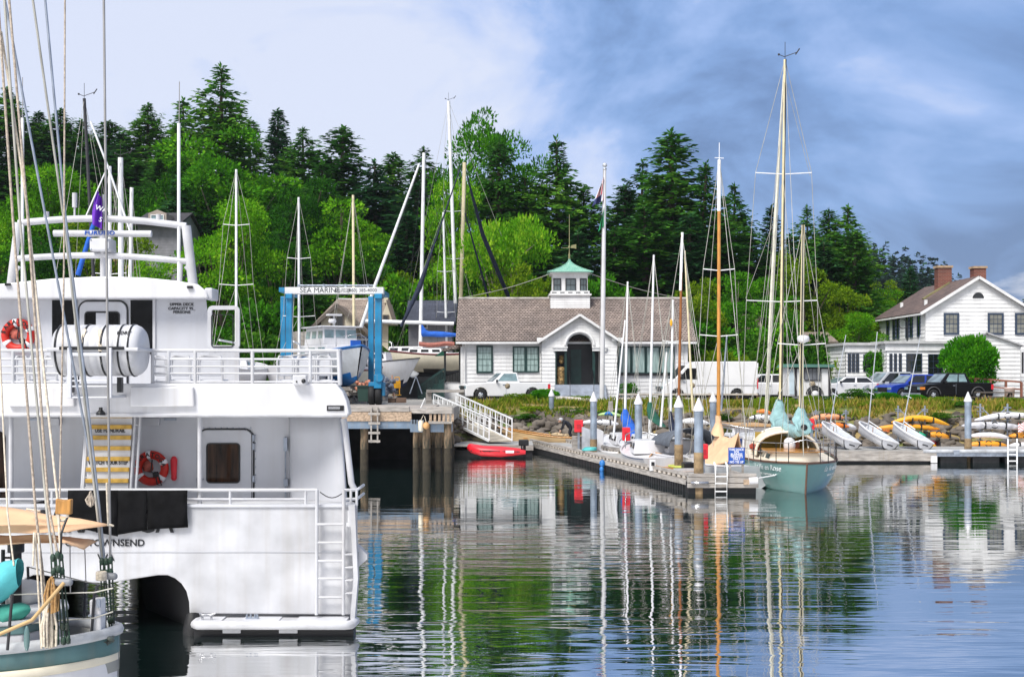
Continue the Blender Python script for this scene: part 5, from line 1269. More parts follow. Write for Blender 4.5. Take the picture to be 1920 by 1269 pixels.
# porch block on the left with flat roof
def flat_block(px0, px1, d0, d1, pt, name, wins):
    m = MB(); a, b2 = X(px0,d0), X(px1,d0); z1 = Z(pt,d0)
    clap(m, lambda z: a, lambda z: b2, gG-.2, z1-.05, d0, .28, .045); clap(m, lambda z: d0, lambda z: d1, gG-.2, z1-.05, a, .28, .045, axis='x', sgn=-1); clap(m, lambda z: d0, lambda z: d1, gG-.2, z1-.05, b2, .28, .045, axis='x', sgn=1)
    w_ = m.build(name, CLAP, gh)
    m = MB(); m.box(a-.25, b2+.1, d0-.3, d1, z1-.05, z1+.14); m.build('porch_roof_slab', mat('roof_felt', (.5,.5,.5), .8), w_)
    m = MB(); m.box(a-.1, b2+.02, d0-.12, d0-.021, z1-.55, z1-.06); m.build('porch_frieze', CLAP, w_)
    for (x0, x1, y0, y1, cols, gl) in wins: window(w_, X(x0,d0), X(x1,d0), Z(y1,d0), Z(y0,d0), d0-.025, fr=mat('slate_blue_paint'), gl=gl, cols=cols, rows=3 if cols > 1 else 4, fw=.05, bw=.025)
flat_block(1662, 1776, 91.8, 95, 643, 'side_wing', [(1668.5, 1671.5, 664, 696, 1, DGLASS), (1677, 1680, 664, 696, 1, DGLASS), (1686, 1689, 664, 696, 1, DGLASS), (1700, 1727, 664, 696, 3, DGLASS), (1741, 1767, 665, 702, 3, DGLASS)])
flat_block(1586, 1655, 93.5, 99, 646, 'sun_porch', [(1590.5, 1594, 664, 696, 1, DGLASS), (1598, 1601.5, 664, 696, 1, DGLASS), (1605.5, 1609, 664, 696, 1, DGLASS), (1619.5, 1644, 666, 695, 2, DGLASS)])
# small gabled wing in front at right
WD = 91.0; wl, wr = X(1798,WD), X(1913,WD); wcx = X(1848,WD); wa = Z(624,WD); we = Z(646,WD)
m = MB(); clap(m, lambda z: wl if z < we else wl+(z-we)/(wa-we)*(wcx-wl), lambda z: wr if z < we else wr-(z-we)/(wa-we)*(wr-wcx), gG-.3, wa, WD, .29, .045)
clap(m, lambda z: WD, lambda z: GD, gG-.3, we, wr, .29, .045, axis='x', sgn=1); clap(m, lambda z: WD, lambda z: GD, gG-.3, we, wl, .29, .045, axis='x', sgn=-1); wg = m.build('front_wing', CLAP, gh)
for s_, xe in ((-1, wl-.2), (1, wr+.25)): roof_plane([(xe, WD-.25, we-.06), (wcx, WD-.25, wa+.06), (wcx, GD, wa+.06), (xe, GD, we-.06)], .1, mat('grey_roof', (.45,.45,.46), .8), 'wing_roof', wg)
window(wg, X(1914.5,WD), X(1919,WD), Z(700,WD), Z(660,WD), WD-.02, fr=CLAP, gl=DGLASS, cols=1, rows=1, fw=.03)

# ---- tan house behind the boat lift
def gable_house(name, label, px0, px1, d, pe_, pa_, dep, wallm, roofm, base, wins=(), ov=.5, ridge='y', chim=None, trim=None, pc_=None, roof_front=None):
    h = thing(name, label, 'house', (X((px0+px1)/2, d), d+dep/2, base))
    a, b2 = X(px0,d), X(px1,d); e = Z(pe_,d); ap_ = Z(pa_,d); c = X(pc_, d) if pc_ else (a+b2)/2
    m = MB()
    if ridge == 'y':
        clap(m, lambda z: a if z < e else a+(z-e)/(ap_-e)*(c-a), lambda z: b2 if z < e else b2-(z-e)/(ap_-e)*(b2-c), base-1, ap_, d, .25, .015)
        for s_, x in ((-1, a), (1, b2)): clap(m, lambda z: d, lambda z: d+dep, base-1, e, x, .25, .015, axis='x', sgn=s_)
        m.build('wall', wallm, h)
        for s_, x in ((-1, a), (1, b2)):
            sl = (ap_-e)/abs(c-x); xe = x+s_*ov
            roof_plane([(xe, d-.4, e-ov*sl+.08), (c, d-.4, ap_+.08), (c, d+dep, ap_+.08), (xe, d+dep, e-ov*sl+.08)], .16, roofm, 'roof', h)
            if trim:
                m = MB(); m.beam((xe, d-.42, e-ov*sl), (c, d-.42, ap_), .06, .24); m.build('barge_board', trim, h)
    else:
        clap(m, lambda z: a, lambda z: b2, base-1, e, d, .25, .015)
        for s_, x in ((-1, a), (1, b2)): clap(m, lambda z: d+(0 if z < e else (z-e)/(ap_-e)*dep/2), lambda z: d+dep-(0 if z < e else (z-e)/(ap_-e)*dep/2), base-1, ap_, x, .25, .015, axis='x', sgn=s_)
        m.build('wall', wallm, h)
        sl = (ap_-e)/(dep/2)
        for s_ in (0, 1):
            ye = d-ov if s_ == 0 else d+dep+ov
            roof_plane([(a-.3, ye, e-ov*sl+.08), (b2+.3, ye, e-ov*sl+.08), (b2+.3, d+dep/2, ap_+.08), (a-.3, d+dep/2, ap_+.08)], .16, roofm, 'roof', h)
    for (x0, x1, y0, y1, cols, rows, fr, gl) in wins: window(h, X(x0,d), X(x1,d), Z(y1,d), Z(y0,d), d-.02, fr=fr, gl=gl, cols=cols, rows=rows, fw=.09)
    if chim:
        x0, x1, y0, y1, dd = chim; m = MB(); m.box(X(x0,dd), X(x1,dd), dd-.35, dd+.35, Z(y1,dd), Z(y0+3,dd)); c_ = m.build('chimney', BRICK, h); m = MB(); m.box(X(x0,dd)-.1, X(x1,dd)+.1, dd-.42, dd+.42, Z(y0+3,dd), Z(y0,dd)); m.build('chimney_cap', CONC, c_)
    return h
TANW = mat('beige_siding', (.56,.50,.38), .8, var=.06); BRNR = bricks('brown_roof', ((.30,.25,.21),(.22,.18,.15)), (.10,.08,.07), .35, .15, 'yz', gap=.012)
BRNX = bricks('brown_roof_front', ((.30,.25,.21),(.22,.18,.15)), (.10,.08,.07), .35, .15, 'xz', gap=.012)
TRIMB = mat('brown_trim', (.11,.09,.075), .7)
h1 = gable_house('beige_house', 'beige house with a brown gabled roof behind the blue boat lift', 602, 664, 95, 600, 572, 8, TANW, BRNR, 2.4, [(622, 643, 592, 612, 2, 1, TRIMB, DGLASS)], ov=1.1, trim=TRIMB)
a, b2 = X(636,98), X(728,98)
m = MB(); clap(m, lambda z: a, lambda z: b2, 2.0, Z(604,98), 98, .25, .015); m.build('main_wall', TANW, h1)
roof_plane([(X(590,97), 97, Z(604,97)), (X(735,97), 97, Z(604,97)), (X(729,102), 102, Z(559,102)), (X(634,102), 102, Z(559,102))], .18, BRNX, 'main_roof', h1)
m = MB(); m.prism([(X(712,97), Z(607,97)), (X(738,97), Z(607,97)), (X(726,97), Z(566,97))], 96.8, 101); m.build('end_gable', TANW, h1)
m = MB(); m.beam((X(741,96.7), 96.7, Z(607,96.7)), (X(727,96.7), 96.7, Z(562,96.7)), .26, .26); m.build('end_barge_board', TRIMB, h1)
window(h1, X(719,96.7), X(727,96.7), Z(604,96.7), Z(592,96.7), 96.78, fr=TRIMB, gl=DGLASS, cols=1, rows=1, fw=.08)
m = MB(); m.box(X(721,100.5), X(728,100.5), 100.2, 100.8, Z(568,100.5), Z(552,100.5)); m.build('chimney', TANW, h1)
h2 = gable_house('slate_roof_house', 'house with a dark blue grey roof behind the white yard masts', 766, 848, 100, 597, 560, 7, mat('grey_siding', (.25,.25,.27), .8, var=.1), bricks('slate', ((.055,.065,.10),(.04,.048,.075)), (.02,.02,.03), .5, .2, 'xz', gap=.012), 2.4, [(790, 800, 604, 614, 1, 1, CLAP, DGLASS)], ridge='x', ov=1.0)
h3 = gable_house('dormer_house', 'dark roofed hillside house with a small gabled dormer at upper left', 258, 334, 114, 418, 390, 8, mat('grey_siding'), bricks('dark_slate', ((.05,.05,.06),(.035,.035,.042)), (.02,.02,.02), .4, .2, 'xz', gap=.012), 10, ridge='x', ov=.9)
m = MB(); dd = 113.0; m.prism([(X(278,dd), Z(416,dd)), (X(312,dd), Z(416,dd)), (X(312,dd), Z(400,dd)), (X(295,dd), Z(393,dd)), (X(278,dd), Z(400,dd))], dd, dd+2.5); dm = m.build('dormer', mat('taupe_siding', (.34,.29,.25), .8), h3)
window(dm, X(284,dd), X(306,dd), Z(412,dd), Z(404,dd), dd-.01, fr=CLAP, gl=CGLASS, cols=2, rows=1, fw=.07)
gable_house('shingle_cottage', 'brown shingled cottage with white framed windows half hidden by ivy behind the van', 1384, 1425, 103, 618, 588, 6, mat('brown_shingle_wall', (.10,.07,.05), .9, var=.3, scale=4), BRNX, 4, [(1396, 1401, 622, 629, 1, 1, CLAP, CGLASS), (1411, 1418, 618, 630, 1, 1, CLAP, CGLASS)], ridge='x')
gable_house('brick_brown_house', 'brown house with a white window behind the green roofed kiosk', 1516, 1562, 101, 640, 622, 6, mat('brown_shingle_wall'), BRNX, 3.5, [(1533, 1541, 653, 668, 2, 1, CLAP, CGLASS)], ridge='x')
gable_house('grey_cottage', 'grey cottage with a dark roof and red brick chimney left of the gabled house', 1540, 1588, 112, 628, 612, 7, mat('blue_grey_siding', (.22,.25,.28), .8), mat('charcoal_roof', (.035,.036,.042), .9, var=.2), 4, ridge='x', chim=(1557.5, 1573, 599, 615, 113))
dsh = thing('satellite_dish', 'small white satellite dish beside the brick chimney', 'satellite dish', (X(1546,111), 111, Z(614,111)))
m = MB(); m.lathe((X(1546,111), 111, Z(611,111)), [(.02,.1),(.3,.02),(.36,-.08)], 12, 'y'); m.tube([(X(1546,111), 111.1, Z(611,111)), (X(1546,111), 111.2, Z(617,111))], .04); m.build('dish', CLAP, dsh)
# ------------------------------------------------------------------ timber wharf
wh = thing('timber_wharf', 'weathered timber wharf on piles in front of the boat yard', 'wharf', (-10, 58, 0))
WT = 2.52; wd0 = 54.0
m = MB(); m.prism([(-40, wd0), (X(771, wd0), wd0), (X(795, 54.6), 54.8), (X(795, 54.6), 66), (-40, 66)], WT-.12, WT, axis='z'); m.build('deck', bricks('wharf_planks', ((.42,.39,.36),(.34,.31,.28)), (.10,.09,.08), 3.0, .25, 'xy', gap=.015), wh)
m = MB(); m.box(-40, X(768, wd0), wd0-.12, wd0+.12, WT-.02, WT+.20); m.build('kerb_beam', WOODG, wh, bevel=.02)
m = MB(); m.box(-40, X(772, wd0), wd0-.10, wd0+.06, WT-.42, WT-.03); m.build('fascia_board', WOODT, wh, bevel=.015)
m = MB(); m.box(-40, X(771, wd0), wd0-.04, wd0+.14, WT-.72, WT-.43); m.box(-40, X(771,wd0), wd0-.10, wd0+.20, WT-.73, WT-.69); m.build('steel_beam', mat('beam_blue_grey', (.20,.27,.36), .5, .3, var=.15, streak=.4), wh)
m = MB(); m.box(-40, -3.55, 61.5, 63.6, -2, WT-.1); m.box(-3.7, -3.5, 61.5, 72, -2, LOT-.1); m.build('bulkhead', mat('bulkhead_black', (.012,.012,.012), .9, var=.3), wh)
PILEM = mat('creosote_pile', (.24,.165,.10), .85, var=.3, scale=2.5, stretch=(2,2,.8), col2=(.05,.045,.03), thr=(.38,.62), bump=.6)
TIDE_SHADE = mat('tide_stain_shade', (.05,.04,.025), .9, var=.3, scale=5, col2=(.015,.014,.01), bump=.6)  # tide stain and weed, with the shade under the wharf darkened in
for px, d, r_ in ((640,54.5,.17), (683,54.3,.17), (683,58,.17), (600,58,.17), (560,54.4,.17)):
    m = MB(); m.tube([(X(px,d), d, .9), (X(px,d), d, WT-.72)], r_, 10); pl_ = m.build('pile', PILEM, wh); m = MB(); m.tube([(X(px,d), d, -2), (X(px,d), d, .9)], r_+.008, 10); m.build('tide_stain_shade', TIDE_SHADE, pl_)
# corner block over the timber piles
bk = [(770, 54.0), (801, 53.2), (848, 53.2), (848, 57), (795, 57)]
m = MB(); m.prism([(X(a,d), d) for a, d in bk], WT-.08, WT+.10, axis='z'); m.build('corner_deck', WOODG, wh, bevel=.02)
m = MB(); m.box(X(800,53.1), X(848,53.1), 53.05, 53.25, WT-.08, WT+.22); m.box(X(803,53.1), X(848,53.1), 53.1, 53.3, WT-.50, WT-.38); m.build('corner_beam', WOODG, wh, bevel=.02)
for k in range(6):
    px = 805+k*8.3; m = MB(); m.box(X(px,53.15), X(px+4.5,53.15), 53.1, 53.25, WT-.40, WT-.09); m.build('corner_block', WOODT, wh)
m = MB(); m.box(X(770,53.6), X(848,53.3), 53.35, 53.6, WT-.85, WT-.52); m.build('corner_steel', mat('beam_blue_grey'), wh)
for k in range(5):
    px = 770+k*5.5; m = MB(); m.box(X(px,53.9-.1*k), X(px,53.9-.1*k)+.07, 53.85-.13*k, 53.95-.13*k, WT-.85, WT-.35); m.build('edge_bracket', mat('beam_blue_grey'), wh)
for px, d, r_ in ((780,54,.14), (790,55.5,.15), (799.5,53.3,.17), (812,56,.15), (821.5,53.8,.15), (832,55.5,.13), (839.5,53.4,.17), (845,56.5,.14)):
    m = MB(); m.tube([(X(px,d)+.01, d, 1.0), (X(px,d), d, WT-.5)], r_, 10); pl_ = m.build('pile', PILEM, wh); m = MB(); m.tube([(X(px,d)+.02, d, -2), (X(px,d)+.01, d, 1.0)], r_+.008, 10); m.build('tide_stain_shade', TIDE_SHADE, pl_)
ld = MB()
for px in (696, 708): ld.box(X(px,53.8)-.03, X(px,53.8)+.03, 53.76, 53.84, 1.2, WT+.18)
for z in (WT-.1, WT-.5, WT-.9, WT-1.25): ld.box(X(691,53.8), X(713,53.8), 53.72, 53.80, z-.05, z+.05)
ld.build('ladder', WOODG, wh)
fd = thing('pile_fender', 'long pale buoy fender hanging on a rope at the wharf corner', 'fender', (X(789,52.9), 52.9, Z(808,52.9)))
m = MB(); c = P(789, 799, 52.9); m.tube([c+Vector((0,0,.25)), c+Vector((0,0,.21)), c-Vector((0,0,.17)), c-Vector((0,0,.21))], [.05,.105,.105,.05], 10); m.build('float_body', CREAM, fd)
m = MB(); m.tube([c+Vector((0,0,.25)), P(794, 778, 53.0)], .012, 5); m.build('rope', ROPEW, fd)
fd = thing('round_fender', 'round orange buoy fender hanging at the wharf corner', 'fender', (X(799,52.8), 52.8, Z(805,52.8)))
m = MB(); c = P(799, 797.5, 52.85); m.ball(c, (.14,.14,.15), 0, 12, 8); m.build('ball', mat('faded_orange', (.60,.33,.13), .5, var=.2), fd)
m = MB(); m.tube([c+Vector((0,0,.13)), P(796, 780, 53.0)], .012, 5); m.build('rope', ROPEW, fd)
# ------------------------------------------------------------------ gangway and landing frame
gw = thing('aluminium_gangway', 'sloping white aluminium gangway from the wharf down to the float', 'gangway', (X(885,60), 60, .6))
def rail(ta, ba, tb, bb):
    m = MB(); m.beam(ta, tb, .07); m.beam(ba, bb, .08, .12)
    q1, q2 = ta.lerp(ba, .35), tb.lerp(bb, .35); q3, q4 = ta.lerp(ba, .62), tb.lerp(bb, .62)
    for a, b_ in ((q1,q2),(q3,q4)): m.beam(a, b_, .03)
    n = 11
    for i in range(n+1):
        m.beam(ta.lerp(tb, i/n), ba.lerp(bb, i/n), .06)
        if i < n: m.beam(ba.lerp(bb, i/n), ta.lerp(tb, (i+.5)/n), .03)
    return m
nT, nB, fT, fB = P(813,739,72), P(813,776,72), P(917,784,64.6), P(917,826,64.6)
mT, mB, eT, eB = P(855,738,72), P(855,775,72), P(960,785,64.6), P(960,826,64.6)
rail(nT, nB, fT, fB).build('truss_rail', SPARW, gw); rail(mT, mB, eT, eB).build('truss_rail', SPARW, gw)
m = MB(); m.add([nB, mB, eB, fB, nB-Vector((0,0,.06)), mB-Vector((0,0,.06)), eB-Vector((0,0,.06)), fB-Vector((0,0,.06))], [(0,1,2,3),(7,6,5,4),(0,4,5,1),(1,5,6,2),(2,6,7,3),(3,7,4,0)]); m.build('walkway', mat('tread_plate', (.40,.36,.29), .8, var=.15), gw)
lf = thing('landing_frame', 'weathered wooden frame at the head of the gangway', 'frame', (X(832,57.5), 57.5, WT))
for px in (804, 866):
    m = MB(); m.box(X(px,73)-.16, X(px,73)+.16, 72.9, 73.2, LOT-.6, Z(735.6,73)); m.build('post', WOODG, lf)
m = MB(); m.box(X(800,73), X(871,73), 72.7, 73.4, Z(735.5,73), Z(730.5,73)); m.build('cross_beam', WOODG, lf)
m = MB(); m.tube([P(787,769,57), P(797,746,57)], .03, 5); m.build('prop', SPARW, lf)
# ------------------------------------------------------------------ blue travelling boat lift
tl = thing('boat_lift', 'blue travelling boat lift with a white lettered beam in the yard', 'boat lift', (X(628,70), 71, LOT))
def leg(px0, px1, d, pt, pb, name='leg'):
    m = MB(); m.box(X(px0,d), X(px1,d), d-.22, d+.22, Z(pb,d), Z(pt,d)); return m.build(name, LBLUE, tl, bevel=.03)
zt_ = 551
leg(537.5, 548.5, 69, zt_, 752); leg(527, 536, 74.5, 556, 748); leg(703.5, 716, 69, zt_, 722); leg(691, 701, 74.5, 556, 716)
for a, b_, d in ((537, 549, 68.9), (703, 717, 68.9)):
    m = MB(); m.box(X(a,d), X(b_,d), d-.28, d+.28, Z(560,d), Z(551,d)); m.build('leg_collar', LBLUE, tl, bevel=.02)
bmw = MB(); bmw.box(X(535.5,69), X(720,69), 68.72, 69.28, Z(551.5,69), Z(539,69)); bm_ = bmw.build('top_beam', mat('beam_white', (.74,.75,.76), .45, var=.08, streak=.2), tl, bevel=.02)
for px, d in ((530, 69.6), (708, 69.6)):
    m = MB(); m.box(X(px,d)-.15, X(px,d)+.15, 69.3, 74.6, Z(553,72), Z(545,72)); m.build('side_beam', LBLUE, tl)
m = MB(); m.tube([P(560,535,69), P(700,535,69)], .04, 6)
for px in (560, 607, 648, 690): m.box(X(px,69)-.05, X(px,69)+.05, 68.9, 69.1, Z(539,69), Z(533,69))
m.build('beam_rail', GREYM, tl)
text('lift_lettering', 'SEA MARINE', .40, mat('lettering_grey', (.05,.06,.07), .6), bm_, (X(601,69), 68.712, Z(545,69)), sx=.98)
text('lift_lettering', 'FULL SERVICE', .135, mat('lettering_grey'), bm_, (X(644,69), 68.712, Z(543,69)), sx=.95)
text('lift_lettering', 'BOATYARD', .135, mat('lettering_grey'), bm_, (X(643,69), 68.712, Z(547.2,69)), sx=1.05)
text('lift_lettering', '\u2022', .35, mat('lettering_grey'), bm_, (X(630,69), 68.712, Z(545.5,69))); text('lift_lettering', '\u2022', .35, mat('lettering_grey'), bm_, (X(657,69), 68.712, Z(545.5,69)))
text('lift_lettering', '(360) 385-4000', .26, mat('lettering_grey'), bm_, (X(680,69), 68.712, Z(545,69)), sx=.98)
m = MB(); m.box(X(702,68.8), X(716,68.8), 68.5, 69.4, Z(728,69), Z(702,69)); m.box(X(692,69), X(722,69), 68.7, 69.3, Z(724,69), Z(716,69)); m.box(X(716,68.9), X(722,68.9), 68.7, 69.2, Z(742,69), Z(722,69)); m.tube([(X(711,68.6), 68.4, Z(708,69)), (X(711,68.6), 69.5, Z(708,69))], .22, 12); m.build('drive_housing', LBLUE, tl, bevel=.03)
for px, d in ((697.5, 69), (710, 69), (694, 74.5), (532, 74.5), (542, 69)):
    m = MB(); zc = Z(738.5,69) if d < 70 else LOT+.5
    prof = [(.24,-.16), (.44,-.17), (.53,-.13), (.545,0), (.53,.13), (.44,.17), (.24,.16)]
    m.lathe((X(px,d), d, LOT+.58), prof, 22, 'x'); w_ = m.build('wheel', TYRE, tl)
    m = MB(); m.lathe((X(px,d), d, LOT+.58), [(.05,-.1), (.24,-.12), (.24,.12), (.05,.1)], 14, 'x'); m.build('rim', LBLUE, w_)
m = MB()
for px, d in ((712, 69), (543, 69)): m.beam((X(px,d), d, LOT+.5), (X(px-9,74.5), 74.5, LOT+.5), .25, .35)
m.build('bottom_beam', LBLUE, tl)
# ------------------------------------------------------------------ boat builder
def hull_rows(L, B, F0, F1, draft, stern=.78, fine=.45, rake=.9, srake=.15, p=2.0, n=20, sag=.12, dbl=False):
    rows = []
    hs = [0, .12, .28, .45, .6, .74, .86, .94, 1]
    for i in range(n+1):
        t = i/n
        if dbl: f = max(.012, (1-abs(2*t-1.03)**2.3))**.62 if abs(2*t-1.03) < 1 else .012
        elif t < .5: f = stern+(1-stern)*math.sin(math.pi*t)
        else: f = max(.012, 1-((t-.5)/.5)**(2.0))**(.9*fine*2)
        zs = F0+(F1-F0)*t**1.6 - sag*math.sin(math.pi*t)
        dr = draft*(1-.75*max(0, (t-.7)/.3)**2)*(.35+.65*min(1, t*4)) if not dbl else draft*(1-.8*abs(2*t-1)**3)
        row = []
        for h in hs:
            z = -dr+(zs+dr)*h; y = B/2*f*(1-(1-h)**p)**.62
            if h == 0: y = 0.012
            x = -L/2+L*t + (rake*(max(0, z/zs) if zs else 0)-rake*.3)*t**5 - srake*(z/zs)*(1-t)**6
            row.append((x, y, z))
        rows.append(row)
    return rows, hs
def boat_hull(root, rows, mats, band=None, bottom=.05, toprow=None, name='hull'):
    """mats: topsides, bottom, boot, sheer stripe"""
    m = MB(); n = len(rows[0])
    for sgn in (1, -1):
        b_ = len(m.v); m.v += [(p[0], sgn*p[1], p[2]) for r_ in rows for p in r_]
        for i in range(len(rows)-1):
            for j in range(n-1):
                q = (b_+i*n+j, b_+(i+1)*n+j, b_+(i+1)*n+j+1, b_+i*n+j+1)
                z = sum(m.v[k][2] for k in q)/4
                mi = 1 if z < bottom else (3 if j >= n-2 else 0)
                m.f.append(q if sgn < 0 else q[::-1]); m.m.append(mi); m.sm.append(True)
    r0 = rows[0]; m.add([(p[0], p[1], p[2]) for p in r0]+[(p[0], -p[1], p[2]) for p in r0[::-1]], [tuple(range(2*n))[::-1]])
    return m.build(name, mats, root)
def boat_deck(root, rows, mt, drop=.04, inset=.97, name='deck', camber=.05):
    m = MB(); vs = []
    for r_ in rows: x, y, z = r_[-1]; vs += [(x, -y*inset, z-drop), (x, 0, z-drop+camber*y), (x, y*inset, z-drop)]
    m.add(vs, [(3*i+k, 3*i+3+k, 3*i+4+k, 3*i+1+k) for i in range(len(rows)-1) for k in (0, 1)], 0, True); return m.build(name, mt, root)
def boat_toe(root, rows, mt, r_=.03, name='toe_rail'):
    m = MB(); m.tube([(r0[-1][0], r0[-1][1], r0[-1][2]) for r0 in rows]+[(r0[-1][0], -r0[-1][1], r0[-1][2]) for r0 in rows[::-1]], r_, 6); return m.build(name, mt, root)
def trunk_cabin(root, x0, x1, w0, w1, z0, z1, mt, wins=3, gl=DGLASS, name='cabin', taper=.86):
    m = MB(); q = [(x0, -w0/2), (x1, -w1/2), (x1, w1/2), (x0, w0/2)]
    lo = [(a, b_, z0) for a, b_ in q]; cx = (x0+x1)/2
    hi = [(cx+(a-cx)*.92, b_*taper, z1) for a, b_ in q]
    m.loft([lo, hi], True, True, 0, False); c = m.build(name, mt, root, bevel=.04)
    for sgn in (-1, 1):
        for k in range(wins):
            f = (k+.5)/wins; xa = x0+(x1-x0)*(f-.34/wins); xb = x0+(x1-x0)*(f+.34/wins)
            g = MB(); vs = []
            for x in (xa, xb):
                ff = (x-x0)/(x1-x0); wlo = w0+(w1-w0)*ff
                for hz in (.38, .8): wy = wlo/2*(1+(taper-1)*hz)+.012; vs.append((cx+(x-cx)*(1-.08*hz), sgn*wy, z0+(z1-z0)*hz))
            g.add(vs, [(0,1,3,2)]); g.build('cabin_window', gl, c)
    return c
def to_local(root, v):
    return root.rotation_euler.to_matrix().inverted() @ (Vector(v)-root.location)
def rig(root, base, top, mt, r0=.07, r1=.05, spreads=(), stays=True, bow=None, stern=None, chain=None, wire=WIREL, wr=.012, vane=False, name='mast'):
    """mast between two world points, spreaders (fraction, half width), wires"""
    b_, t = to_local(root, base), to_local(root, top); m = MB(); m.tube([b_, b_.lerp(t, .5), t], [r0, (r0+r1)/2, r1], 10); ms = m.build(name, mt, root)
    ax = Matrix.Rotation(-root.rotation_euler.z, 3, 'Z') @ Vector((1,0,0))
    tips = {}
    for f, hw_ in spreads:
        c = b_.lerp(t, f); m = MB(); m.tube([c-ax*hw_+Vector((0,0,.06)), c, c+ax*hw_+Vector((0,0,.06))], .022, 6); m.build('spreader', SPARW, ms)
        tips[f] = hw_
    if stays:
        ch_w = chain or .9
        for s_ in (-1, 1):
            pts = [t*1.0]+[b_.lerp(t, f)+ax*s_*hw_+Vector((0,0,.06)) for f, hw_ in sorted(spreads, reverse=True)]+[b_+ax*s_*ch_w]
            m = MB(); m.tube(pts, wr, 4); m.build('shroud', wire, root)
            if spreads:
                f = min(q[0] for q in spreads); m = MB(); m.tube([b_.lerp(t, f), b_+ax*s_*ch_w*.8+Vector((0,.3,0))], wr, 4); m.build('shroud', wire, root)
        for e in (bow, stern):
            if e: m = MB(); m.tube([t, Vector(e)], wr, 4); m.build('stay', wire, root)
    if vane:
        m = MB(); m.tube([t, t+Vector((0,0,.7))], .012, 4); m.tube([t+Vector((0,0,.12)), t+ax*.5+Vector((0,0,.3))], .015, 4); m.tube([t+ax*.42+Vector((0,0,.2)), t+ax*.58+Vector((0,0,.44))], .025, 4); m.tube([t+Vector((0,0,.1)), t-ax*.25+Vector((0,0,.2))], .015, 4); m.ball(t-ax*.25+Vector((0,0,.2)), .05, 0, 6, 4); m.build('wind_vane', WIRED, ms)
    return ms
def stands(root, L, zb, n=3):
    m = MB()
    for k in range(n):
        x = -L*.3+L*.3*k
        for s_ in (-1, 1):
            m.tube([(x, s_*1.5, zb), (x, s_*.9, zb+1.3)], .04, 5); m.tube([(x, s_*1.1, zb+.02), (x, s_*.9, zb+1.1)], .03, 5)
    m.box(-L*.3, L*.3, -.25, .25, zb-.02, zb+.25); m.build('jack_stand', WOODG, root)
def yacht(name, label, mpx, mbase, d, mtop, L, B, F0, F1, draft, hd, mats, mx=.6, mast=SPARW, r0=.08, r1=.055, spreads=((.55,.9),), hard=True, cabin=True, vane=False, wire=WIREL, lean_d=0, wr=.011, deck=None, group=None, boomc=None, stern=.78, zoff=None, dbl=False, rigname='mast', stays=True):
    """sailing boat whose mast foot stands at photo column mpx and depth d; hd = heading in degrees (0 = bow towards +x)"""
    zr = (LOT+draft+.25) if hard else 0.0
    if zoff is not None: zr = zoff
    a = R(hd); fx_, fy_ = mx*math.cos(a), mx*math.sin(a)
    root = thing(name, label, 'sailboat', (X(mpx,d)-fx_, d-fy_, zr), a, group, world=False)
    rows, hs = hull_rows(L, B, F0, F1, draft, stern, dbl=dbl)
    boat_hull(root, rows, mats); boat_deck(root, rows, deck or WHITE2); boat_toe(root, rows, mats[3])
    if cabin: trunk_cabin(root, -L*.12, L*.24, B*.62, B*.42, F0*.95, F0+.48, WHITE2)
    if hard:
        m = MB(); m.prism([(-L*.16, -draft*.3), (L*.12, -draft*.3), (L*.04, -draft-.25), (-L*.13, -draft-.25)], -.12, .12); m.build('keel', mats[1], root)
        stands(root, L, -zr+LOT+.0)
    foot = Vector((X(mpx,d), d, zr+F0)); tp = P(mtop[0], mtop[1], d+lean_d)
    # keep the seen line of the mast: the foot lies on the line from the top through (mpx, mbase)
    ms = rig(root, foot, tp, mast, r0, r1, spreads, stays, (L/2+.3, 0, F1), (-L/2, 0, F0), B*.46, wire, wr, vane, rigname)
    m = MB()
    bz = F0+1.35
    if boomc:
        def fn(u, v):
            q = 2*math.pi*v; r_ = (.20-.08*u+.02*math.sin(u*9+q*2))*(1 if u < .98 else .3)
            return (mx-.1-u*L*.36, r_*.75*math.cos(q), bz+.12*(1-u)+r_*1.25*math.sin(q)+(.55*max(0, 1-u*7)*(1 if math.sin(q) > 0 else 0)))
        m.grid(fn, 16, 10); m.build('sail_cover', boomc, root)
    elif boomc is None:
        m.tube([(mx, 0, bz), (mx-L*.38, 0, bz+.05)], .05, 7); m.build('boom', mast, root)
    return root
HW = [WHITE2, ANTIF, SIGNB, WHITE2]; HC = [CREAM, ANTIF, WHITE2, mat('dark_red_stripe', (.16,.015,.02), .4)]; HB = [WHITE2, MBLUE, WHITE2, MBLUE]; HG = [mat('hull_grey', (.45,.48,.5), .35, var=.08), ANTIF, WHITE2, WHITE2]
# sailboats whose masts rise behind the ferry and in the yard
yacht('sailboat', 'yacht with a black raked mast and wind vane rising behind the ferry', 191, 480, 58, (158,185), 11, 3.4, 1.2, 1.5, .5, 80, HW, mast=WIRED, r0=.085, r1=.07, spreads=(), hard=False, vane=True, wr=.01)
yacht('sailboat', 'yacht with a stout white mast, middle of the mast cluster behind the radar arch', 228, 500, 60, (226,296), 10, 3.2, 1.1, 1.5, .5, 95, HW, r0=.14, r1=.12, spreads=((.5,.9),), hard=False, vane=True)
yacht('sailboat', 'yacht with a white mast, left of the mast cluster behind the radar arch', 206, 500, 62, (206,312), 9, 3.0, 1.1, 1.4, .5, 85, HW, r0=.10, r1=.08, spreads=((.6,.8),), hard=False)
yacht('sailboat', 'yacht with a shorter white mast, right of the mast cluster behind the radar arch', 239, 500, 64, (247,352), 9, 3.0, 1.1, 1.4, .5, 100, HB, r0=.11, r1=.09, spreads=(), hard=False)
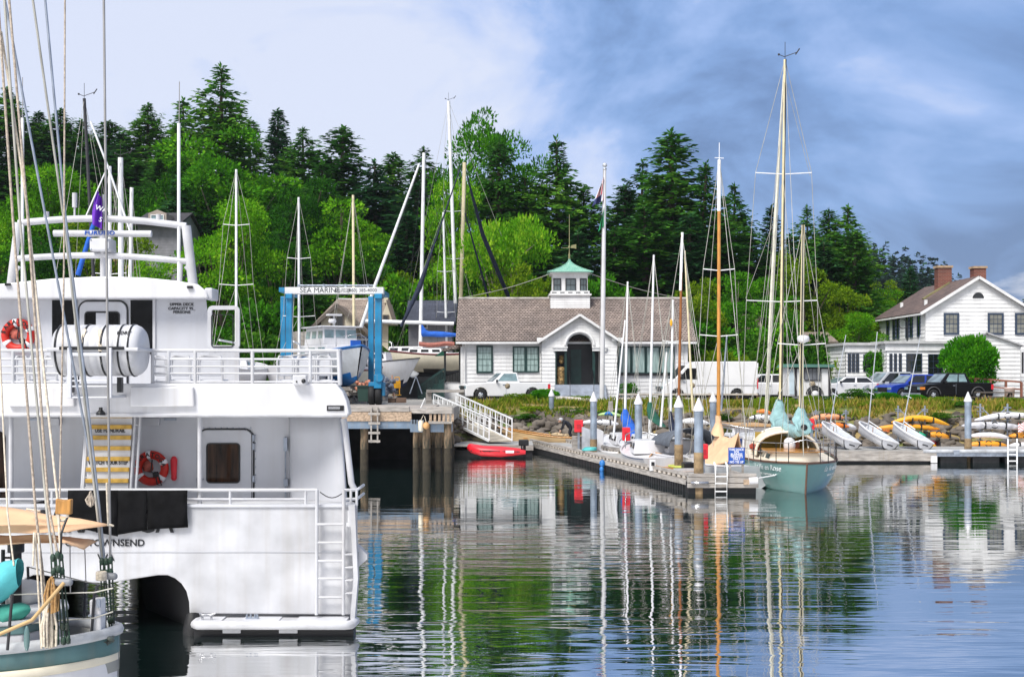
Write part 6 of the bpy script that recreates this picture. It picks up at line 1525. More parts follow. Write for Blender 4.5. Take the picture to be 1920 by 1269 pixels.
q = thing('leaning_spar', 'thin white spar leaning across the masts behind the radar arch', 'spar', P(237,420,59)); m = MB(); m.tube([P(170,228,59), P(205,320,59), P(246,440,59)], .05, 7); m.build('spar_tube', SPARW, q)
q = thing('tent_pole', 'pair of slim white props crossing behind the radar arch', 'spar', P(180,500,56)); m = MB(); m.tube([P(160,408,56), P(203,310,56)], .03, 6); m.build('prop_tube', SPARW, q)
q = thing('furled_blue_sail', 'rolled sail in a blue sleeve leaning behind the radar arch', 'sail', P(150,520,57)); m = MB(); m.tube([P(146,516,57), P(172,430,57), P(190,380,57)], [.12,.10,.05], 8); m.build('sleeve', BCANV, q)
yacht('sailboat', 'yacht with a white mast and two spreaders before the lime maple', 443, 575, 66, (443,318), 10, 3.2, 1.1, 1.5, .6, 90, HW, r0=.075, r1=.06, spreads=((.42,.88),(.72,.68)))
yacht('sailboat', 'yacht with a white mast wrapped in line beside the lift left leg', 561, 640, 72, (560,370), 10, 3.2, 1.2, 1.5, .6, 95, HW, r0=.08, r1=.06, spreads=((.64,.66),(.30,.9)))
yacht('sailboat', 'yacht with a buff mast and spreader above the lift beam', 664, 600, 80, (662,366), 10, 3.2, 1.2, 1.5, .6, 80, HC, mast=SPARC, r0=.095, r1=.08, spreads=((.40,.98),), vane=False)
yacht('sailboat', 'yacht on stands with a blue sail cover and plain tall white mast', 788, 645, 97, (795,287), 8, 3.0, 1.0, 1.2, .9, 172, HW, mx=-.5, zoff=4.75, r0=.15, r1=.125, spreads=(), boomc=BCANV, wire=WIRED)
yacht('sailboat', 'yacht with the tallest white yard mast and wind vane behind the clubhouse', 858, 560, 103, (841,190), 13, 3.8, 1.3, 1.7, 1.0, 160, HW, mx=1.5, r0=.155, r1=.13, spreads=((.80,.5),(.58,.7),(.40,.8)), vane=True)
yacht('sailboat', 'yacht with a buff mast leaning over the clubhouse left gable', 861, 560, 104, (871,305), 12, 3.6, 1.3, 1.7, 1.0, 20, HC, mx=2.5, mast=SPARC, r0=.16, r1=.16, spreads=(), wire=WIRED)
yacht('sailboat', 'yacht with a short slim mast left of the tallest yard mast', 839, 600, 100, (831,398), 9, 3.0, 1.1, 1.5, .8, 30, HW, mx=.5, r0=.12, r1=.08, spreads=((.62,.6),(.36,.7)))
q = thing('rolled_sail', 'black rolled sail on a stay slanting between the yard masts', 'sail', P(740,620,79)); m = MB(); m.tube([P(864,312,80), P(810,470,79.5), P(786,540,79), P(752,612,78.6)], [.035,.06,.17,.08], 8); m.build('roll', NCANV, q)
q = thing('rolled_sail', 'black rolled sail on a stay slanting over the clubhouse roof', 'sail', P(952,556,99)); m = MB(); m.tube([P(876,330,90), P(905,440,93), P(953,556,97)], [.05,.16,.16], 8); m.build('roll', NCANV, q)
q = thing('rolled_sail', 'thinner black stay beside the rolled sail over the clubhouse roof', 'sail', P(915,556,99)); m = MB(); m.tube([P(872,400,90), P(915,556,97)], [.05,.09], 6); m.build('roll', NCANV, q)
q = thing('gin_pole', 'long white spar leaning up over the boat lift right leg', 'spar', P(678,612,76)); m = MB(); m.tube([P(786,308,76), P(704,533,76), P(677,614,76)], [.06,.10,.12], 8); m.build('spar_tube', SPARW, q)
q = thing('loose_boom', 'long horizontal white boom laid across the yard boats', 'spar', P(768,606,89)); m = MB(); m.tube([P(685,602,89), P(851,607,89)], .14, 10); m.build('boom_tube', SPARW, q)
# cream sailboat on the hard with a red stripe
cr = thing('cream_yacht', 'cream hulled yacht with a dark red stripe propped in front of the clubhouse end', 'sailboat', (X(796,93.4), 93.4, Z(693,93.4)), R(176), None, False)
rows, hs = hull_rows(5.6, 2.5, 1.15, 1.5, .35, .7, rake=1.5); boat_hull(cr, rows, HC, bottom=-.05); boat_deck(cr, rows, WHITE2); boat_toe(cr, rows, HC[3], .05); trunk_cabin(cr, -1.4, 1.2, 1.6, 1.1, 1.1, 1.55, WHITE2)
m = MB(); m.prism([(-1.6,-.1), (1.4,-.1), (.7,-1.1), (-1.2,-1.1)], -.15, .15); m.build('keel', ANTIF, cr); stands(cr, 6, LOT-Z(693,93.4))
m = MB(); m.grid(lambda u, v: (-2.2+2.6*u, .16*math.cos(6.283*v), 1.85+.17*math.sin(6.283*v)+.05*math.sin(u*7)), 10, 8); m.build('sail_bundle', mat('rust_canvas', (.36,.13,.10), .85, var=.15, scale=5), cr)
m = MB(); m.tube([(2.3,.35,1.5),(2.4,.3,2.0),(3.4,0,2.1),(2.4,-.3,2.0),(2.3,-.35,1.5)], .025, 5); m.build('pulpit', STEEL, cr)
tg = thing('green_pennant', 'small green triangular cloth hung by the cream yacht', 'cloth', P(825,668,91.2)); m = MB(); m.prism([(X(815,91.2), Z(668,91.2)), (X(833,91.2), Z(667,91.2)), (X(834,91.2), Z(654,91.2))], 91.18, 91.22); m.build('cloth', KCANV, tg)
# motor yacht with dark canvas
my = thing('motor_yacht', 'white motor yacht with dark canvas top in the yard behind the lift', 'motorboat', (X(694,86), 86, LOT+1.2), R(-10), None, False)
rows, hs = hull_rows(5.6, 2.6, 1.3, 1.6, .7, .92); boat_hull(my, rows, [WHITE2, NCANV, SIGNB, WHITE2], bottom=0.02); boat_deck(my, rows, WHITE2); boat_toe(my, rows, BLK, .04)
trunk_cabin(my, -2.2, 1.4, 2.2, 1.6, 1.3, 2.0, WHITE2, 3); cb = trunk_cabin(my, -2.1, .3, 2.0, 1.6, 2.0, 2.95, mat('canvas_window', (.5,.52,.55), .4), 2, NCANV, 'canopy', .8)
m = MB(); m.box(-2.2, .3, -1.0, 1.0, 2.95, 3.05); m.build('canopy_top', NCANV, cb, bevel=.04)
m = MB(); m.prism([(.3, 2.0), (1.2, 2.0), (.35, 2.7)], -.8, .8); m.build('windscreen', DGLASS, my); stands(my, 5, -1.2)
# blue and white trawler, bow to the right and towards the water
tw = thing('trawler', 'white fishing trawler with blue rubbing strake and pilothouse in the boat lift', 'fishing boat', (X(624,74.5), 74.5, Z(707,72)), R(-62), None, False)
rows, hs = hull_rows(8.2, 3.5, 1.15, 1.75, .55, .9, rake=.7); boat_hull(tw, rows, [mat('hull_pale_grey', (.60,.63,.66), .4, var=.08, streak=.2), MBLUE, WHITE2, MBLUE], bottom=.12); boat_deck(tw, rows, WHITE2); boat_toe(tw, rows, MBLUE, .06)
trunk_cabin(tw, -2.6, 2.0, 2.7, 2.2, 1.1, 1.85, WHITE2, 3, CGLASS, 'deckhouse', .95)
ph = trunk_cabin(tw, -1.6, 1.3, 2.4, 2.1, 1.85, 2.85, WHITE2, 3, CGLASS, 'pilothouse', .93)
m = MB()
for k in range(3): y0 = -.98+.68*k; m.box(1.17, 1.255, y0+.04, y0+.58, 2.12, 2.70)
m.build('front_window', CGLASS, ph)
m = MB(); m.box(-1.9, 1.5, -1.3, 1.3, 2.85, 2.93); m.build('pilothouse_roof', WHITE2, tw, bevel=.04)
m = MB(); m.tube([(.2,0,2.9), (.2,0,3.6)], .05); m.box(-.05,.45,-.4,.4,3.56,3.66); m.lathe((.2,-.1,0), [(.2,3.15),(.24,3.25),(.2,3.38)], 12); m.build('radar', WHITE2, tw)
m = MB(); m.box(2.06, 2.14, .3, .9, 1.3, 2.1); m.build('blue_tarp', BCANV, tw); stands(tw, 8, LOT-Z(707,72))
m = MB(); m.tube([(3.0,.9,1.7),(3.0,.9,2.2),(4.3,0,2.4),(3.0,-.9,2.2),(3.0,-.9,1.7)], .025, 5); m.build('pulpit', STEEL, tw)
tp = thing('grey_tarpaulin', 'grey tarpaulin stretched over dark gear under the cream yacht', 'tarpaulin', P(765,715,89)); m = MB()
m.grid(lambda u, v: P(730+28*u+ v*(42-14*u), 683+v*25-8*v*u+3*math.sin(u*3.1), 88-1.2*v+2.2*u), 8, 8); m.build('sheet', GTARP, tp, solid=.02)
m = MB(); m.box(X(745,90), X(818,90), 90, 91.6, LOT, Z(706,90)); m.build('covered_gear', BLK, tp)
# small clutter of the yard
def clutter(name, label, cat, px, py, d, fn, mt, part='body'):
    q = thing(name, label, cat, P(px, py, d)); m = MB(); fn(m, P(px, py, d)); m.build(part, mt, q); return q
bn = clutter('rubbish_bin', 'dark green wheeled bin beside the lift wheels', 'bin', 683, 752, 69.5, lambda m, c: (m.prism([(c.x-.28,c.z),(c.x+.28,c.z),(c.x+.36,c.z+.78),(c.x-.36,c.z+.78)], c.y-.3, c.y+.3), m.box(c.x-.40, c.x+.40, c.y-.36, c.y+.36, c.z+.78, c.z+.86)), mat('bin_green', (.012,.045,.035), .5))
clutter('hand_truck', 'yellow hand truck standing in the yard by the lift', 'hand truck', 744, 741, 71, lambda m, c: (m.tube([c+Vector((-.15,0,0)), c+Vector((-.12,.2,1.0))], .03, 6), m.tube([c+Vector((.15,0,0)), c+Vector((.12,.2,1.0))], .03, 6), m.tube([c+Vector((-.12,.2,1.0)), c+Vector((.12,.2,1.0))], .03, 6), m.box(c.x-.25, c.x+.25, c.y-.3, c.y, c.z, c.z+.05), m.box(c.x-.2,c.x+.2,c.y+.02,c.y+.1,c.z+.4,c.z+.8)), YELLOW)
clutter('wooden_prop', 'pink timber prop leaning in the yard by the hand truck', 'timber', 739, 746, 70.5, lambda m, c: m.tube([c, c+Vector((-.12,.1,1.25))], .055, 6), mat('pink_timber', (.62,.36,.26), .8))
clutter('stepladder', 'grey folding stepladder standing beneath the cream yacht', 'ladder', 780, 738, 73, lambda m, c: [m.tube([c+Vector((sx*.35,sy*.2,0)), c+Vector((sx*.02,0,.95))], .025, 5) for sx in (-1,1) for sy in (-1,1)], GREYM)
clutter('pot_stack', 'heap of coral orange buoys and rope beside the bin', 'heap', 680, 731, 71, lambda m, c: [m.ball((c.x+.16*(k%5)-.3, c.y+.2*(k%3), c.z+.1+.16*(k//4)), .13, 0, 8, 6, .3, k) for k in range(11)], mat('coral_float', (.66,.27,.17), .6, var=.3, scale=8))
clutter('timber_pile', 'untidy pile of weathered timber under the trawler', 'timber pile', 660, 742, 72, lambda m, c: [m.obox((c.x+rnd.uniform(-.7,.5), c.y+rnd.uniform(-.6,.8), c.z+.08+.09*(k//4)), (rnd.uniform(.8,1.7), .14, .12), rnd.uniform(-.8,.8)) for k in range(22)], WOODG)
clutter('gear_heap', 'heap of blue and white gear between the lift wheels and hand truck', 'heap', 729, 742, 70.2, lambda m, c: [m.ball((c.x+rnd.uniform(-.25,.25), c.y+rnd.uniform(-.2,.3), c.z+.1+.11*k), (.2,.16,.13), 0, 8, 6, .4, k) for k in range(8)], mat('gear_mixed', (.30,.34,.42), .7, var=.5, scale=6, col2=(.06,.06,.08)))
clutter('concrete_block', 'two brown anchor blocks on the wharf by the hand truck', 'block', 752, 755, 69.3, lambda m, c: (m.obox((c.x,c.y,c.z+.14), (.5,.3,.28), .4), m.obox((c.x-.5,c.y+.3,c.z+.12), (.4,.3,.24), -.3)), mat('rust_brown', (.16,.10,.07), .9, var=.3))
clutter('fence_wall', 'grey board fence behind the trawler', 'fence', 590, 640, 92, lambda m, c: [m.box(X(548,92)+.2*k, X(548,92)+.2*k+.18, 92, 92.04, LOT, Z(622,92)+.03*(k%3)) for k in range(16)], WOODG, 'boards')
# ------------------------------------------------------------------ long floating dock
DA, DB = Vector((1.0, 68.4)), Vector((6.1, 44.2)); dv = (DB-DA).normalized(); dn = Vector((-dv.y, dv.x)); dn = dn if dn.x > 0 else -dn
DZ = .45; DWD = 1.9
fdk = thing('floating_dock', 'long grey floating dock with cleated edge timber running towards the viewer', 'dock', (3.9, 56, 0))
def dk(s, q): p = DA + dv*s + dn*q; return (p.x, p.y)
DL = (DB-DA).length
m = MB(); m.prism([dk(0,0), dk(DL,0), dk(DL,DWD), dk(0,DWD)], DZ-.1, DZ, axis='z'); m.build('deck', mat('dock_concrete', (.36,.36,.35), .9, var=.12, scale=1.2, bump=.3, streak=.2), fdk)
def strip(q0, q1, z0, z1, mt, name, n=1, gap=0, s0=0, s1=None, p=None):
    m = MB(); s1 = DL if s1 is None else s1
    m.prism([dk(s0,q0), dk(s1,q0), dk(s1,q1), dk(s0,q1)], z0, z1, axis='z'); return m.build(name, mt, p or fdk)
for a, b_ in ((-.10, .0), (DWD, DWD+.1)):
    strip(a, b_, DZ-.20, DZ-.02, WOODG, 'waler')
m = MB()
for k in range(46):
    s = .4+k*.53
    for a in (-.06, DWD-.06): m.prism([dk(s,a), dk(s+.26,a), dk(s+.26,a+.12), dk(s,a+.12)], DZ+.0, DZ+.10, axis='z')
kb = m.build('bull_rail_block', mat('pale_timber', (.56,.50,.43), .85, var=.15), fdk); kb['kind'] = 'stuff'; strip(.07, .09, DZ, DZ+.10, BLK, 'kerb_gap_shade')  # dark strip stands in for the shade between the kerb blocks
for a in (-.07, DWD-.07): strip(a, a+.14, DZ+.10, DZ+.20, WOODG, 'bull_rail')
strip(-.0, DWD, -.35, DZ-.26, ANTIF, 'float'); 
m = MB()
for k in range(92):
    s = .1+k*.265; m.prism([dk(s,-.07), dk(s+.15,-.07), dk(s+.15,.05), dk(s,.05)], -.3, DZ-.21, axis='z')
kb = m.build('float_rib', BLACK, fdk); kb['kind'] = 'stuff'
# T head
th = thing('mooring_platform', 'wide head of the floating dock with ladder and sign at its outer corner', 'dock', (7.2, 44.2, 0))
TZ = Z(894, 43.5)
m = MB(); m.prism([(5.95,43.5), (8.32,43.5), (8.45,45.4), (6.2,45.4)], TZ-.1, TZ, axis='z'); m.build('deck', mat('dock_concrete'), th)
for z0, z1 in ((TZ-.19, TZ-.02), (TZ-.36, TZ-.21)):
    m = MB(); m.box(5.95, 8.36, 43.4, 43.5, z0, z1); m.build('waler', WOODG, th, bevel=.01)
m = MB(); m.box(6.0, 8.3, 43.55, 45.3, -.35, TZ-.2); m.build('float', ANTIF, th)
m = MB(); m.box(6.0, 8.3, 43.45, 43.58, TZ+.0, TZ+.12); m.build('bull_rail', WOODG, th)
m = MB(); m.tube([(X(1404,43.4), 43.36, TZ-.12), (X(1420,43.4), 43.36, TZ-.10)], .12, 10); m.build('corner_roller', WHITE2, th)
m = MB(); m.box(X(1394,43.4), X(1405,43.4), 43.34, 43.42, TZ-.25, TZ-.08); m.build('corner_plate', WOODT, th)
lad = thing('dock_ladder', 'white two rail swim ladder at the dock head below the blue sign', 'ladder', (X(1352,43.3), 43.3, -.2))
m = MB()
for px in (1341, 1363): m.tube([(X(px,43.3), 43.5, Z(868,43.3)), (X(px,43.3), 43.28, Z(872,43.3)), (X(px,43.3), 43.3, -.5)], .033, 7)
for py in (893, 906, 921): m.tube([(X(1341,43.3), 43.3, Z(py,43.3)), (X(1363,43.3), 43.3, Z(py,43.3))], .026, 6)
m.build('ladder_frame', SPARW, lad)
sg = thing('dock_sign', 'blue sign with white lettering for business tenants at the dock head', 'sign', (X(1381,43.8), 43.8, TZ))
m = MB(); m.box(X(1365.5,43.8), X(1396,43.8), 43.77, 43.80, Z(869,43.8), Z(839,43.8)); bd = m.build('sign_board', SIGNB, sg)
m = MB()
for px in (1369, 1393): m.box(X(px,43.8)-.035, X(px,43.8)+.035, 43.81, 43.88, TZ, Z(842,43.8))
m.build('sign_post', WOODG, sg)
for s_, py, sz in (('THIS DOCK',842.8,.105), ('FOR',847.2,.095), ('BUSINESS',851.6,.105), ('TENANTS',856,.105), ('ONLY',860.4,.1), ('NO TIE UP',866,.108)):
    text('sign_lettering', s_, sz, FLAGW, bd, (X(1381,43.77), 43.766, Z(py,43.77)), bold=.002, sx=.92)
# steel piles with white cones
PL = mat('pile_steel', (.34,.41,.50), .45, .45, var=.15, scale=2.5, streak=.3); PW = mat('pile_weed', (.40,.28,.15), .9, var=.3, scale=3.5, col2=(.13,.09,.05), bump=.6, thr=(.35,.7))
def pile(px, d, r_, zt_, zweed, label):
    q = thing('steel_pile', label, 'pile', (X(px,d), d, -.1), group='steel mooring piles')
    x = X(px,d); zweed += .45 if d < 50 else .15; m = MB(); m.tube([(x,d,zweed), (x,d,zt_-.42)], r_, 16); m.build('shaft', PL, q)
    m = MB(); m.tube([(x,d,-1.5), (x,d,zweed)], r_+.012, 16); m.build('tide_stain_shade', PW, q)
    m = MB(); m.lathe((x,d,0), [(r_+.03, zt_-.46), (r_+.03, zt_-.40), (.02, zt_)], 18, smooth=False); m.build('cone_cap', WHITE2, q)
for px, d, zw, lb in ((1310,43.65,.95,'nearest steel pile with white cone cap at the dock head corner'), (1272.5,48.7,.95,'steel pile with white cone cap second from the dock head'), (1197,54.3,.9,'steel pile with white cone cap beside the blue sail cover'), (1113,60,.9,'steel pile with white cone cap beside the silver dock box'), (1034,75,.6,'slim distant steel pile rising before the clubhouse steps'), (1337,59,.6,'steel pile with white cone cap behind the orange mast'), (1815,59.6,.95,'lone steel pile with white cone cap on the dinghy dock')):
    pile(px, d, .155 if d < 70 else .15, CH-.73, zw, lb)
m = MB(); m.tube([(X(1310,43.65)-.3, 43.6, DZ-.05), (X(1310,43.65)-.26, 43.32, DZ-.05), (X(1310,43.65)+.26, 43.32, DZ-.05), (X(1310,43.65)+.3, 43.6, DZ-.05)], .05, 8); m.build('pile_hoop', STEEL, th)
# float under the gangway, inflatable
fl = thing('gangway_float', 'grey float below the gangway where the red inflatable lies', 'dock', (X(925,65.5), 65.5, 0))
fz_ = .58
m = MB(); m.prism([(X(850,63.4),64.2), (X(880,63.9),63.9), (X(1000,63.9),63.9), (X(1000,63.9),67.5), (X(860,65),67.5)], fz_-.1, fz_, axis='z'); m.build('deck', mat('dock_concrete'), fl)
m = MB(); m.prism([(X(850,63.4)+.02,64.25), (X(880,63.9),63.95), (X(1000,63.9)-.05,63.95), (X(1000,63.9)-.05,67.4), (X(860,65)+.05,67.4)], -.3, fz_-.28, axis='z'); m.build('float', ANTIF, fl)
m = MB(); m.box(X(878,63.9), X(1000,63.9), 63.82, 63.9, fz_-.28, fz_-.03); m.build('waler', WOODG, fl)
rib = thing('inflatable_boat', 'red inflatable boat with an outboard moored at the gangway float', 'inflatable boat', (X(931,62.8), 62.8, 0))
def rpath(s):   # tube centreline, bow at left
    return None
cxr, cyr = X(933,62.8), 62.8; Lr = X(984,62.8)-X(880,62.8)
pts = []
for sgn in (-1, 1):
    row = [(cxr+Lr/2, cyr+sgn*.55, .30), (cxr+.2, cyr+sgn*.58, .30), (cxr-Lr*.28, cyr+sgn*.5, .34), (cxr-Lr*.43, cyr+sgn*.26, .44), (cxr-Lr*.48, cyr, .50)]
    pts.append(row)
m = MB(); allp = pts[0]+pts[1][::-1][1:]; m.tube(allp, [.10,.23,.23,.22,.20,.22,.23,.23,.10], 12); m.build('tube', REDP, rib)
m = MB(); m.box(cxr-Lr*.38, cxr+Lr*.42, cyr-.45, cyr+.45, .12, .2); m.box(cxr+Lr*.42, cxr+Lr*.45, cyr-.4, cyr+.4, .15, .6); m.build('floor_and_transom', BLACK, rib)
m = MB(); m.tube([(cxr+Lr*.4, cyr-.785, .34), (cxr-Lr*.25, cyr-.75, .38), (cxr-Lr*.42, cyr-.45, .46)], .025, 5)
for k in range(6): m.ball((cxr+Lr*.36-k*.45, cyr-.78, .34+.008*k), .035, 0, 6, 5)
m.build('grab_line', BLACK, rib)
m = MB(); m.obox((cxr+Lr*.47, cyr, .74), (.5,.34,.3)); m.box(cxr+Lr*.46, cxr+Lr*.51, cyr-.06, cyr+.06, -.1, .6); m.build('outboard', BLK, rib, bevel=.04)
m = MB(); m.box(cxr+.4, cxr+.8, cyr-.815, cyr-.79, .28, .40); m.build('number_patch', FLAGW, rib)
# red cabinets on posts
def cabinet(px, py0, py1, d, label, w_=.42):
    q = thing('fire_cabinet', label, 'fire cabinet', (X(px,d), d, DZ), group='red fire hose cabinets'); m = MB(); x = X(px,d)
    m.box(x-w_/2, x+w_/2, d-.14, d+.14, Z(py1,d), Z(py0,d)); m.build('cabinet', REDP, q, bevel=.03)
    m = MB(); m.box(x-.05, x+.05, d-.05, d+.05, DZ, Z(py1,d)); m.build('post', GREYM, q)
    m = MB(); m.box(x-w_*.25, x+w_*.25, d-.15, d-.141, Z(py0+(py1-py0)*.7,d), Z(py0+(py1-py0)*.35,d)); m.build('cabinet_door', mat('cabinet_panel', (.45,.02,.03), .3), q)
cabinet(1085, 787, 810, 61.5, 'red fire cabinet on a post by the silver dock box')
cabinet(1174, 801, 826, 56, 'red fire cabinet on a post below the blue sail cover', .34)
cabinet(1319, 832, 860, 46, 'red fire cabinet half hidden by the nearest steel pile', .3)
cabinet(1521, 785, 806, 60, 'red fire cabinet above the white dinghies', .26)
def dock_item(name, label, cat, fn, mt, base, part='body', bevel=.015):
    q = thing(name, label, cat, base); m = MB(); fn(m); m.build(part, mt, q, bevel=bevel); return q
x = X(1104,61)
db = dock_item('dock_box', 'silver metal dock box behind the first red cabinet', 'dock box', lambda m: m.prism([(X(1091,61), DZ), (X(1110,61), DZ), (X(1110,61), Z(806,61)), (X(1091,61), Z(800,61))], 60.6, 61.3), ALU, (x,61,DZ))
dock_item('dock_box', 'tall white dock locker behind the far steel pile', 'dock box', lambda m: m.prism([(X(1117,62), DZ), (X(1131,62), DZ), (X(1131,62), Z(808,62)), (X(1117,62), Z(802,62))], 61.7, 62.4), WHITE2, (X(1124,62),62,DZ))
dock_item('dock_box', 'low grey wooden step at the start of the floating dock', 'step box', lambda m: m.box(X(1073,62), X(1091,62), 61.7, 62.5, DZ, Z(818,62)), WOODG, (X(1082,62),62,DZ))
for px, d, lb in ((1172, 54.5, 'small white power post near the second red cabinet'), (1223.5, 48, 'white power post beside the second steel pile'), (1215, 53, 'low white power post behind the third steel pile')):
    q = thing('power_post', lb, 'power post', (X(px,d), d, DZ), group=None); m = MB(); xx = X(px,d); m.box(xx-.11, xx+.11, d-.11, d+.11, DZ, DZ+.42); m.build('post', WHITE2, q, bevel=.02)
    m = MB(); m.box(xx-.06, xx+.06, d-.125, d-.11, DZ+.2, DZ+.34); m.build('socket', BLK, q)
dock_item('hose_coil', 'coil of turquoise hose on the dock edge', 'hose', lambda m: [m.torus((X(1105,57.5)+.02*k, 57.5, DZ+.24+.03*k), .32-.02*k, .03, 'z', 18, 5) for k in range(4)], mat('teal_hose', (.08,.45,.45), .5), (X(1105,57.5),57.5,DZ), bevel=0)
dock_item('rope_heap', 'heap of yellow green rope round the second steel pile', 'rope', lambda m: [m.torus((X(1273,48.5)+.05*math.sin(k), 48.5, DZ+.03+.03*k), .34+.05*math.sin(k*2.3), .035, 'z', 18, 5) for k in range(5)], mat('lime_rope', (.55,.60,.12), .8), (X(1273,48.5),48.5,DZ), bevel=0)
dock_item('blue_fender', 'blue fender hanging on the dock outer edge', 'fender', lambda m: (m.ball((dk(14.6,-.2)[0], dk(14.6,-.2)[1], .32), (.13,.13,.15)), m.ball((dk(14.6,-.2)[0]-.02, dk(14.6,-.2)[1], .08), (.10,.10,.12))), MBLUE, (dk(14.6,-.2)[0], dk(14.6,-.2)[1], 0), bevel=0)
# ------------------------------------------------------------------ boats along the floating dock
def sail_cone(root, foot, top_px, name, mt, d, pts, rr):
    m = MB(); P_ = [to_local(root, P(a, b_, dd)) for a, b_, dd in pts]
    def fn(u, v):
        k = min(len(P_)-2, int(u*(len(P_)-1))); f = u*(len(P_)-1)-k; c = P_[k].lerp(P_[k+1], f); r_ = rr[k]+(rr[k+1]-rr[k])*f; q = 2*math.pi*v
        r_ *= 1+.10*math.sin(q*5+u*9)
        return c+Vector((r_*math.cos(q), r_*.8*math.sin(q), .25*r_*math.cos(q*1)))
    m.grid(fn, 14, 14); return m.build(name, mt, root)
B1 = yacht('sailboat', 'small white sailboat with a royal blue sail cover beside the dock', 1171, 770, 62, (1177,528), 6.5, 2.3, .75, 1.0, .4, 100, HW, mx=.2, r0=.068, r1=.045, spreads=(), hard=False, boomc=False)
sail_cone(B1, 0, 0, 'sail_cover', BCANV, 62, [(1172,766,62), (1174,785,61.7), (1180,800,61.0), (1190,818,60.3)], [.10,.34,.40,.26])
B2 = yacht('sailboat', 'small white sailboat with a bottle green sail cover beside the dock', 1217.5, 765, 58, (1226,478), 7, 2.5, .85, 1.1, .4, 100, HW, mx=.2, r0=.068, r1=.045, spreads=(), hard=False, boomc=False)
sail_cone(B2, 0, 0, 'sail_cover', KCANV, 58, [(1218,753,58), (1220,768,57.8), (1226,784,57.2), (1241,798,56)], [.09,.22,.34,.22])
B3 = yacht('sailboat', 'wooden masted sailboat with grey cockpit canvas beside the second pile', 1271, 745, 53.5, (1279,440), 8.5, 2.8, .9, 1.2, .5, 100, HW, mx=.4, mast=VARND, r0=.068, r1=.05, spreads=(), hard=False, boomc=False)
m = MB(); t0 = to_local(B3, P(1278.6,460,53.5)); b0 = to_local(B3, P(1276,545,53.5)); t1 = to_local(B3, P(1279.5,436,53.5)); m.tube([b0, t1], [.064,.056], 10); m.build('mast_top', SPARW, B3)
m = MB(); c = to_local(B3, P(1283,822,52.2)); m.grid(lambda u, v: (c.x-1.3+2.6*u, c.y+1.05*math.cos(math.pi*v), c.z-.25+(.75-.25*u)*math.sin(math.pi*v)), 8, 10); m.build('cockpit_canvas', mat('grey_canvas', (.10,.115,.14), .8, var=.15, scale=4, bump=.4), B3, solid=.03)
B4 = yacht('sailboat', 'small sloop with a short white mast and spreader, dark sail bag', 1256, 790, 56, (1262,562), 6.5, 2.3, .75, 1.0, .4, 95, HW, mx=.2, r0=.06, r1=.045, spreads=((.72,.42),), hard=False, boomc=False)
sail_cone(B4, 0, 0, 'sail_bag', NCANV, 56, [(1257,770,56), (1258,790,55.8), (1263,806,55.3)], [.06,.16,.25])
m = MB(); c = to_local(B4, P(1258.5,605,55.9)); m.ball(c, (.06,.06,.16)); m.build('burgee', YELLOW, B4)
for a, b_, d, lb in (((1172,600),(1150,822),60.5,'leaning slim white mast in front of the blue sail cover'), ((1250,660),(1239,800),55,'leaning white mast left of the short spreader mast'), ((1284,470),(1299,770),54.5,'pale leaning mast right of the wooden mast'), ((1363,628),(1352,770),58,'bare grey pole mast behind the orange mast')):
    q = thing('dinghy_sailboat', lb, 'sailboat', P(b_[0], b_[1], d)); m = MB(); m.tube([P(a[0],a[1],d), P(b_[0],b_[1],d)], [.035,.055], 7); m.build('mast', SPARW if 'white' in lb else GREYM if 'grey' in lb else SPARC, q)
    c = P(b_[0], b_[1], d); m = MB()
    m.grid(lambda u, v: (c.x-.6*math.sin(math.pi*v/1)*0+(-.65+1.3*v)*(1-abs(2*u-1)**2.2)**.6, c.y-1.6+3.2*u, .10+.42*abs(2*v-1)**2), 12, 8); m.build('hull', WHITE2, q, solid=.05)
    m = MB(); m.tube([P(a[0],a[1]+20,d), P(b_[0]+16,b_[1]+8,d)], .010, 4); m.build('stay', WIREL, q)
B5 = yacht('sailboat', 'varnished orange masted boat under a peaked tan canvas tent', 1347, 790, 49.5, (1348.5,300), 6.6, 2.4, .8, 1.0, .5, 97, HG, mx=.6, mast=VARN, r0=.078, r1=.062, spreads=((.41,.74),(.63,.61)), hard=False, boomc=False, cabin=False, wr=.012)
m = MB(); m.tube([to_local(B5, P(1348.2,396,49.5)), to_local(B5, P(1348.6,300,49.5))], [.073,.066], 10); m.tube([to_local(B5, P(1348.6,300,49.5)), to_local(B5, P(1348.8,268,49.5))], .015, 5); m.tube([to_local(B5, P(1340,296,49.5)), to_local(B5, P(1357,297,49.5))], .015, 5); m.build('mast_top', SPARW, B5)
m = MB()
pk = [(1347,778,49.5), (1349,800,49.4), (1356,818,48.6), (1383,812,46.9)]
def tent(u, v):
    # ridge runs from the mast to the aft frame; skirts fall to both sides
    rx = [(1347,804,49.5), (1352,817,49.0), (1368,822,48.0), (1385,812,46.8)]
    k = min(2, int(u*3)); f = u*3-k; a, b_ = P(*rx[k]), P(*rx[k+1]); r_ = a.lerp(b_, f)
    lw = [(1330,834,49.8), (1318,855,49.4), (1318,872,48.4), (1364,868,46.9)]; rw = [(1356,830,49.9), (1372,840,49.6), (1390,850,48.8), (1394,858,47.2)]
    l0 = P(*lw[k]).lerp(P(*lw[k+1]), f); r0 = P(*rw[k]).lerp(P(*rw[k+1]), f)
    s = 2*v-1
    e = l0 if s < 0 else r0; q = abs(s)
    p = r_.lerp(e, q); p.z += -.10*math.sin(math.pi*q)+.02*math.sin(u*14+q*6)
    return to_local(B5, p)
m.grid(tent, 18, 16); m.build('canvas_tent', TAN, B5, solid=.02)
sail_cone(B5, 0, 0, 'mast_boot', TAN, 49, [(1347,778,49.5), (1347,792,49.5), (1346,814,49.4)], [.12,.15,.32])
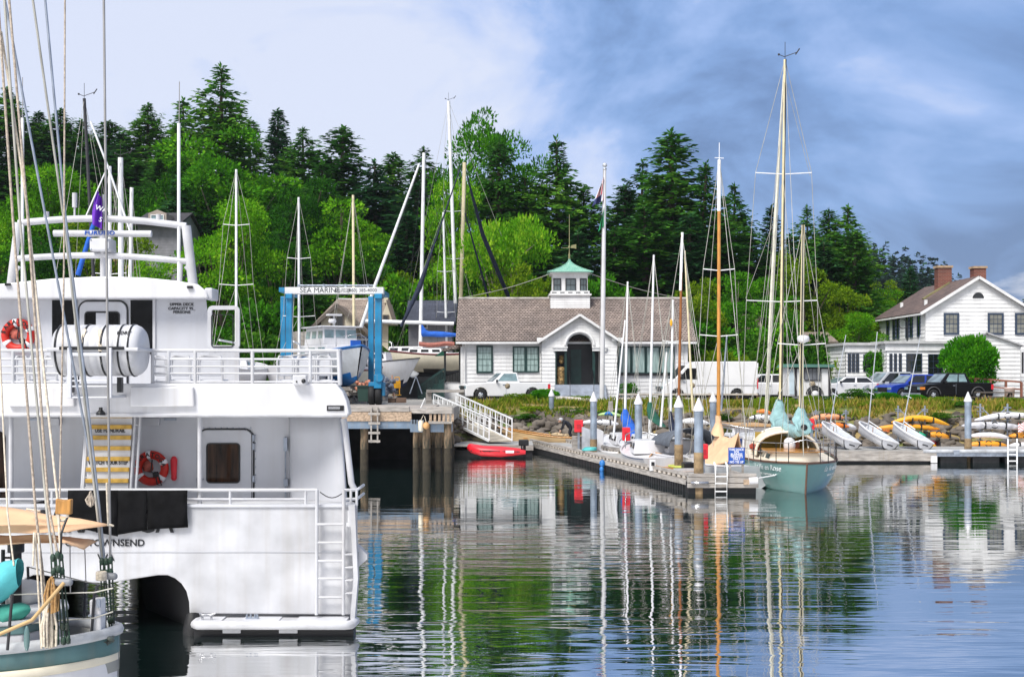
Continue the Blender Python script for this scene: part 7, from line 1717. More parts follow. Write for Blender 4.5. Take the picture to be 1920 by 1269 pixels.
# white cruiser between the tent boat and the ketch
B6 = thing('cabin_cruiser', 'small white cabin boat squeezed between the tan tent and the green ketch', 'motorboat', (X(1408,53), 53, 0), R(100), None, False)
rows, hs = hull_rows(7, 2.5, .95, 1.3, .4, .9); boat_hull(B6, rows, HW); boat_deck(B6, rows, WHITE2); boat_toe(B6, rows, WHITE2, .04); trunk_cabin(B6, -1.4, 1.8, 1.8, 1.3, .95, 1.6, WHITE2, 3)
m = MB(); m.tube([(2.0,.9,1.1),(2.0,.9,1.7),(3.6,0,1.9),(2.0,-.9,1.7),(2.0,-.9,1.1)], .025, 5); m.build('pulpit', STEEL, B6)
B7 = thing('motor_cruiser', 'white cabin boat behind the tan tent with a tan trimmed top', 'motorboat', (X(1392,60), 60, 0), R(96), None, False)
rows, hs = hull_rows(8, 2.8, 1.0, 1.4, .4, .9); boat_hull(B7, rows, HW); boat_deck(B7, rows, WHITE2); boat_toe(B7, rows, WHITE2, .04); trunk_cabin(B7, -2.0, 2.0, 2.2, 1.5, 1.0, 1.7, WHITE2, 3)
m = MB(); m.box(-2.1, 1.2, -1.0, 1.0, 1.72, 1.79); m.build('cabin_top', mat('tan_trim', (.55,.33,.14), .5), B7)
B8 = thing('open_motorboat', 'low white open motorboat moored behind the third steel pile', 'motorboat', (X(1217,53), 53, 0), R(98), None, False)
rows, hs = hull_rows(5.6, 2.1, .8, 1.1, .35, .9); boat_hull(B8, rows, HB); boat_deck(B8, rows, WHITE2); boat_toe(B8, rows, WHITE2, .04); trunk_cabin(B8, -.4, 1.3, 1.5, 1.1, .8, 1.35, WHITE2, 2)
m = MB(); m.tube([(1.3,.7,.95),(1.3,.7,1.5),(2.7,0,1.65),(1.3,-.7,1.5),(1.3,-.7,.95)], .022, 5); m.build('pulpit', STEEL, B8)
B9 = thing('wood_skiff', 'white skiff with an orange varnished transom beside the second steel pile', 'skiff', (X(1262,49.8), 49.8, 0), R(98), None, False)
rows, hs = hull_rows(4.6, 1.6, .6, .85, .3, .85); boat_hull(B9, rows, HW); boat_deck(B9, rows, VARN, .16, .9); boat_toe(B9, rows, VARN, .04)
m = MB(); m.obox((-2.1, 0, .55), (.5,.4,.5)); m.build('outboard', BLK, B9, bevel=.05)
# wooden rowing boat with a bent person
rw = thing('rowing_boat', 'long varnished wooden rowing boat tied below the rocks', 'rowing boat', (X(1030,69.3), 69.3, .25), R(162), None, False)
rows, hs = hull_rows(4.8, 1.25, .52, .95, .2, .6, rake=.7); boat_hull(rw, rows, [mat('lapstrake', (.60,.42,.22), .5, var=.15, scale=3, stretch=(.4,3,8)), WHITE2, CREAM, VARN]); boat_deck(rw, rows, mat('dark_interior', (.12,.06,.03), .8), .25, .9); boat_toe(rw, rows, VARN, .035)
m = MB()
for x in (-1.3, 0, 1.2): m.box(x-.12, x+.12, -.52, .52, .36, .40)
m.build('thwart', VARN, rw)
ob = thing('bundle', 'crumpled khaki bundle lying in the wooden rowing boat', 'bundle', P(1052,816,69)); m = MB()
for k in range(5): m.ball((X(1042+5*k,69), 69+.1*math.sin(k*2), Z(815+k*.7,69)), (.22,.2,.12), 0, 10, 7, .4, k)
m.build('cloth', CLOTH, ob)
# ------------------------------------------------------------------ person bending over the boat (skinned figure)
pr_ = thing('person', 'person in a dark jacket and grey cap bending over the wooden rowing boat', 'person', P(1070,818,69.0))
def skin_body(name, joints, edges, mt, parent, sub=2):
    me = bpy.data.meshes.new(name); me.from_pydata([tuple(j[0]) for j in joints], edges, []); me.materials.append(mt)
    o = bpy.data.objects.new(name, me); COL.objects.link(o); sk = o.modifiers.new('skin', 'SKIN'); sk.use_smooth_shade = True
    for i, j in enumerate(joints): me.skin_vertices[0].data[i].radius = j[1]; me.skin_vertices[0].data[i].use_root = (i == 0)
    sb = o.modifiers.new('sub', 'SUBSURF'); sb.levels = sub; sb.render_levels = sub
    o.parent = parent; o.location = -OFF[parent]; OFF[o] = Vector((0,0,0)); KIDS.setdefault(parent, []).append(o); return o
pd = 69.0
def pj(px, py, dy=0): v = P(px, py, pd); v.y += dy; return v
J = [(pj(1069.5,801), (.17,.15)), (pj(1066.5,795), (.175,.15)), (pj(1061,789.5), (.18,.16)), (pj(1056.5,788.5), (.10,.09)), (pj(1053.5,789), (.065,.065)),
     (pj(1058,790,-.2), (.075,.07)), (pj(1056,799,-.24), (.055,.05)), (pj(1052,806,-.2), (.04,.035)),
     (pj(1058,790,.2), (.075,.07)), (pj(1055,800,.22), (.055,.05)), (pj(1051,806,.2), (.04,.035)),
     (pj(1070,803,-.10), (.10,.10)), (pj(1067,811,-.12), (.075,.075)), (pj(1071.5,820,-.12), (.05,.05)), (pj(1068,821,-.12), (.04,.03)),
     (pj(1070.5,803,.10), (.10,.10)), (pj(1068.5,811,.12), (.075,.075)), (pj(1073,820,.12), (.05,.05)), (pj(1069.5,821,.12), (.04,.03))]
E = [(0,1),(1,2),(2,3),(3,4),(2,5),(5,6),(6,7),(2,8),(8,9),(9,10),(0,11),(11,12),(12,13),(13,14),(0,15),(15,16),(16,17),(17,18)]
body = skin_body('body', J, E, JACKET, pr_)
hc = pj(1051,787.5)
m = MB(); m.ball(hc, (.115,.09,.125), 0, 14, 10); m.ball(hc+Vector((-.11,0,-.02)), (.025,.02,.025), 0, 6, 5); m.ball(hc+Vector((.01,-.09,-.01)), (.025,.014,.035), 0, 6, 5); m.ball(hc+Vector((.01,.09,-.01)), (.025,.014,.035), 0, 6, 5); m.ball(hc+Vector((-.08,0,-.085)), (.05,.05,.035), 0, 8, 6)
hd = m.build('head', SKIN, pr_)
m = MB(); m.ball(hc+Vector((.02,0,.04)), (.125,.105,.10), 0, 14, 8); m.prism([(hc.x-.19, hc.z+.03), (hc.x-.05, hc.z+.035), (hc.x-.05, hc.z+.055), (hc.x-.19, hc.z+.045)], hc.y-.08, hc.y+.08); m.build('cap', mat('cap_grey', (.45,.46,.48), .8), hd)
m = MB(); m.ball(hc+Vector((.06,0,-.01)), (.075,.098,.09), 0, 10, 7); m.build('hair', mat('grey_hair', (.40,.38,.36), .8), hd)
for s_ in (-1, 1):
    wv_ = pj(1051.5,806.5, s_*.2); m = MB(); m.ball(wv_+Vector((-.03,0,-.04)), (.045,.03,.05), 0, 8, 6)
    for k in range(4): m.tube([wv_+Vector((-.05+.0*k, -.028+.019*k, -.07)), wv_+Vector((-.085, -.03+.02*k, -.11-.008*(1.5-abs(k-1.5)))), wv_+Vector((-.075, -.03+.02*k, -.15))], [.010,.009,.007], 5)
    m.tube([wv_+Vector((-.03, -.035*s_, -.03)), wv_+Vector((-.08, -.045*s_, -.075))], [.012,.008], 5); m.build('hand', SKIN, pr_)
# ------------------------------------------------------------------ the green ketch, stern to the viewer
kt = thing('green_ketch', 'sea green double ended ketch moored stern out at the dock head', 'sailboat', (10.35, 48.9, 0), R(86), None, False)
LK, BK = 10.8, 3.6
rows, hs = hull_rows(LK, BK, 1.06, 1.45, .7, rake=.8, sag=.16, dbl=True, srake=.35)
TOP = mat('ketch_green', (.145,.285,.27), .30, var=.06, scale=1.0, streak=.12, coat=.35)
boat_hull(kt, rows, [TOP, ANTIF, WHITE2, TOP], bottom=-.12); boat_deck(kt, rows, mat('deck_cream', (.72,.66,.55), .6, var=.08), .07); boat_toe(kt, rows, mat('teak_cap', (.12,.06,.035), .5), .045)
m = MB(); sr = rows[0]; m.tube([(p[0]-.03, 0, p[2]) for p in rows[0]], .035, 6); m.build('stern_post', mat('teak_cap'), kt)
def hull_y(x, z):
    best = None
    for i in range(len(rows)-1):
        for j in range(len(hs)-1):
            p, q = rows[i][j], rows[i+1][j+1]
            if min(p[0], q[0]) <= x <= max(p[0], q[0]) and p[2] <= z <= rows[i][j+1][2]: best = max(p[1]+(rows[i][j+1][1]-p[1])*(z-p[2])/max(1e-3, rows[i][j+1][2]-p[2]), 0); best += (rows[i+1][j+1][1]-rows[i][j+1][1])*(x-p[0])/max(1e-3, rows[i+1][j+1][0]-rows[i][j+1][0])
    return best or .5
LET = mat('pale_lettering', (.75,.80,.80), .5)
def curved_name(s, size, x_mid, z, side, name, slope=0, sx=1.0):
    """hull lettering wrapped on the quarter: every letter stands on the planking"""
    o = text(name, s, size, LET, kt, (0,0,0), shear=.35, extrude=.002, sx=sx)
    o.rotation_euler = (0,0,0); me = o.data
    for v in me.vertices:
        lx = v.co.x*side; x = x_mid+(-lx if side < 0 else -lx)*1.0; zz = z+v.co.y
        y = hull_y(x, zz)+.03+ v.co.z
        v.co = Vector((x, side*y, zz))
    me.update()
curved_name('La Vie en Rose', .27, -3.95, .80, 1, 'boat_name', sx=1.0); curved_name('La Vie en Rose', .27, -3.95, .80, -1, 'boat_name', sx=1.0)
curved_name('PORT TOWNSEND, WA', .10, -3.9, .56, 1, 'home_port'); curved_name('PORT TOWNSEND, WA', .10, -3.9, .56, -1, 'home_port')
cbn = trunk_cabin(kt, -3.2, -1.2, 1.9, 2.2, .9, 1.28, mat('cabin_cream', (.80,.74,.62), .5, var=.05), 2, name='aft_cabin')
m = MB(); m.box(-3.3, -1.1, -1.0, 1.0, 1.28, 1.32); m.build('cabin_trim', VARN, cbn, bevel=.03)
trunk_cabin(kt, .6, 3.2, 2.1, 1.4, 1.05, 1.5, mat('cabin_cream'), 3, name='fore_cabin')
m = MB(); m.box(-1.15, -1.05, -.45, .10, 1.0, 1.6); m.build('companion_door', mat('mahogany', (.32,.09,.03), .4, var=.15), kt)
# dodger / hard canopy arch over the cockpit
def arch_s(x, w_, z0, h_, rr, mt, name):
    m = MB(); m.tube([(x, w_*math.cos(math.pi*i/16), z0+h_*math.sin(math.pi*i/16)**.75) for i in range(17)], rr, 8); return m.build(name, mt, kt)
arch_s(-1.1, 1.16, 1.05, .86, .055, mat('canopy_frame', (.80,.74,.62), .4), 'canopy_hoop'); arch_s(.5, 1.12, 1.05, .96, .05, mat('canopy_frame'), 'canopy_hoop')
m = MB(); m.grid(lambda u, v: (-1.05+1.6*u, (1.14-.03*u)*math.cos(math.pi*v), 1.08+(.83+.11*u)*max(0, math.sin(math.pi*v))**.75), 4, 18); m.build('canopy', mat('canopy_cream', (.72,.66,.50), .7), kt, solid=.02)
m = MB(); m.box(.44, .5, -1.0, 1.0, 1.2, 1.85); m.build('canopy_back', OCHRE, kt)
m = MB(); m.lathe((-1.7,.0,0), [(.2,1.25), (.22,1.45), (.19,1.65), (.08,1.74)], 14); m.build('life_raft_pod', WHITE2, kt)
# masts
kb_main = P(1463,805,51.2); kt_main = P(1472,112,51.2)
BUFF = mat('buff_mast', (.66,.58,.36), .4, var=.08)
mm = rig(kt, kb_main, kt_main, BUFF, .08, .06, ((.345,1.42),(.69,1.12)), True, (5.6,0,1.5), (-5.0,0,1.2), 1.55, WIREL, .011, True)
m = MB(); a, b_ = to_local(kt, kb_main), to_local(kt, kt_main); off = to_local(kt, kb_main+Vector((.02,-.075,0)))-a; m.tube([a+off, b_+off], [.028,.022], 6); m.build('sail_track', BLK, mm)
kb_mz = P(1501,810,45.8); kt_mz = P(1506,422,45.8)
mz = rig(kt, kb_mz, kt_mz, BUFF, .075, .06, ((.42,.86),), True, None, (-5.0,0,1.2), 1.3, WIREL, .011)
m = MB(); a, b_ = to_local(kt, kb_mz), to_local(kt, kt_mz); off = to_local(kt, kb_mz+Vector((-.02,-.07,0)))-a; m.tube([a+off, b_+off], [.03,.022], 6); m.build('sail_track', BLK, mz)
# sail covers: tall collar at each mast running down along the boom
def cover(pts, rr, name):
    m = MB(); P_ = [to_local(kt, P(*q)) for q in pts]
    def fn(u, v):
        n = len(P_)-1; k = min(n-1, int(u*n)); f = u*n-k; f = f*f*(3-2*f); c = P_[k].lerp(P_[k+1], f); r_ = rr[k]+(rr[k+1]-rr[k])*f; q = 2*math.pi*v
        r_ *= 1+.13*math.sin(q*4+u*13)+.06*math.sin(q*7-u*21)
        return c+Vector((r_*.8*math.sin(q), r_*math.cos(q), .35*r_*math.sin(q*1+.6)))
    m.grid(fn, 22, 16); return m.build(name, PCANV, kt)
cover([(1461,750,51.0), (1461,768,51.0), (1462,788,50.9), (1464,806,50.6)], [.11,.24,.38,.34], 'main_sail_cover')
cover([(1502,764,45.7), (1502,778,45.7), (1505,792,45.5), (1507,806,45.2)], [.09,.22,.34,.30], 'mizzen_sail_cover')
def boom_cover(pts, rr, name):
    m = MB(); P_ = [to_local(kt, P(*q)) for q in pts]; n = 14; rings = []
    for i in range(n+1):
        u = i/n*(len(P_)-1); k = min(len(P_)-2, int(u)); f = u-k; c = P_[k].lerp(P_[k+1], f); r_ = rr[k]+(rr[k+1]-rr[k])*f; q2 = []
        for j in range(12):
            q = 2*math.pi*j/12; r2_ = r_*(1+.14*math.sin(q*3+i*1.1)); q2.append(c+Vector((0, r2_*.8*math.cos(q), r2_*math.sin(q))))
        rings.append(q2)
    m.loft(rings); return m.build(name, PCANV, kt)
boom_cover([(1463,797,50.7), (1474,804,49.3), (1488,810,47.6), (1498,812,46.4)], [.30,.26,.22,.14], 'main_boom_cover'); boom_cover([(1505,797,45.5), (1509,801,44.9), (1512,803,44.4)], [.32,.26,.2], 'mizzen_boom_cover')
m = MB(); m.ball(to_local(kt, P(1508,801,44.45)), (.10,.13,.12), 0, 10, 7); m.build('boom_end', BLK, kt)
# furled pale headsail from the masthead to the bow
m = MB(); m.tube([to_local(kt, P(1469.5,140,51.6)), to_local(kt, P(1458,336,52.4)), to_local(kt, P(1447,560,53.4)), to_local(kt, P(1436,790,54.6))], [.03,.07,.085,.075], 10); m.build('furled_headsail', mat('furled_cream', (.74,.72,.60), .7, var=.08, scale=4), kt)
for i, (tx, ty, bx2, by, d2) in enumerate(((1470,150,1421,800,53), (1470,150,1478,830,44.5), (1466,420,1432,800,53.5), (1466,560,1408,835,50), (1466,560,1545,850,48.5), (1505,430,1556,855,45.5), (1505,430,1462,850,46.5), (1468,330,1395,850,50.5), (1470,180,1402,842,50), (1468,332,1516,858,47), (1470,140,1519,330,51.2), (1449,420,1398,560,52))):
    m = MB(); m.tube([to_local(kt, P(tx, ty, 51.2 if tx < 1490 else 45.8)), to_local(kt, P(bx2, by, d2))], .0085, 4); m.build('stay', WIREL, kt)
m = MB(); m.lathe(to_local(kt, P(1506,634,45.6)), [(.05,-.18), (.20,-.11), (.22,0), (.19,.07), (.08,.11)], 14); m.tube([to_local(kt, P(1503,640,45.8)), to_local(kt, P(1506,640,45.6))], .04, 6); m.build('radar_dome', WHITE2, kt)
# pulpit, stanchions, lines
zs_ = lambda x: next((r_[-1][2] for r_ in rows if r_[-1][0] >= x), 1.3)
ys_ = lambda x: next((r_[-1][1] for r_ in rows if r_[-1][0] >= x), .5)
prev = {}
for s_ in (-1, 1):
    pts1, pts2 = [], []
    for x in (-5.2, -4.7, -3.9, -2.9, -1.7, -.4, 1.0, 2.4, 3.8, 5.0):
        y, z = s_*ys_(x)*.95, zs_(x); m = MB(); m.tube([(x,y,z-.02), (x,y,z+.68)], .016, 5); m.build('stanchion', BLK if x < -2 else STEEL, kt); pts1.append((x,y,z+.67)); pts2.append((x,y,z+.36))
    m = MB(); m.tube(pts1, .012, 4); m.tube(pts2, .010, 4); m.build('lifeline', WIRE, kt)
m = MB(); q1 = [(-5.2, s_*ys_(-5.2)*.95, zs_(-5.2)+.68) for s_ in (-1, 1)]; m.tube([q1[0], (-5.55,0,1.85), q1[1]], .018, 5); m.build('stern_rail', STEEL, kt)
m = MB(); a = to_local(kt, P(1481,873,45)); b_ = to_local(kt, P(1423,896,43.9)); m.tube([a, a.lerp(b_, .5)-Vector((0,0,.12)), b_], .022, 6); m.build('mooring_line', FLAGW, kt)
for s_ in (-1, 1):
    m = MB(); m.ball((-3.6, s_*(hull_y(-3.6, .98)+.01), .98), (.06,.02,.04)); m.ball((-4.6, s_*(hull_y(-4.6, .72)+.01), .72), (.03,.015,.03)); m.build('hawse_fitting', STEEL, kt)
    m = MB(); m.tube([(x, s_*(hull_y(x, .93)+.02), .93) for x in (-3.0, -2.0, -1.0)], .03, 5); m.build('rub_strake', TEALD, kt)
for k in range(5): m = MB(); m.ball((-.9+.3*k, 1.1+.06*(k%2), 1.3), (.16,.12,.1), 0, 8, 6, .3, k); m.build('deck_fender', mat('red_gear', (.45,.06,.03), .6, var=.4, scale=5), kt)
# ------------------------------------------------------------------ right hand dock with dinghies
rd_ = thing('dinghy_dock', 'straight grey dock at right carrying the white dinghies', 'dock', (20, 60.3, 0))
m = MB(); m.box(X(1540,59), 40, 59, 62, .48, .60); m.build('deck', mat('dock_concrete'), rd_)
m = MB(); m.box(X(1540,59), X(1755,59), 58.92, 59, .10, .56); m.build('waler', WOODG, rd_)
m = MB(); m.box(X(1542,59), X(1754,59), 59.03, 61.9, -.3, .12); m.build('float', ANTIF, rd_)
m = MB(); m.tube([(X(1730,59), 58.95, .55), (40, 58.95, .55)], .085, 10); m.build('edge_pipe', mat('pipe_grey', (.50,.52,.55), .5, var=.15, streak=.3), rd_)
m = MB(); m.box(X(1756,59), 40, 58.98, 59.1, .30, .46); m.build('steel_edge', GREYM, rd_)
for k in range(12):
    x0 = X(1765,59)+k*1.5; m = MB(); m.box(x0, x0+1.25, 59.15, 61.8, -.3, .30); m.build('float_tub', BLACK, rd_, bevel=.05)
m = MB(); m.box(X(1745,58.9), X(1756,58.9), 58.8, 58.92, .02, .34); m.build('white_bumper', WHITE2, rd_)
m = MB(); m.box(X(1788,58.8), X(1799,58.8), 58.78, 58.82, .42, .6); m.build('pipe_coupling', GREYM, rd_)
lad = thing('swim_ladder', 'tall white ladder at the right end of the dinghy dock', 'ladder', (X(1898,58.7), 58.7, 0)); m = MB()
for px in (1890, 1907): m.tube([(X(px,58.7), 58.7, Z(822,58.7)), (X(px,58.7), 58.7, -.6)], .035, 6)
for py in (843, 852, 864): m.tube([(X(1890,58.7), 58.7, Z(py,58.7)), (X(1907,58.7), 58.7, Z(py,58.7))], .03, 6)
m.build('ladder_frame', SPARW, lad)
def dinghy(px, d, mtop, label):
    q = thing('sailing_dinghy', label, 'dinghy', (X(px,d), d, .87), R(112), 'white sailing dinghies on the dock', world=False); q.rotation_euler = (R(15), R(-14), R(112))
    L, B = 2.2, 1.34
    m = MB()
    def sec(t):
        f = .74+.26*math.sin(math.pi*min(1, t*1.25)) if t < .7 else (.74+.26*math.sin(math.pi*.875))*(1-((t-.7)/.3)**2.2*.62)
        return f
    def fn(u, v, k=1.0, dz=0):
        w_ = B/2*sec(u)*k; s = 2*v-1; z = .02+.12*u*u+dz+(.40+.14*u)*(abs(s)**2.4); return (-L/2+L*u, w_*math.copysign(abs(s)**.75, s) if s else 0, z)
    m.grid(lambda u, v: fn(u, v), 16, 14); m.add([fn(0, j/14) for j in range(15)], [tuple(range(15))]); m.add([fn(1, j/14) for j in range(15)], [tuple(range(15))[::-1]]); m.build('hull', WHITE2, q); m = MB(); m.grid(lambda u, v: fn(.04+.92*u, v, .93, .05), 12, 14); m.build('shade_liner', mat('inner_shade_grey', (.50,.53,.57), .5), q)  # grey inner skin carries the shade inside the white hull
    m = MB(); m.tube([(p[0], p[1], p[2]) for p in [fn(i/16, 0) for i in range(17)]+[fn(i/16, 1) for i in range(16, -1, -1)]+[fn(0,0)]], .05, 7); m.build('gunwale', WHITE2, q)
    m = MB(); m.add([fn(i/10, j, .97, -.10) for i in range(0, 5) for j in (0, 1)], [(2*i, 2*i+2, 2*i+3, 2*i+1) for i in range(4)]); m.build('side_tank', WHITE2, q)
    m = MB(); m.tube([(p[0]-.01, p[1]*1.005, p[2]-.07) for p in [fn(0, j/14) for j in range(15)]], .02, 5); m.build('rub_strip', BLK, q)
    m = MB(); m.box(-L/2-.016, -L/2-.012, -.22, .12, .20, .26); m.build('transom_mark', mat('dark_lettering', (.05,.05,.06), .5), q)
    b0 = to_local(q, P(mtop[2], mtop[3]-3, d+.3)); t0 = to_local(q, P(mtop[0], mtop[1], d+.3)); m = MB(); m.tube([b0, t0], [.032,.02], 7); m.build('mast', ALU, q)
    m = MB(); c = b0.lerp(t0, .16); m.tube([c, to_local(q, P(mtop[2]+27, mtop[3]-19, d-.2))], .026, 6); m.build('boom', SPARW, q)
    m = MB(); m.tube([to_local(q, P(mtop[2]+9, mtop[3]+2, d-.3)), to_local(q, P(mtop[2]+11, mtop[3]-24, d-.3))], .02, 5); m.build('tiller', VARND, q)
    m = MB(); c = b0.lerp(t0, .42 if px < 1680 else .40); m.tube([c+Vector((.3,-.1,0)), c-Vector((.3,-.1,0))], .018, 4); m.build('wind_arm', SPARW, q)
    return q
dinghy(1566, 60.2, (1586,628,1552,824), 'white sailing dinghy with leaning mast, left of the three on the dock')
dinghy(1636, 60.2, (1645,622,1626,824), 'white sailing dinghy with upright mast, middle of the three on the dock')
dinghy(1701, 60.2, (1726,628,1689,824), 'white sailing dinghy with leaning mast beside the green kayak')
# kayak racks
def rack(pxs, d, z1, label):
    q = thing('kayak_rack', label, 'rack', (X(sum(pxs)/len(pxs),d), d, .3)); 
    for px in pxs:
        m = MB(); m.tube([(X(px,d), d, .2), (X(px,d), d, z1)], .05, 7); m.build('upright', GREYM, q)
        m = MB()
        for z in (.75, 1.25, 1.75, 2.2): m.tube([(X(px,d), d-.45, z), (X(px,d), d+.45, z)], .03, 5)
        m.tube([(X(px,d), d-.45, z1-.2), (X(px,d)+.0, d+.5, z1-.2)], .03, 5); m.build('arm', GREYM, q)
    m = MB(); m.beam((X(pxs[0],d), d, z1-.15), (X(pxs[0],d)+1.0, d, 1.5), .05); m.beam((X(pxs[-1],d), d, z1-.15), (X(pxs[-1],d)-1.0, d, 1.5), .05); m.build('brace', GREYM, q)
rack([1530, 1586], 65.2, 2.3, 'grey pipe kayak rack holding the orange kayaks'); rack([1684, 1734], 65.2, 2.5, 'grey pipe kayak rack holding the yellow kayaks'); rack([1838, 1889], 65.2, 2.6, 'grey pipe kayak rack holding the white kayaks at right')
def kayak(p0, p1, d, mt, label, h_=.34, w_=.62, bend=.10, name='kayak', cockpit=True, cat='kayak', group=None):
    a, b_ = P(p0[0], p0[1], d), P(p1[0], p1[1], d); q = thing(name, label, cat, ((a.x+b_.x)/2, d, (a.z+b_.z)/2-h_/2), 0, group); m = MB(); n = 18
    def fn(u, v):
        c = a.lerp(b_, u); c.z += bend*(math.sin(math.pi*u)-.5); t = (1-abs(2*u-1)**2.6)**.75 if 0 < u < 1 else 0; t = max(t, .03); an = 2*math.pi*v
        return (c.x, c.y+w_/2*t*math.cos(an), c.z+h_/2*(t*.85+.15)*math.sin(an)*(1 if math.sin(an) < 0 else .8))
    m.grid(fn, n, 12); m.build('hull', mt, q)
    if cockpit:
        m = MB(); c = a.lerp(b_, .5); m.torus((c.x, c.y-.26, c.z+.04), .16, .025, 'y', 14, 5); m.build('cockpit_rim', BLK, q); m = MB(); m.box(c.x-.5, c.x-.44, c.y-w_/2-.005, c.y+w_/2, c.z-h_*.4, c.z+h_*.48); m.build('strap', BLK, q); m = MB(); m.box(c.x+.55, c.x+.61, c.y-w_/2-.005, c.y+w_/2, c.z-h_*.4, c.z+h_*.48); m.build('strap', BLK, q)
YO = mat('amber_plastic', (.84,.34,.02), .4, var=.08); GRN = mat('green_plastic', (.02,.42,.24), .4); PEACH = mat('peach_plastic', (.80,.36,.17), .45, var=.1); WPL = mat('white_plastic', (.80,.80,.82), .4, var=.06, streak=.1)
DR = 64.9
kayak((1671,786), (1780,791), DR, YELLOW, 'bright yellow kayak on top of the middle rack', bend=.30)
kayak((1644,800), (1762,802), DR, YO, 'amber kayak under the bright yellow kayak'); kayak((1690,812), (1738,816), DR-.2, GRN, 'green kayak behind the third dinghy'); kayak((1733,813), (1781,818), DR, YO, 'short amber kayak right of the green kayak')
kayak((1718,830), (1757,836), DR, YELLOW, 'yellow kayak on the lowest arm of the middle rack'); kayak((1738,829), (1758,834), DR+.5, REDP, 'red kayak end behind the lowest yellow kayak', cockpit=False)
kayak((1520,782), (1583,781), DR, PEACH, 'peach kayak on top of the left rack'); kayak((1526,797), (1592,798), DR, ORANGE, 'orange kayak below the peach kayak'); kayak((1576,799), (1606,801), DR+.6, WPL, 'white kayak end behind the orange kayak', cockpit=False); kayak((1545,815), (1598,814), DR, mat('olive_canvas', (.30,.31,.22), .8), 'khaki covered kayak under the orange kayak'); kayak((1572,827), (1610,836), DR, YO, 'amber kayak low behind the first two dinghies'); kayak((1655,803), (1668,806), DR+.5, ORANGE, 'orange kayak bow by the middle dinghy mast', cockpit=False)
kayak((1827,784), (1945,778), DR, WPL, 'long white kayak on top of the right rack', bend=.18); kayak((1803,796), (1920,800), DR, mat('wrapped_white', (.62,.62,.66), .7, var=.2, scale=4, bump=.5), 'wrapped white kayak under the long white kayak', h_=.42); kayak((1818,815), (1892,818), DR, WPL, 'white kayak with a red keel line on the right rack', cockpit=False); kayak((1812,832), (1888,833), DR, YO, 'amber kayak on the lowest arm of the right rack'); kayak((1891,815), (1950,819), DR, YO, 'amber kayak at the right frame edge'); kayak((1892,833), (1960,835), DR, WPL, 'white kayak low at the right frame edge')
tw_ = thing('striped_towel', 'red and white striped cloth on the wrapped white kayak', 'cloth', P(1915,800,64.5)); m = MB(); m.grid(lambda u, v: P(1909+12*u, 793+16*v+2*math.sin(u*5), 64.45-.05*v), 6, 6, 0, True, lambda i, j: (i+j) % 2); m.build('cloth', [mat('pink_cloth', (.62,.20,.18), .8), FLAGW], tw_, solid=.02)
# boards on the central bank
kayak((1121,776), (1167,778), 71.5, mat('lime_board', (.45,.65,.25), .4), 'lime and blue paddle board on the bank left of the blue sail cover', h_=.26, cockpit=False, name='paddle_board', cat='paddle board'); kayak((1133,775), (1150,777), 71.2, MBLUE, 'blue paddle board end on the bank', h_=.24, cockpit=False, name='paddle_board', cat='paddle board'); kayak((1088,791), (1160,793), 70.5, WPL, 'white kayak on the bank behind the first steel box', h_=.36); kayak((1275,788), (1330,792), 70, WPL, 'white kayak on the bank behind the two near piles', h_=.36, cockpit=False); kayak((1405,781), (1455,784), 67.5, WPL, 'white kayak on the bank behind the pale furled sail', h_=.3); kayak((1418,770), (1448,774), 68.5, ORANGE, 'orange kayak end on the bank left of the ketch cover', h_=.25, cockpit=False)
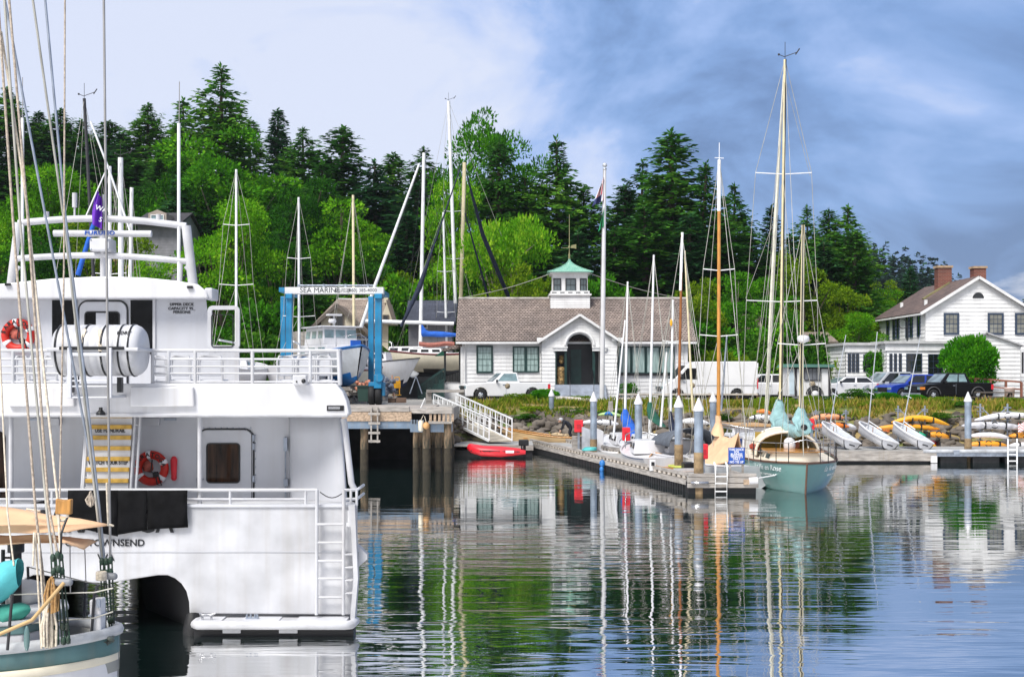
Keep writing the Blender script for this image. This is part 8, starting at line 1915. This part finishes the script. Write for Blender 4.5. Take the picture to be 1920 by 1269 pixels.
# ------------------------------------------------------------------ vehicles (front towards local -x, near side -y)
def car_paint(name, col, coat=.6): return mat(name, col, .32, 0, .04, 1, coat=coat)
def arch_pts(xw, ra, zc, zb):
    pts = []
    dz = zc-zb; x0 = math.sqrt(max(0, ra*ra-dz*dz)); a0 = math.atan2(-dz, -x0); 
    for i in range(9):
        a = math.pi+math.atan2(dz, x0) - (math.pi+2*math.atan2(dz, x0))*i/8
        pts.append((xw+ra*math.cos(a), zc+ra*math.sin(a)))
    return pts
def vehicle(name, label, cat, px, py, d, rz, L, W, top, cab, wheels, rw, paint, zb=.30, low=None, bed=None, gl=DGLASS, grp=None, side_wins=None, trimm=None, headl=True, tail=REDP, mirror=True, flare=None):
    q = thing(name, label, cat, (X(px,d), d, LOT+.035), R(rz), grp, False)
    # body shell: side outline with wheel arches, extruded over the width
    lo = [(L/2, zb)]
    for xw in sorted(wheels, reverse=True): lo += arch_pts(xw, rw+.07, rw, zb)[::-1]
    lo += [(-L/2, zb)]
    poly = top + lo
    m = MB(); m.prism(poly, -W/2, W/2); body = m.build('body', paint, q, bevel=.05)
    # greenhouse
    x0, x1, x2, x3, z0, z1, tw = cab      # base front, roof front, roof rear, base rear
    base = [(x0,-W/2+.03), (x3,-W/2+.03), (x3,W/2-.03), (x0,W/2-.03)]; roof = [(x1,-W/2+tw), (x2,-W/2+tw), (x2,W/2-tw), (x1,W/2-tw)]
    m = MB(); m.loft([[(a,b_,z0-.03) for a,b_ in base], [(a,b_,z1) for a,b_ in roof]], True, True, 0, False); cb = m.build('cabin', paint, q, bevel=.05)
    def side_pt(f, h, s):   # f along, h up
        xa = x0+(x1-x0)*h; xb = x3+(x2-x3)*h; return (xa+(xb-xa)*f, s*(W/2-.03-(tw-.03)*h+.006), z0+(z1-z0)*h)
    for s in (-1, 1):
        for (f0, f1) in (side_wins or ((.06,.46),(.52,.94))):
            m = MB(); m.add([side_pt(f0,.16,s), side_pt(f1,.16,s), side_pt(f1 if f1 < .9 else f1-.01,.88,s), side_pt(f0+(.05 if f0 < .1 else 0),.88,s)], [(0,1,2,3)]); m.build('window', gl, cb)
    for nm, xa, xb, e in (('windscreen', x0, x1, -.008), ('rear_window', x3, x2, .008)):
        m = MB(); k = [(.12,-.9),(.12,.9),(.9,.9),(.9,-.9)]; m.add([(xa+(xb-xa)*h+e, sg*(W/2-.05-(tw-.05)*h), z0+(z1-z0)*h+.004) for h, sg in k], [(0,1,2,3)]); m.build(nm, mat('windscreen_glass', (.16,.21,.23), .06, var=.25, scale=1.5, spec=.9) if nm == 'windscreen' else gl, cb)
    for xw in wheels:
        for s in (-1, 1):
            w_ = MB(); yc = s*(W/2-.12); w_.lathe((xw, yc, rw), [(rw*.6,-.11), (rw*.95,-.12), (rw,-.07), (rw,.07), (rw*.95,.12), (rw*.6,.11)], 20, 'y'); wh_ = w_.build('wheel', TYRE, q)
            w_ = MB(); w_.lathe((xw, yc+s*.03, rw), [(.04,-.09), (rw*.58,-.075), (rw*.62,.0), (rw*.58,.075), (.04,.09)], 12, 'y')
            w_.build('rim', ALU, wh_)
            for k in range(5):
                a = k*1.2566
            w_ = MB(); [w_.obox((xw+rw*.34*math.cos(k*1.2566), yc+s*.105, rw+rw*.34*math.sin(k*1.2566)), (rw*.22, .03, rw*.12), Matrix.Rotation(-k*1.2566, 3, 'Y')) for k in range(5)]; w_.build('hub_slots', BLK, wh_)
            if flare: 
                w_ = MB(); w_.torus((xw, s*(W/2), rw), rw+.11, .05, 'y', 14, 6, 0, 0, math.pi); w_.build('wheel_flare', flare, q)
    # underside
    m = MB(); m.box(-L/2+.3, L/2-.3, -W/2+.15, W/2-.15, zb-.08, zb+.1); m.build('chassis', BLK, q)
    zf = [p[1] for p in top if p[0] < -L/2+.2]; zh = max(zf) if zf else .8
    if headl:
        for s in (-1, 1):
            m = MB(); m.box(-L/2-.015, -L/2+.28, s*(W/2-.20)-.18, s*(W/2-.20)+.205, zh-.22, zh-.06); m.build('headlight', CGLASS, q, bevel=.02)
        m = MB(); m.box(-L/2-.02, -L/2+.03, -W/2+.42, W/2-.42, zh-.38, zh-.06); m.build('grille', trimm or BLK, q)
    m = MB(); m.box(-L/2-.06, -L/2+.14, -W/2+.03, W/2-.03, zb+.02, zb+.20); m.build('front_bumper', trimm or GREYM, q, bevel=.03)
    m = MB(); m.box(L/2-.1, L/2+.07, -W/2+.03, W/2-.03, zb+.06, zb+.22); m.build('rear_bumper', trimm or GREYM, q, bevel=.03)
    ztail = max(p[1] for p in top if p[0] > L/2-.3)
    for s in (-1, 1):
        m = MB(); m.box(L/2-.16, L/2+.012, s*(W/2-.06)-.07, s*(W/2-.06)+.07, ztail-.42, ztail-.10); m.build('tail_light', tail, q)
    if mirror:
        for s in (-1, 1):
            m = MB(); m.obox((x0+.30, s*(W/2+.10), z0+.10), (.12,.18,.16)); m.build('mirror', BLK, q, bevel=.02)
    m = MB(); xc = x0+(x3-x0)*.5
    for s in (-1, 1): 
        m.box(xc-.006, xc+.006, s*W/2-.012, s*W/2+.012, zb+.12, z0-.02); m.box(xc+.08-.3, xc-.06, s*W/2-.03, s*W/2+.03, z0-.15, z0-.11)
    m.build('door_seam', trimm or GREYM, q)
    return q
VW = car_paint('van_white', (.82,.82,.84)); VB = car_paint('pearl_blue', (.012,.045,.36)); VK = mat('pickup_black', (.005,.005,.006), .35, var=.1, spec=.2); VS = car_paint('silver_paint', (.42,.44,.47))
# white work pickup
L = 5.5
pk = vehicle('pickup_truck', 'white work pickup truck parked at the clubhouse left wing', 'pickup', 946, 752, 81.5, 14, L, 1.95,
  [(-L/2,.62), (-L/2+.05,1.02), (-L/2+.5,1.10), (-.95,1.18), (.75,1.18), (.80,1.16), (L/2-.05,1.16), (L/2,.9)], (-1.05,-.30,.62,.78,1.16,1.80,.22), (-L/2+.98, L/2-1.15), .39, VW, side_wins=((.16,.92),), gl=CGLASS)
m = MB(); m.box(.85, L/2-.12, -.83, .83, 1.161, 1.175); m.build('bed_floor', BLK, pk)
m = MB(); m.lathe((-.05, -.985, .95), [(.005,-.005),(.17,-.004),(.17,.0),(.005,.001)], 18, 'y'); m.build('door_emblem', mat('emblem_tan', (.45,.36,.24), .5, var=.5, scale=9), pk)
# white panel van
L = 6.2
vn = vehicle('panel_van', 'long white high roof panel van beside the clubhouse right corner', 'van', 1324, 752, 82, 6, L, 2.05,
  [(-L/2,.55), (-L/2+.06,.98), (-L/2+.75,1.32), (-L/2+1.65,2.32), (-L/2+2.1,2.48), (L/2-.1,2.50), (L/2,2.35)], (-L/2+.80,-L/2+1.6,-L/2+2.2,-L/2+2.35,1.30,2.28,.12), (-L/2+1.0, L/2-1.35), .36, VW, side_wins=((.18,.55),(.62,.98)), tail=VW)
for s in (-1, 1):
    m = MB(); m.box(L/2-.09, L/2+.016, s*.97-.055, s*.97+.055, .75, 1.45); m.build('tail_lamp', REDP, vn)
m = MB()
for x in (-.35, .95, 2.2):
    for s in (-1, 1): m.box(x-.008, x+.008, s*1.025-.008, s*1.025+.008, .5, 2.35)
for s in (-1, 1): m.box(-.9, L/2-.1, s*1.025-.02, s*1.025+.02, .95, 1.02)
m.build('panel_seam', mat('seam_grey', (.55,.55,.57), .6), vn)
m = MB(); m.box(-L/2+1.5, L/2-.1, -1.03, 1.03, .30, .44); m.build('lower_cladding', BLK, vn)
for s in (-1, 1):
    m = MB(); m.prism([(-L/2+1.05,1.36), (-L/2+2.25,1.36), (-L/2+2.25,2.06), (-L/2+1.62,2.06)], s*1.022, s*1.031); m.build('cab_window', IGLASS, vn)
m = MB(); m.add([(-L/2+.80,-.9,1.41), (-L/2+.80,.9,1.41), (-L/2+1.55,.85,2.245), (-L/2+1.55,-.85,2.245)], [(0,1,2,3)]); m.build('windscreen', IGLASS, vn)
m = MB(); m.box(-L/2+1.2, -L/2+1.35, -1.22, -1.04, 1.4, 1.7); m.build('wing_mirror', BLK, vn)
m = MB(); m.lathe((-L/2+1.95, -1.03, .98), [(.005,-.005),(.17,-.004),(.17,.0),(.005,.001)], 18, 'y'); m.build('door_emblem', mat('emblem_tan'), vn)
SUV = lambda L: [(-L/2,.55), (-L/2+.04,.88), (-L/2+.3,.98), (-L/2+1.25,1.10), (L/2-.15,1.12), (L/2,.95)]
L = 4.7
vehicle('estate_car', 'white estate car partly behind the back of the white van', 'car', 1421, 748, 86, 20, L, 1.85, SUV(L), (-1.15,-.35,1.7,2.2,1.06,1.70,.20), (-1.45,1.4), .34, VW)
vehicle('estate_car', 'silver estate car between the van and the green roofed kiosk', 'car', 1460, 748, 87.5, 24, L, 1.85, SUV(L), (-1.15,-.35,1.7,2.2,1.06,1.70,.20), (-1.45,1.4), .34, VS)
vehicle('small_car', 'white car parked before the sun porch of the gabled house', 'car', 1583, 728, 89.5, 12, 4.3, 1.8, SUV(4.3), (-1.05,-.3,1.4,2.0,1.06,1.5,.20), (-1.3,1.3), .32, VW)
L = 5.0
vehicle('silver_suv', 'silver pickup bodied car behind the blue car', 'car', 1660, 735, 90.5, 20, L, 1.9, SUV(L), (-1.2,-.3,1.6,2.2,1.08,1.86,.22), (-1.6,1.5), .38, VS)
L = 4.75
vehicle('blue_suv', 'bright blue estate car in the middle of the parked cars at right', 'car', 1710, 742, 86, 20, L, 1.86, SUV(L), (-1.25,-.45,1.6,2.15,1.04,1.68,.24), (-1.45,1.42), .36, VB)
L = 5.25
bp_ = vehicle('pickup_truck', 'black pickup truck with extended cab nearest the gabled house', 'pickup', 1779, 750, 82, 15, L, 1.85,
  [(-L/2,.60), (-L/2+.05,.93), (-L/2+.4,1.03), (-1.1,1.12), (1.0,1.14), (L/2-.04,1.14), (L/2,.9)], (-1.2,-.55,.75,1.0,1.10,1.76,.22), (-L/2+.93, L/2-1.1), .38, VK, side_wins=((.13,.55),(.60,.9)), flare=mat('flare_grey', (.06,.06,.065), .6), gl=CGLASS)
m = MB(); m.box(-L/2-.02, -L/2+.3, -.94, -.86, .72, .88); m.build('indicator', mat('amber_lens', (.8,.25,.03), .3), bp_)
# kiosk trailer with a green roof
ks = thing('kiosk_trailer', 'white kiosk trailer with green metal roof and curtained window', 'kiosk', (X(1517,83.5), 83.5, LOT+.035))
k0, k1 = X(1478,83.5), X(1556,83.5); kz0, kz1 = Z(742,83.5), Z(688,83.5)
m = MB(); m.box(k0, k1, 83.5, 86, kz0, kz1); m.build('wall', CLAP, ks)
m = MB(); m.prism([(k0-.2, kz1-.02), (k1+.25, kz1-.02), (k1+.2, kz1+.16), (k0-.05, kz1+.2)], 83.2, 86.3); m.build('roof', mat('green_roof', (.10,.24,.20), .5, .2), ks)
for px in (1492, 1555): 
    m = MB(); m.box(X(px,83.5)-.07, X(px,83.5)+.07, 83.46, 83.6, kz0, kz1); m.build('corner_post', mat('dark_slate', (.03,.06,.07), .5), ks)
m = MB(); m.box(k0-.05, k1+.05, 83.44, 83.6, kz1-.12, kz1-.0); m.build('eave_trim', mat('dark_slate'), ks)
window(ks, X(1508,83.5), X(1538,83.5), Z(712,83.5), Z(690,83.5), 83.49, fr=mat('dark_slate'), gl=glass('kiosk_glass', (.13,.14,.16), .15), cols=4, rows=1, fw=.05)
m = MB(); m.box(X(1480,83.5), X(1489,83.5), 83.46, 83.49, kz0+.1, kz1-.15); m.build('door', mat('pale_blue_door', (.55,.66,.72), .5), ks)
m = MB(); m.lathe((X(1523,83.5), 83.46, Z(720,83.5)), [(.005,-.005),(.2,-.004),(.2,0),(.005,.001)], 18, 'y'); m.build('emblem', mat('emblem_tan'), ks)
m = MB(); m.lathe((X(1528,83.3), 83.35, LOT+.42), [(.2,-.1),(.40,-.12),(.42,0),(.40,.12),(.2,.1)], 18, 'y'); w_ = m.build('wheel', TYRE, ks); m = MB(); m.lathe((X(1528,83.3), 83.3, LOT+.42), [(.02,-.1),(.24,-.1),(.24,.1),(.02,.1)], 12, 'y'); m.build('rim', WHITE2, w_)
m = MB(); m.torus((X(1528,83.3), 83.38, LOT+.42), .52, .06, 'y', 14, 6, 0, 0, math.pi); m.build('mudguard', BLK, ks)
# ------------------------------------------------------------------ flagpole
fp = thing('flagpole', 'tall white flagpole with a ball finial before the clubhouse entrance', 'flagpole', (X(1129,80.5), 80.5, LOT))
fb_, ft_ = Vector((X(1128.5,80.5), 80.5, LOT)), P(1134, 318, 80.5)
m = MB(); m.tube([fb_, fb_.lerp(ft_, .5), ft_], [.16,.14,.09], 12); m.build('pole', WHITE2, fp)
m = MB(); m.ball(ft_+Vector((0,0,.28)), .15, 0, 12, 8); m.lathe((ft_.x, ft_.y, ft_.z), [(.12,0),(.13,.06),(.05,.12)], 10); m.build('finial', ALU, fp)
m = MB(); m.tube([fb_+Vector((-.22,-.05,1.2)), ft_+Vector((-.1,-.05,0))], .012, 4); m.build('halyard', WIRE, fp)
FR = mat('flag_red', (.45,.03,.05), .7); FBL = mat('flag_blue', (.02,.03,.12), .7); FG_ = mat('flag_green', (.01,.28,.10), .7)
fl_ = thing('american_flag', 'limp red, white and blue striped flag on the flagpole', 'flag', P(1127,385,80.4)); m = MB()
def fl_f(y0, y1, w_):
    def fn(u, v):
        p = P(1133.2 - .5*v, y0+(y1-y0)*v + 16*u*(1-v*.3), 80.45); fold = .16*math.sin(u*11+v*3)
        p.x -= w_*u*(.25+.75*v)*.9; p.y += fold; return p
    return fn
m.grid(fl_f(328, 376, .85), 16, 26, 0, True, lambda i, j: (2 if (j > 17 and i > 3) else (0 if (i//2) % 2 == 0 else 1))); m.build('cloth', [FR, FLAGW, FBL], fl_, solid=.01)
fl_ = thing('green_flag', 'limp green state flag below the striped flag', 'flag', P(1129,436,80.4)); m = MB(); m.grid(fl_f(384, 424, .42), 14, 16); m.build('cloth', FG_, fl_, solid=.01)
uf = thing('purple_flag', 'limp purple flag with white letters above the ferry radar', 'flag', P(187,440,22.4)); m = MB()
def pf(u, v):
    p = P(190+3*v*0, 358+62*v+14*u*(1-v*.2), 22.45); p.x += (-.05+.18*(u-.5))*(.35+.8*math.sin(min(1.9, v*2.2))) - .02; p.y += .06*math.sin(u*9+v*2); return p
m.grid(pf, 14, 20); fc = m.build('cloth', PURPLE, uf, solid=.006)
text('flag_lettering', 'WA', .125, FLAGW, fc, P(190, 392, 22.3), ry=18); text('flag_lettering', 'S', .12, FLAGW, fc, P(188.5, 412, 22.3), ry=20)
m = MB(); m.tube([P(191,350,22.5), P(192,432,22.5)], .012, 5); m.build('flag_staff', WIRED, uf)
# overhead cable
oc = thing('overhead_cable', 'thin pale cable sagging over the clubhouse roof to the cupola', 'cable', P(1068,510,91)); m = MB()
for a, b_, c in (((868,558,95),(1033,513,91.4),6), ((1104,512,91.4),(1280,560,95),6)):
    pa, pb_ = P(*a), P(*b_); m.tube([pa.lerp(pb_, i/10)-Vector((0,0,c*.03*math.sin(math.pi*i/10))) for i in range(11)], .022, 4)
m.build('wire', WIREL, oc)
# low rail fence along the bank
fn_ = thing('rail_fence', 'low brown and white rail fence between bank and parking lot', 'fence', (X(1290,79), 79, LOT))
fps = [1160, 1190, 1235, 1285, 1330, 1382, 1420]
for px in fps:
    m = MB(); m.box(X(px,79)-.06, X(px,79)+.06, 78.94, 79.06, LOT-.1, LOT+.55); m.build('post', mat('rust_brown'), fn_)
m = MB(); m.beam((X(1160,79), 78.92, LOT+.48), (X(1420,79), 78.92, LOT+.48), .04, .10); m.beam((X(1160,79), 78.92, LOT+.24), (X(1300,79), 78.92, LOT+.22), .04, .09); m.build('rail', mat('bleached_wood', (.62,.57,.52), .8, var=.15), fn_)
for (x0, y0, x1, y1, d, lb) in ((1437,757,1478,757,77.5,'bleached driftwood log on the bank behind the green ketch'), (1590,757,1650,756,77,'long bleached driftwood log below the dark shrub'), (1030,747,1110,750,79,'bleached log edging the bed before the clubhouse steps')):
    q = thing('driftwood_log', lb, 'log', P((x0+x1)/2, y0, d)); m = MB(); a, b_ = P(x0,y0,d), P(x1,y1,d); m.tube([a, a.lerp(b_, .4)+Vector((0,.1,.03)), b_], [.16,.14,.10], 8); m.build('trunk', mat('bleached_wood'), q)
# picnic table and ramp rail at right
pt = thing('picnic_table', 'brown wooden picnic table near the right edge of the lawn', 'picnic table', (X(1872,76), 76, LOT-.1))
a, b_ = X(1832,76), X(1910,76); m = MB(); m.box(a, b_, 75.7, 76.5, LOT+.60, LOT+.67); m.build('table_top', TRIMB, pt)
for y in (75.2, 76.9):
    m = MB(); m.box(a, b_, y-.14, y+.14, LOT+.32, LOT+.37); m.build('bench_seat', TRIMB, pt)
for px in (1843, 1895):
    m = MB(); x = X(px,76); m.beam((x,75.2,LOT-.1), (x,75.95,LOT+.6), .09); m.beam((x,76.9,LOT-.1), (x,76.2,LOT+.6), .09); m.box(x-.04, x+.04, 75.1, 77, LOT+.25, LOT+.33); m.build('trestle', TRIMB, pt)
pl = thing('plastic_bin', 'pale pink plastic tub standing by the picnic table', 'tub', (X(1893,77.5), 77.5, LOT)); m = MB(); m.lathe((X(1893,77.5), 77.5, 0), [(.24,LOT),(.31,Z(728,77.5)),(.33,Z(727,77.5)),(.28,Z(726,77.5))], 14); m.build('tub', mat('pale_pink', (.72,.55,.50), .6), pl)
rr_ = thing('ramp_railing', 'brown ramp railing in front of the gabled house', 'railing', (X(1865,88), 88, LOT)); R1 = mat('redwood_rail', (.26,.10,.06), .7, var=.15)
pa, pb_ = P(1800, 707, 88), P(1915, 716, 87)
m = MB(); m.beam(pa, pb_, .12, .12); m.beam(pa-Vector((0,0,.5)), pb_-Vector((0,0,.5)), .08, .1); m.build('rail', R1, rr_)
for k in range(5):
    c = pa.lerp(pb_, k/4); m = MB(); m.box(c.x-.07, c.x+.07, c.y-.07, c.y+.07, LOT, c.z); m.build('post', R1, rr_)
pp = thing('gate_post', 'grey weathered post on the bank behind the blue sail cover', 'post', (X(1145,73), 73, 1.2)); m = MB(); m.box(X(1145,73)-.12, X(1145,73)+.12, 72.9, 73.1, .8, Z(752,73)); m.build('post', WOODG, pp)
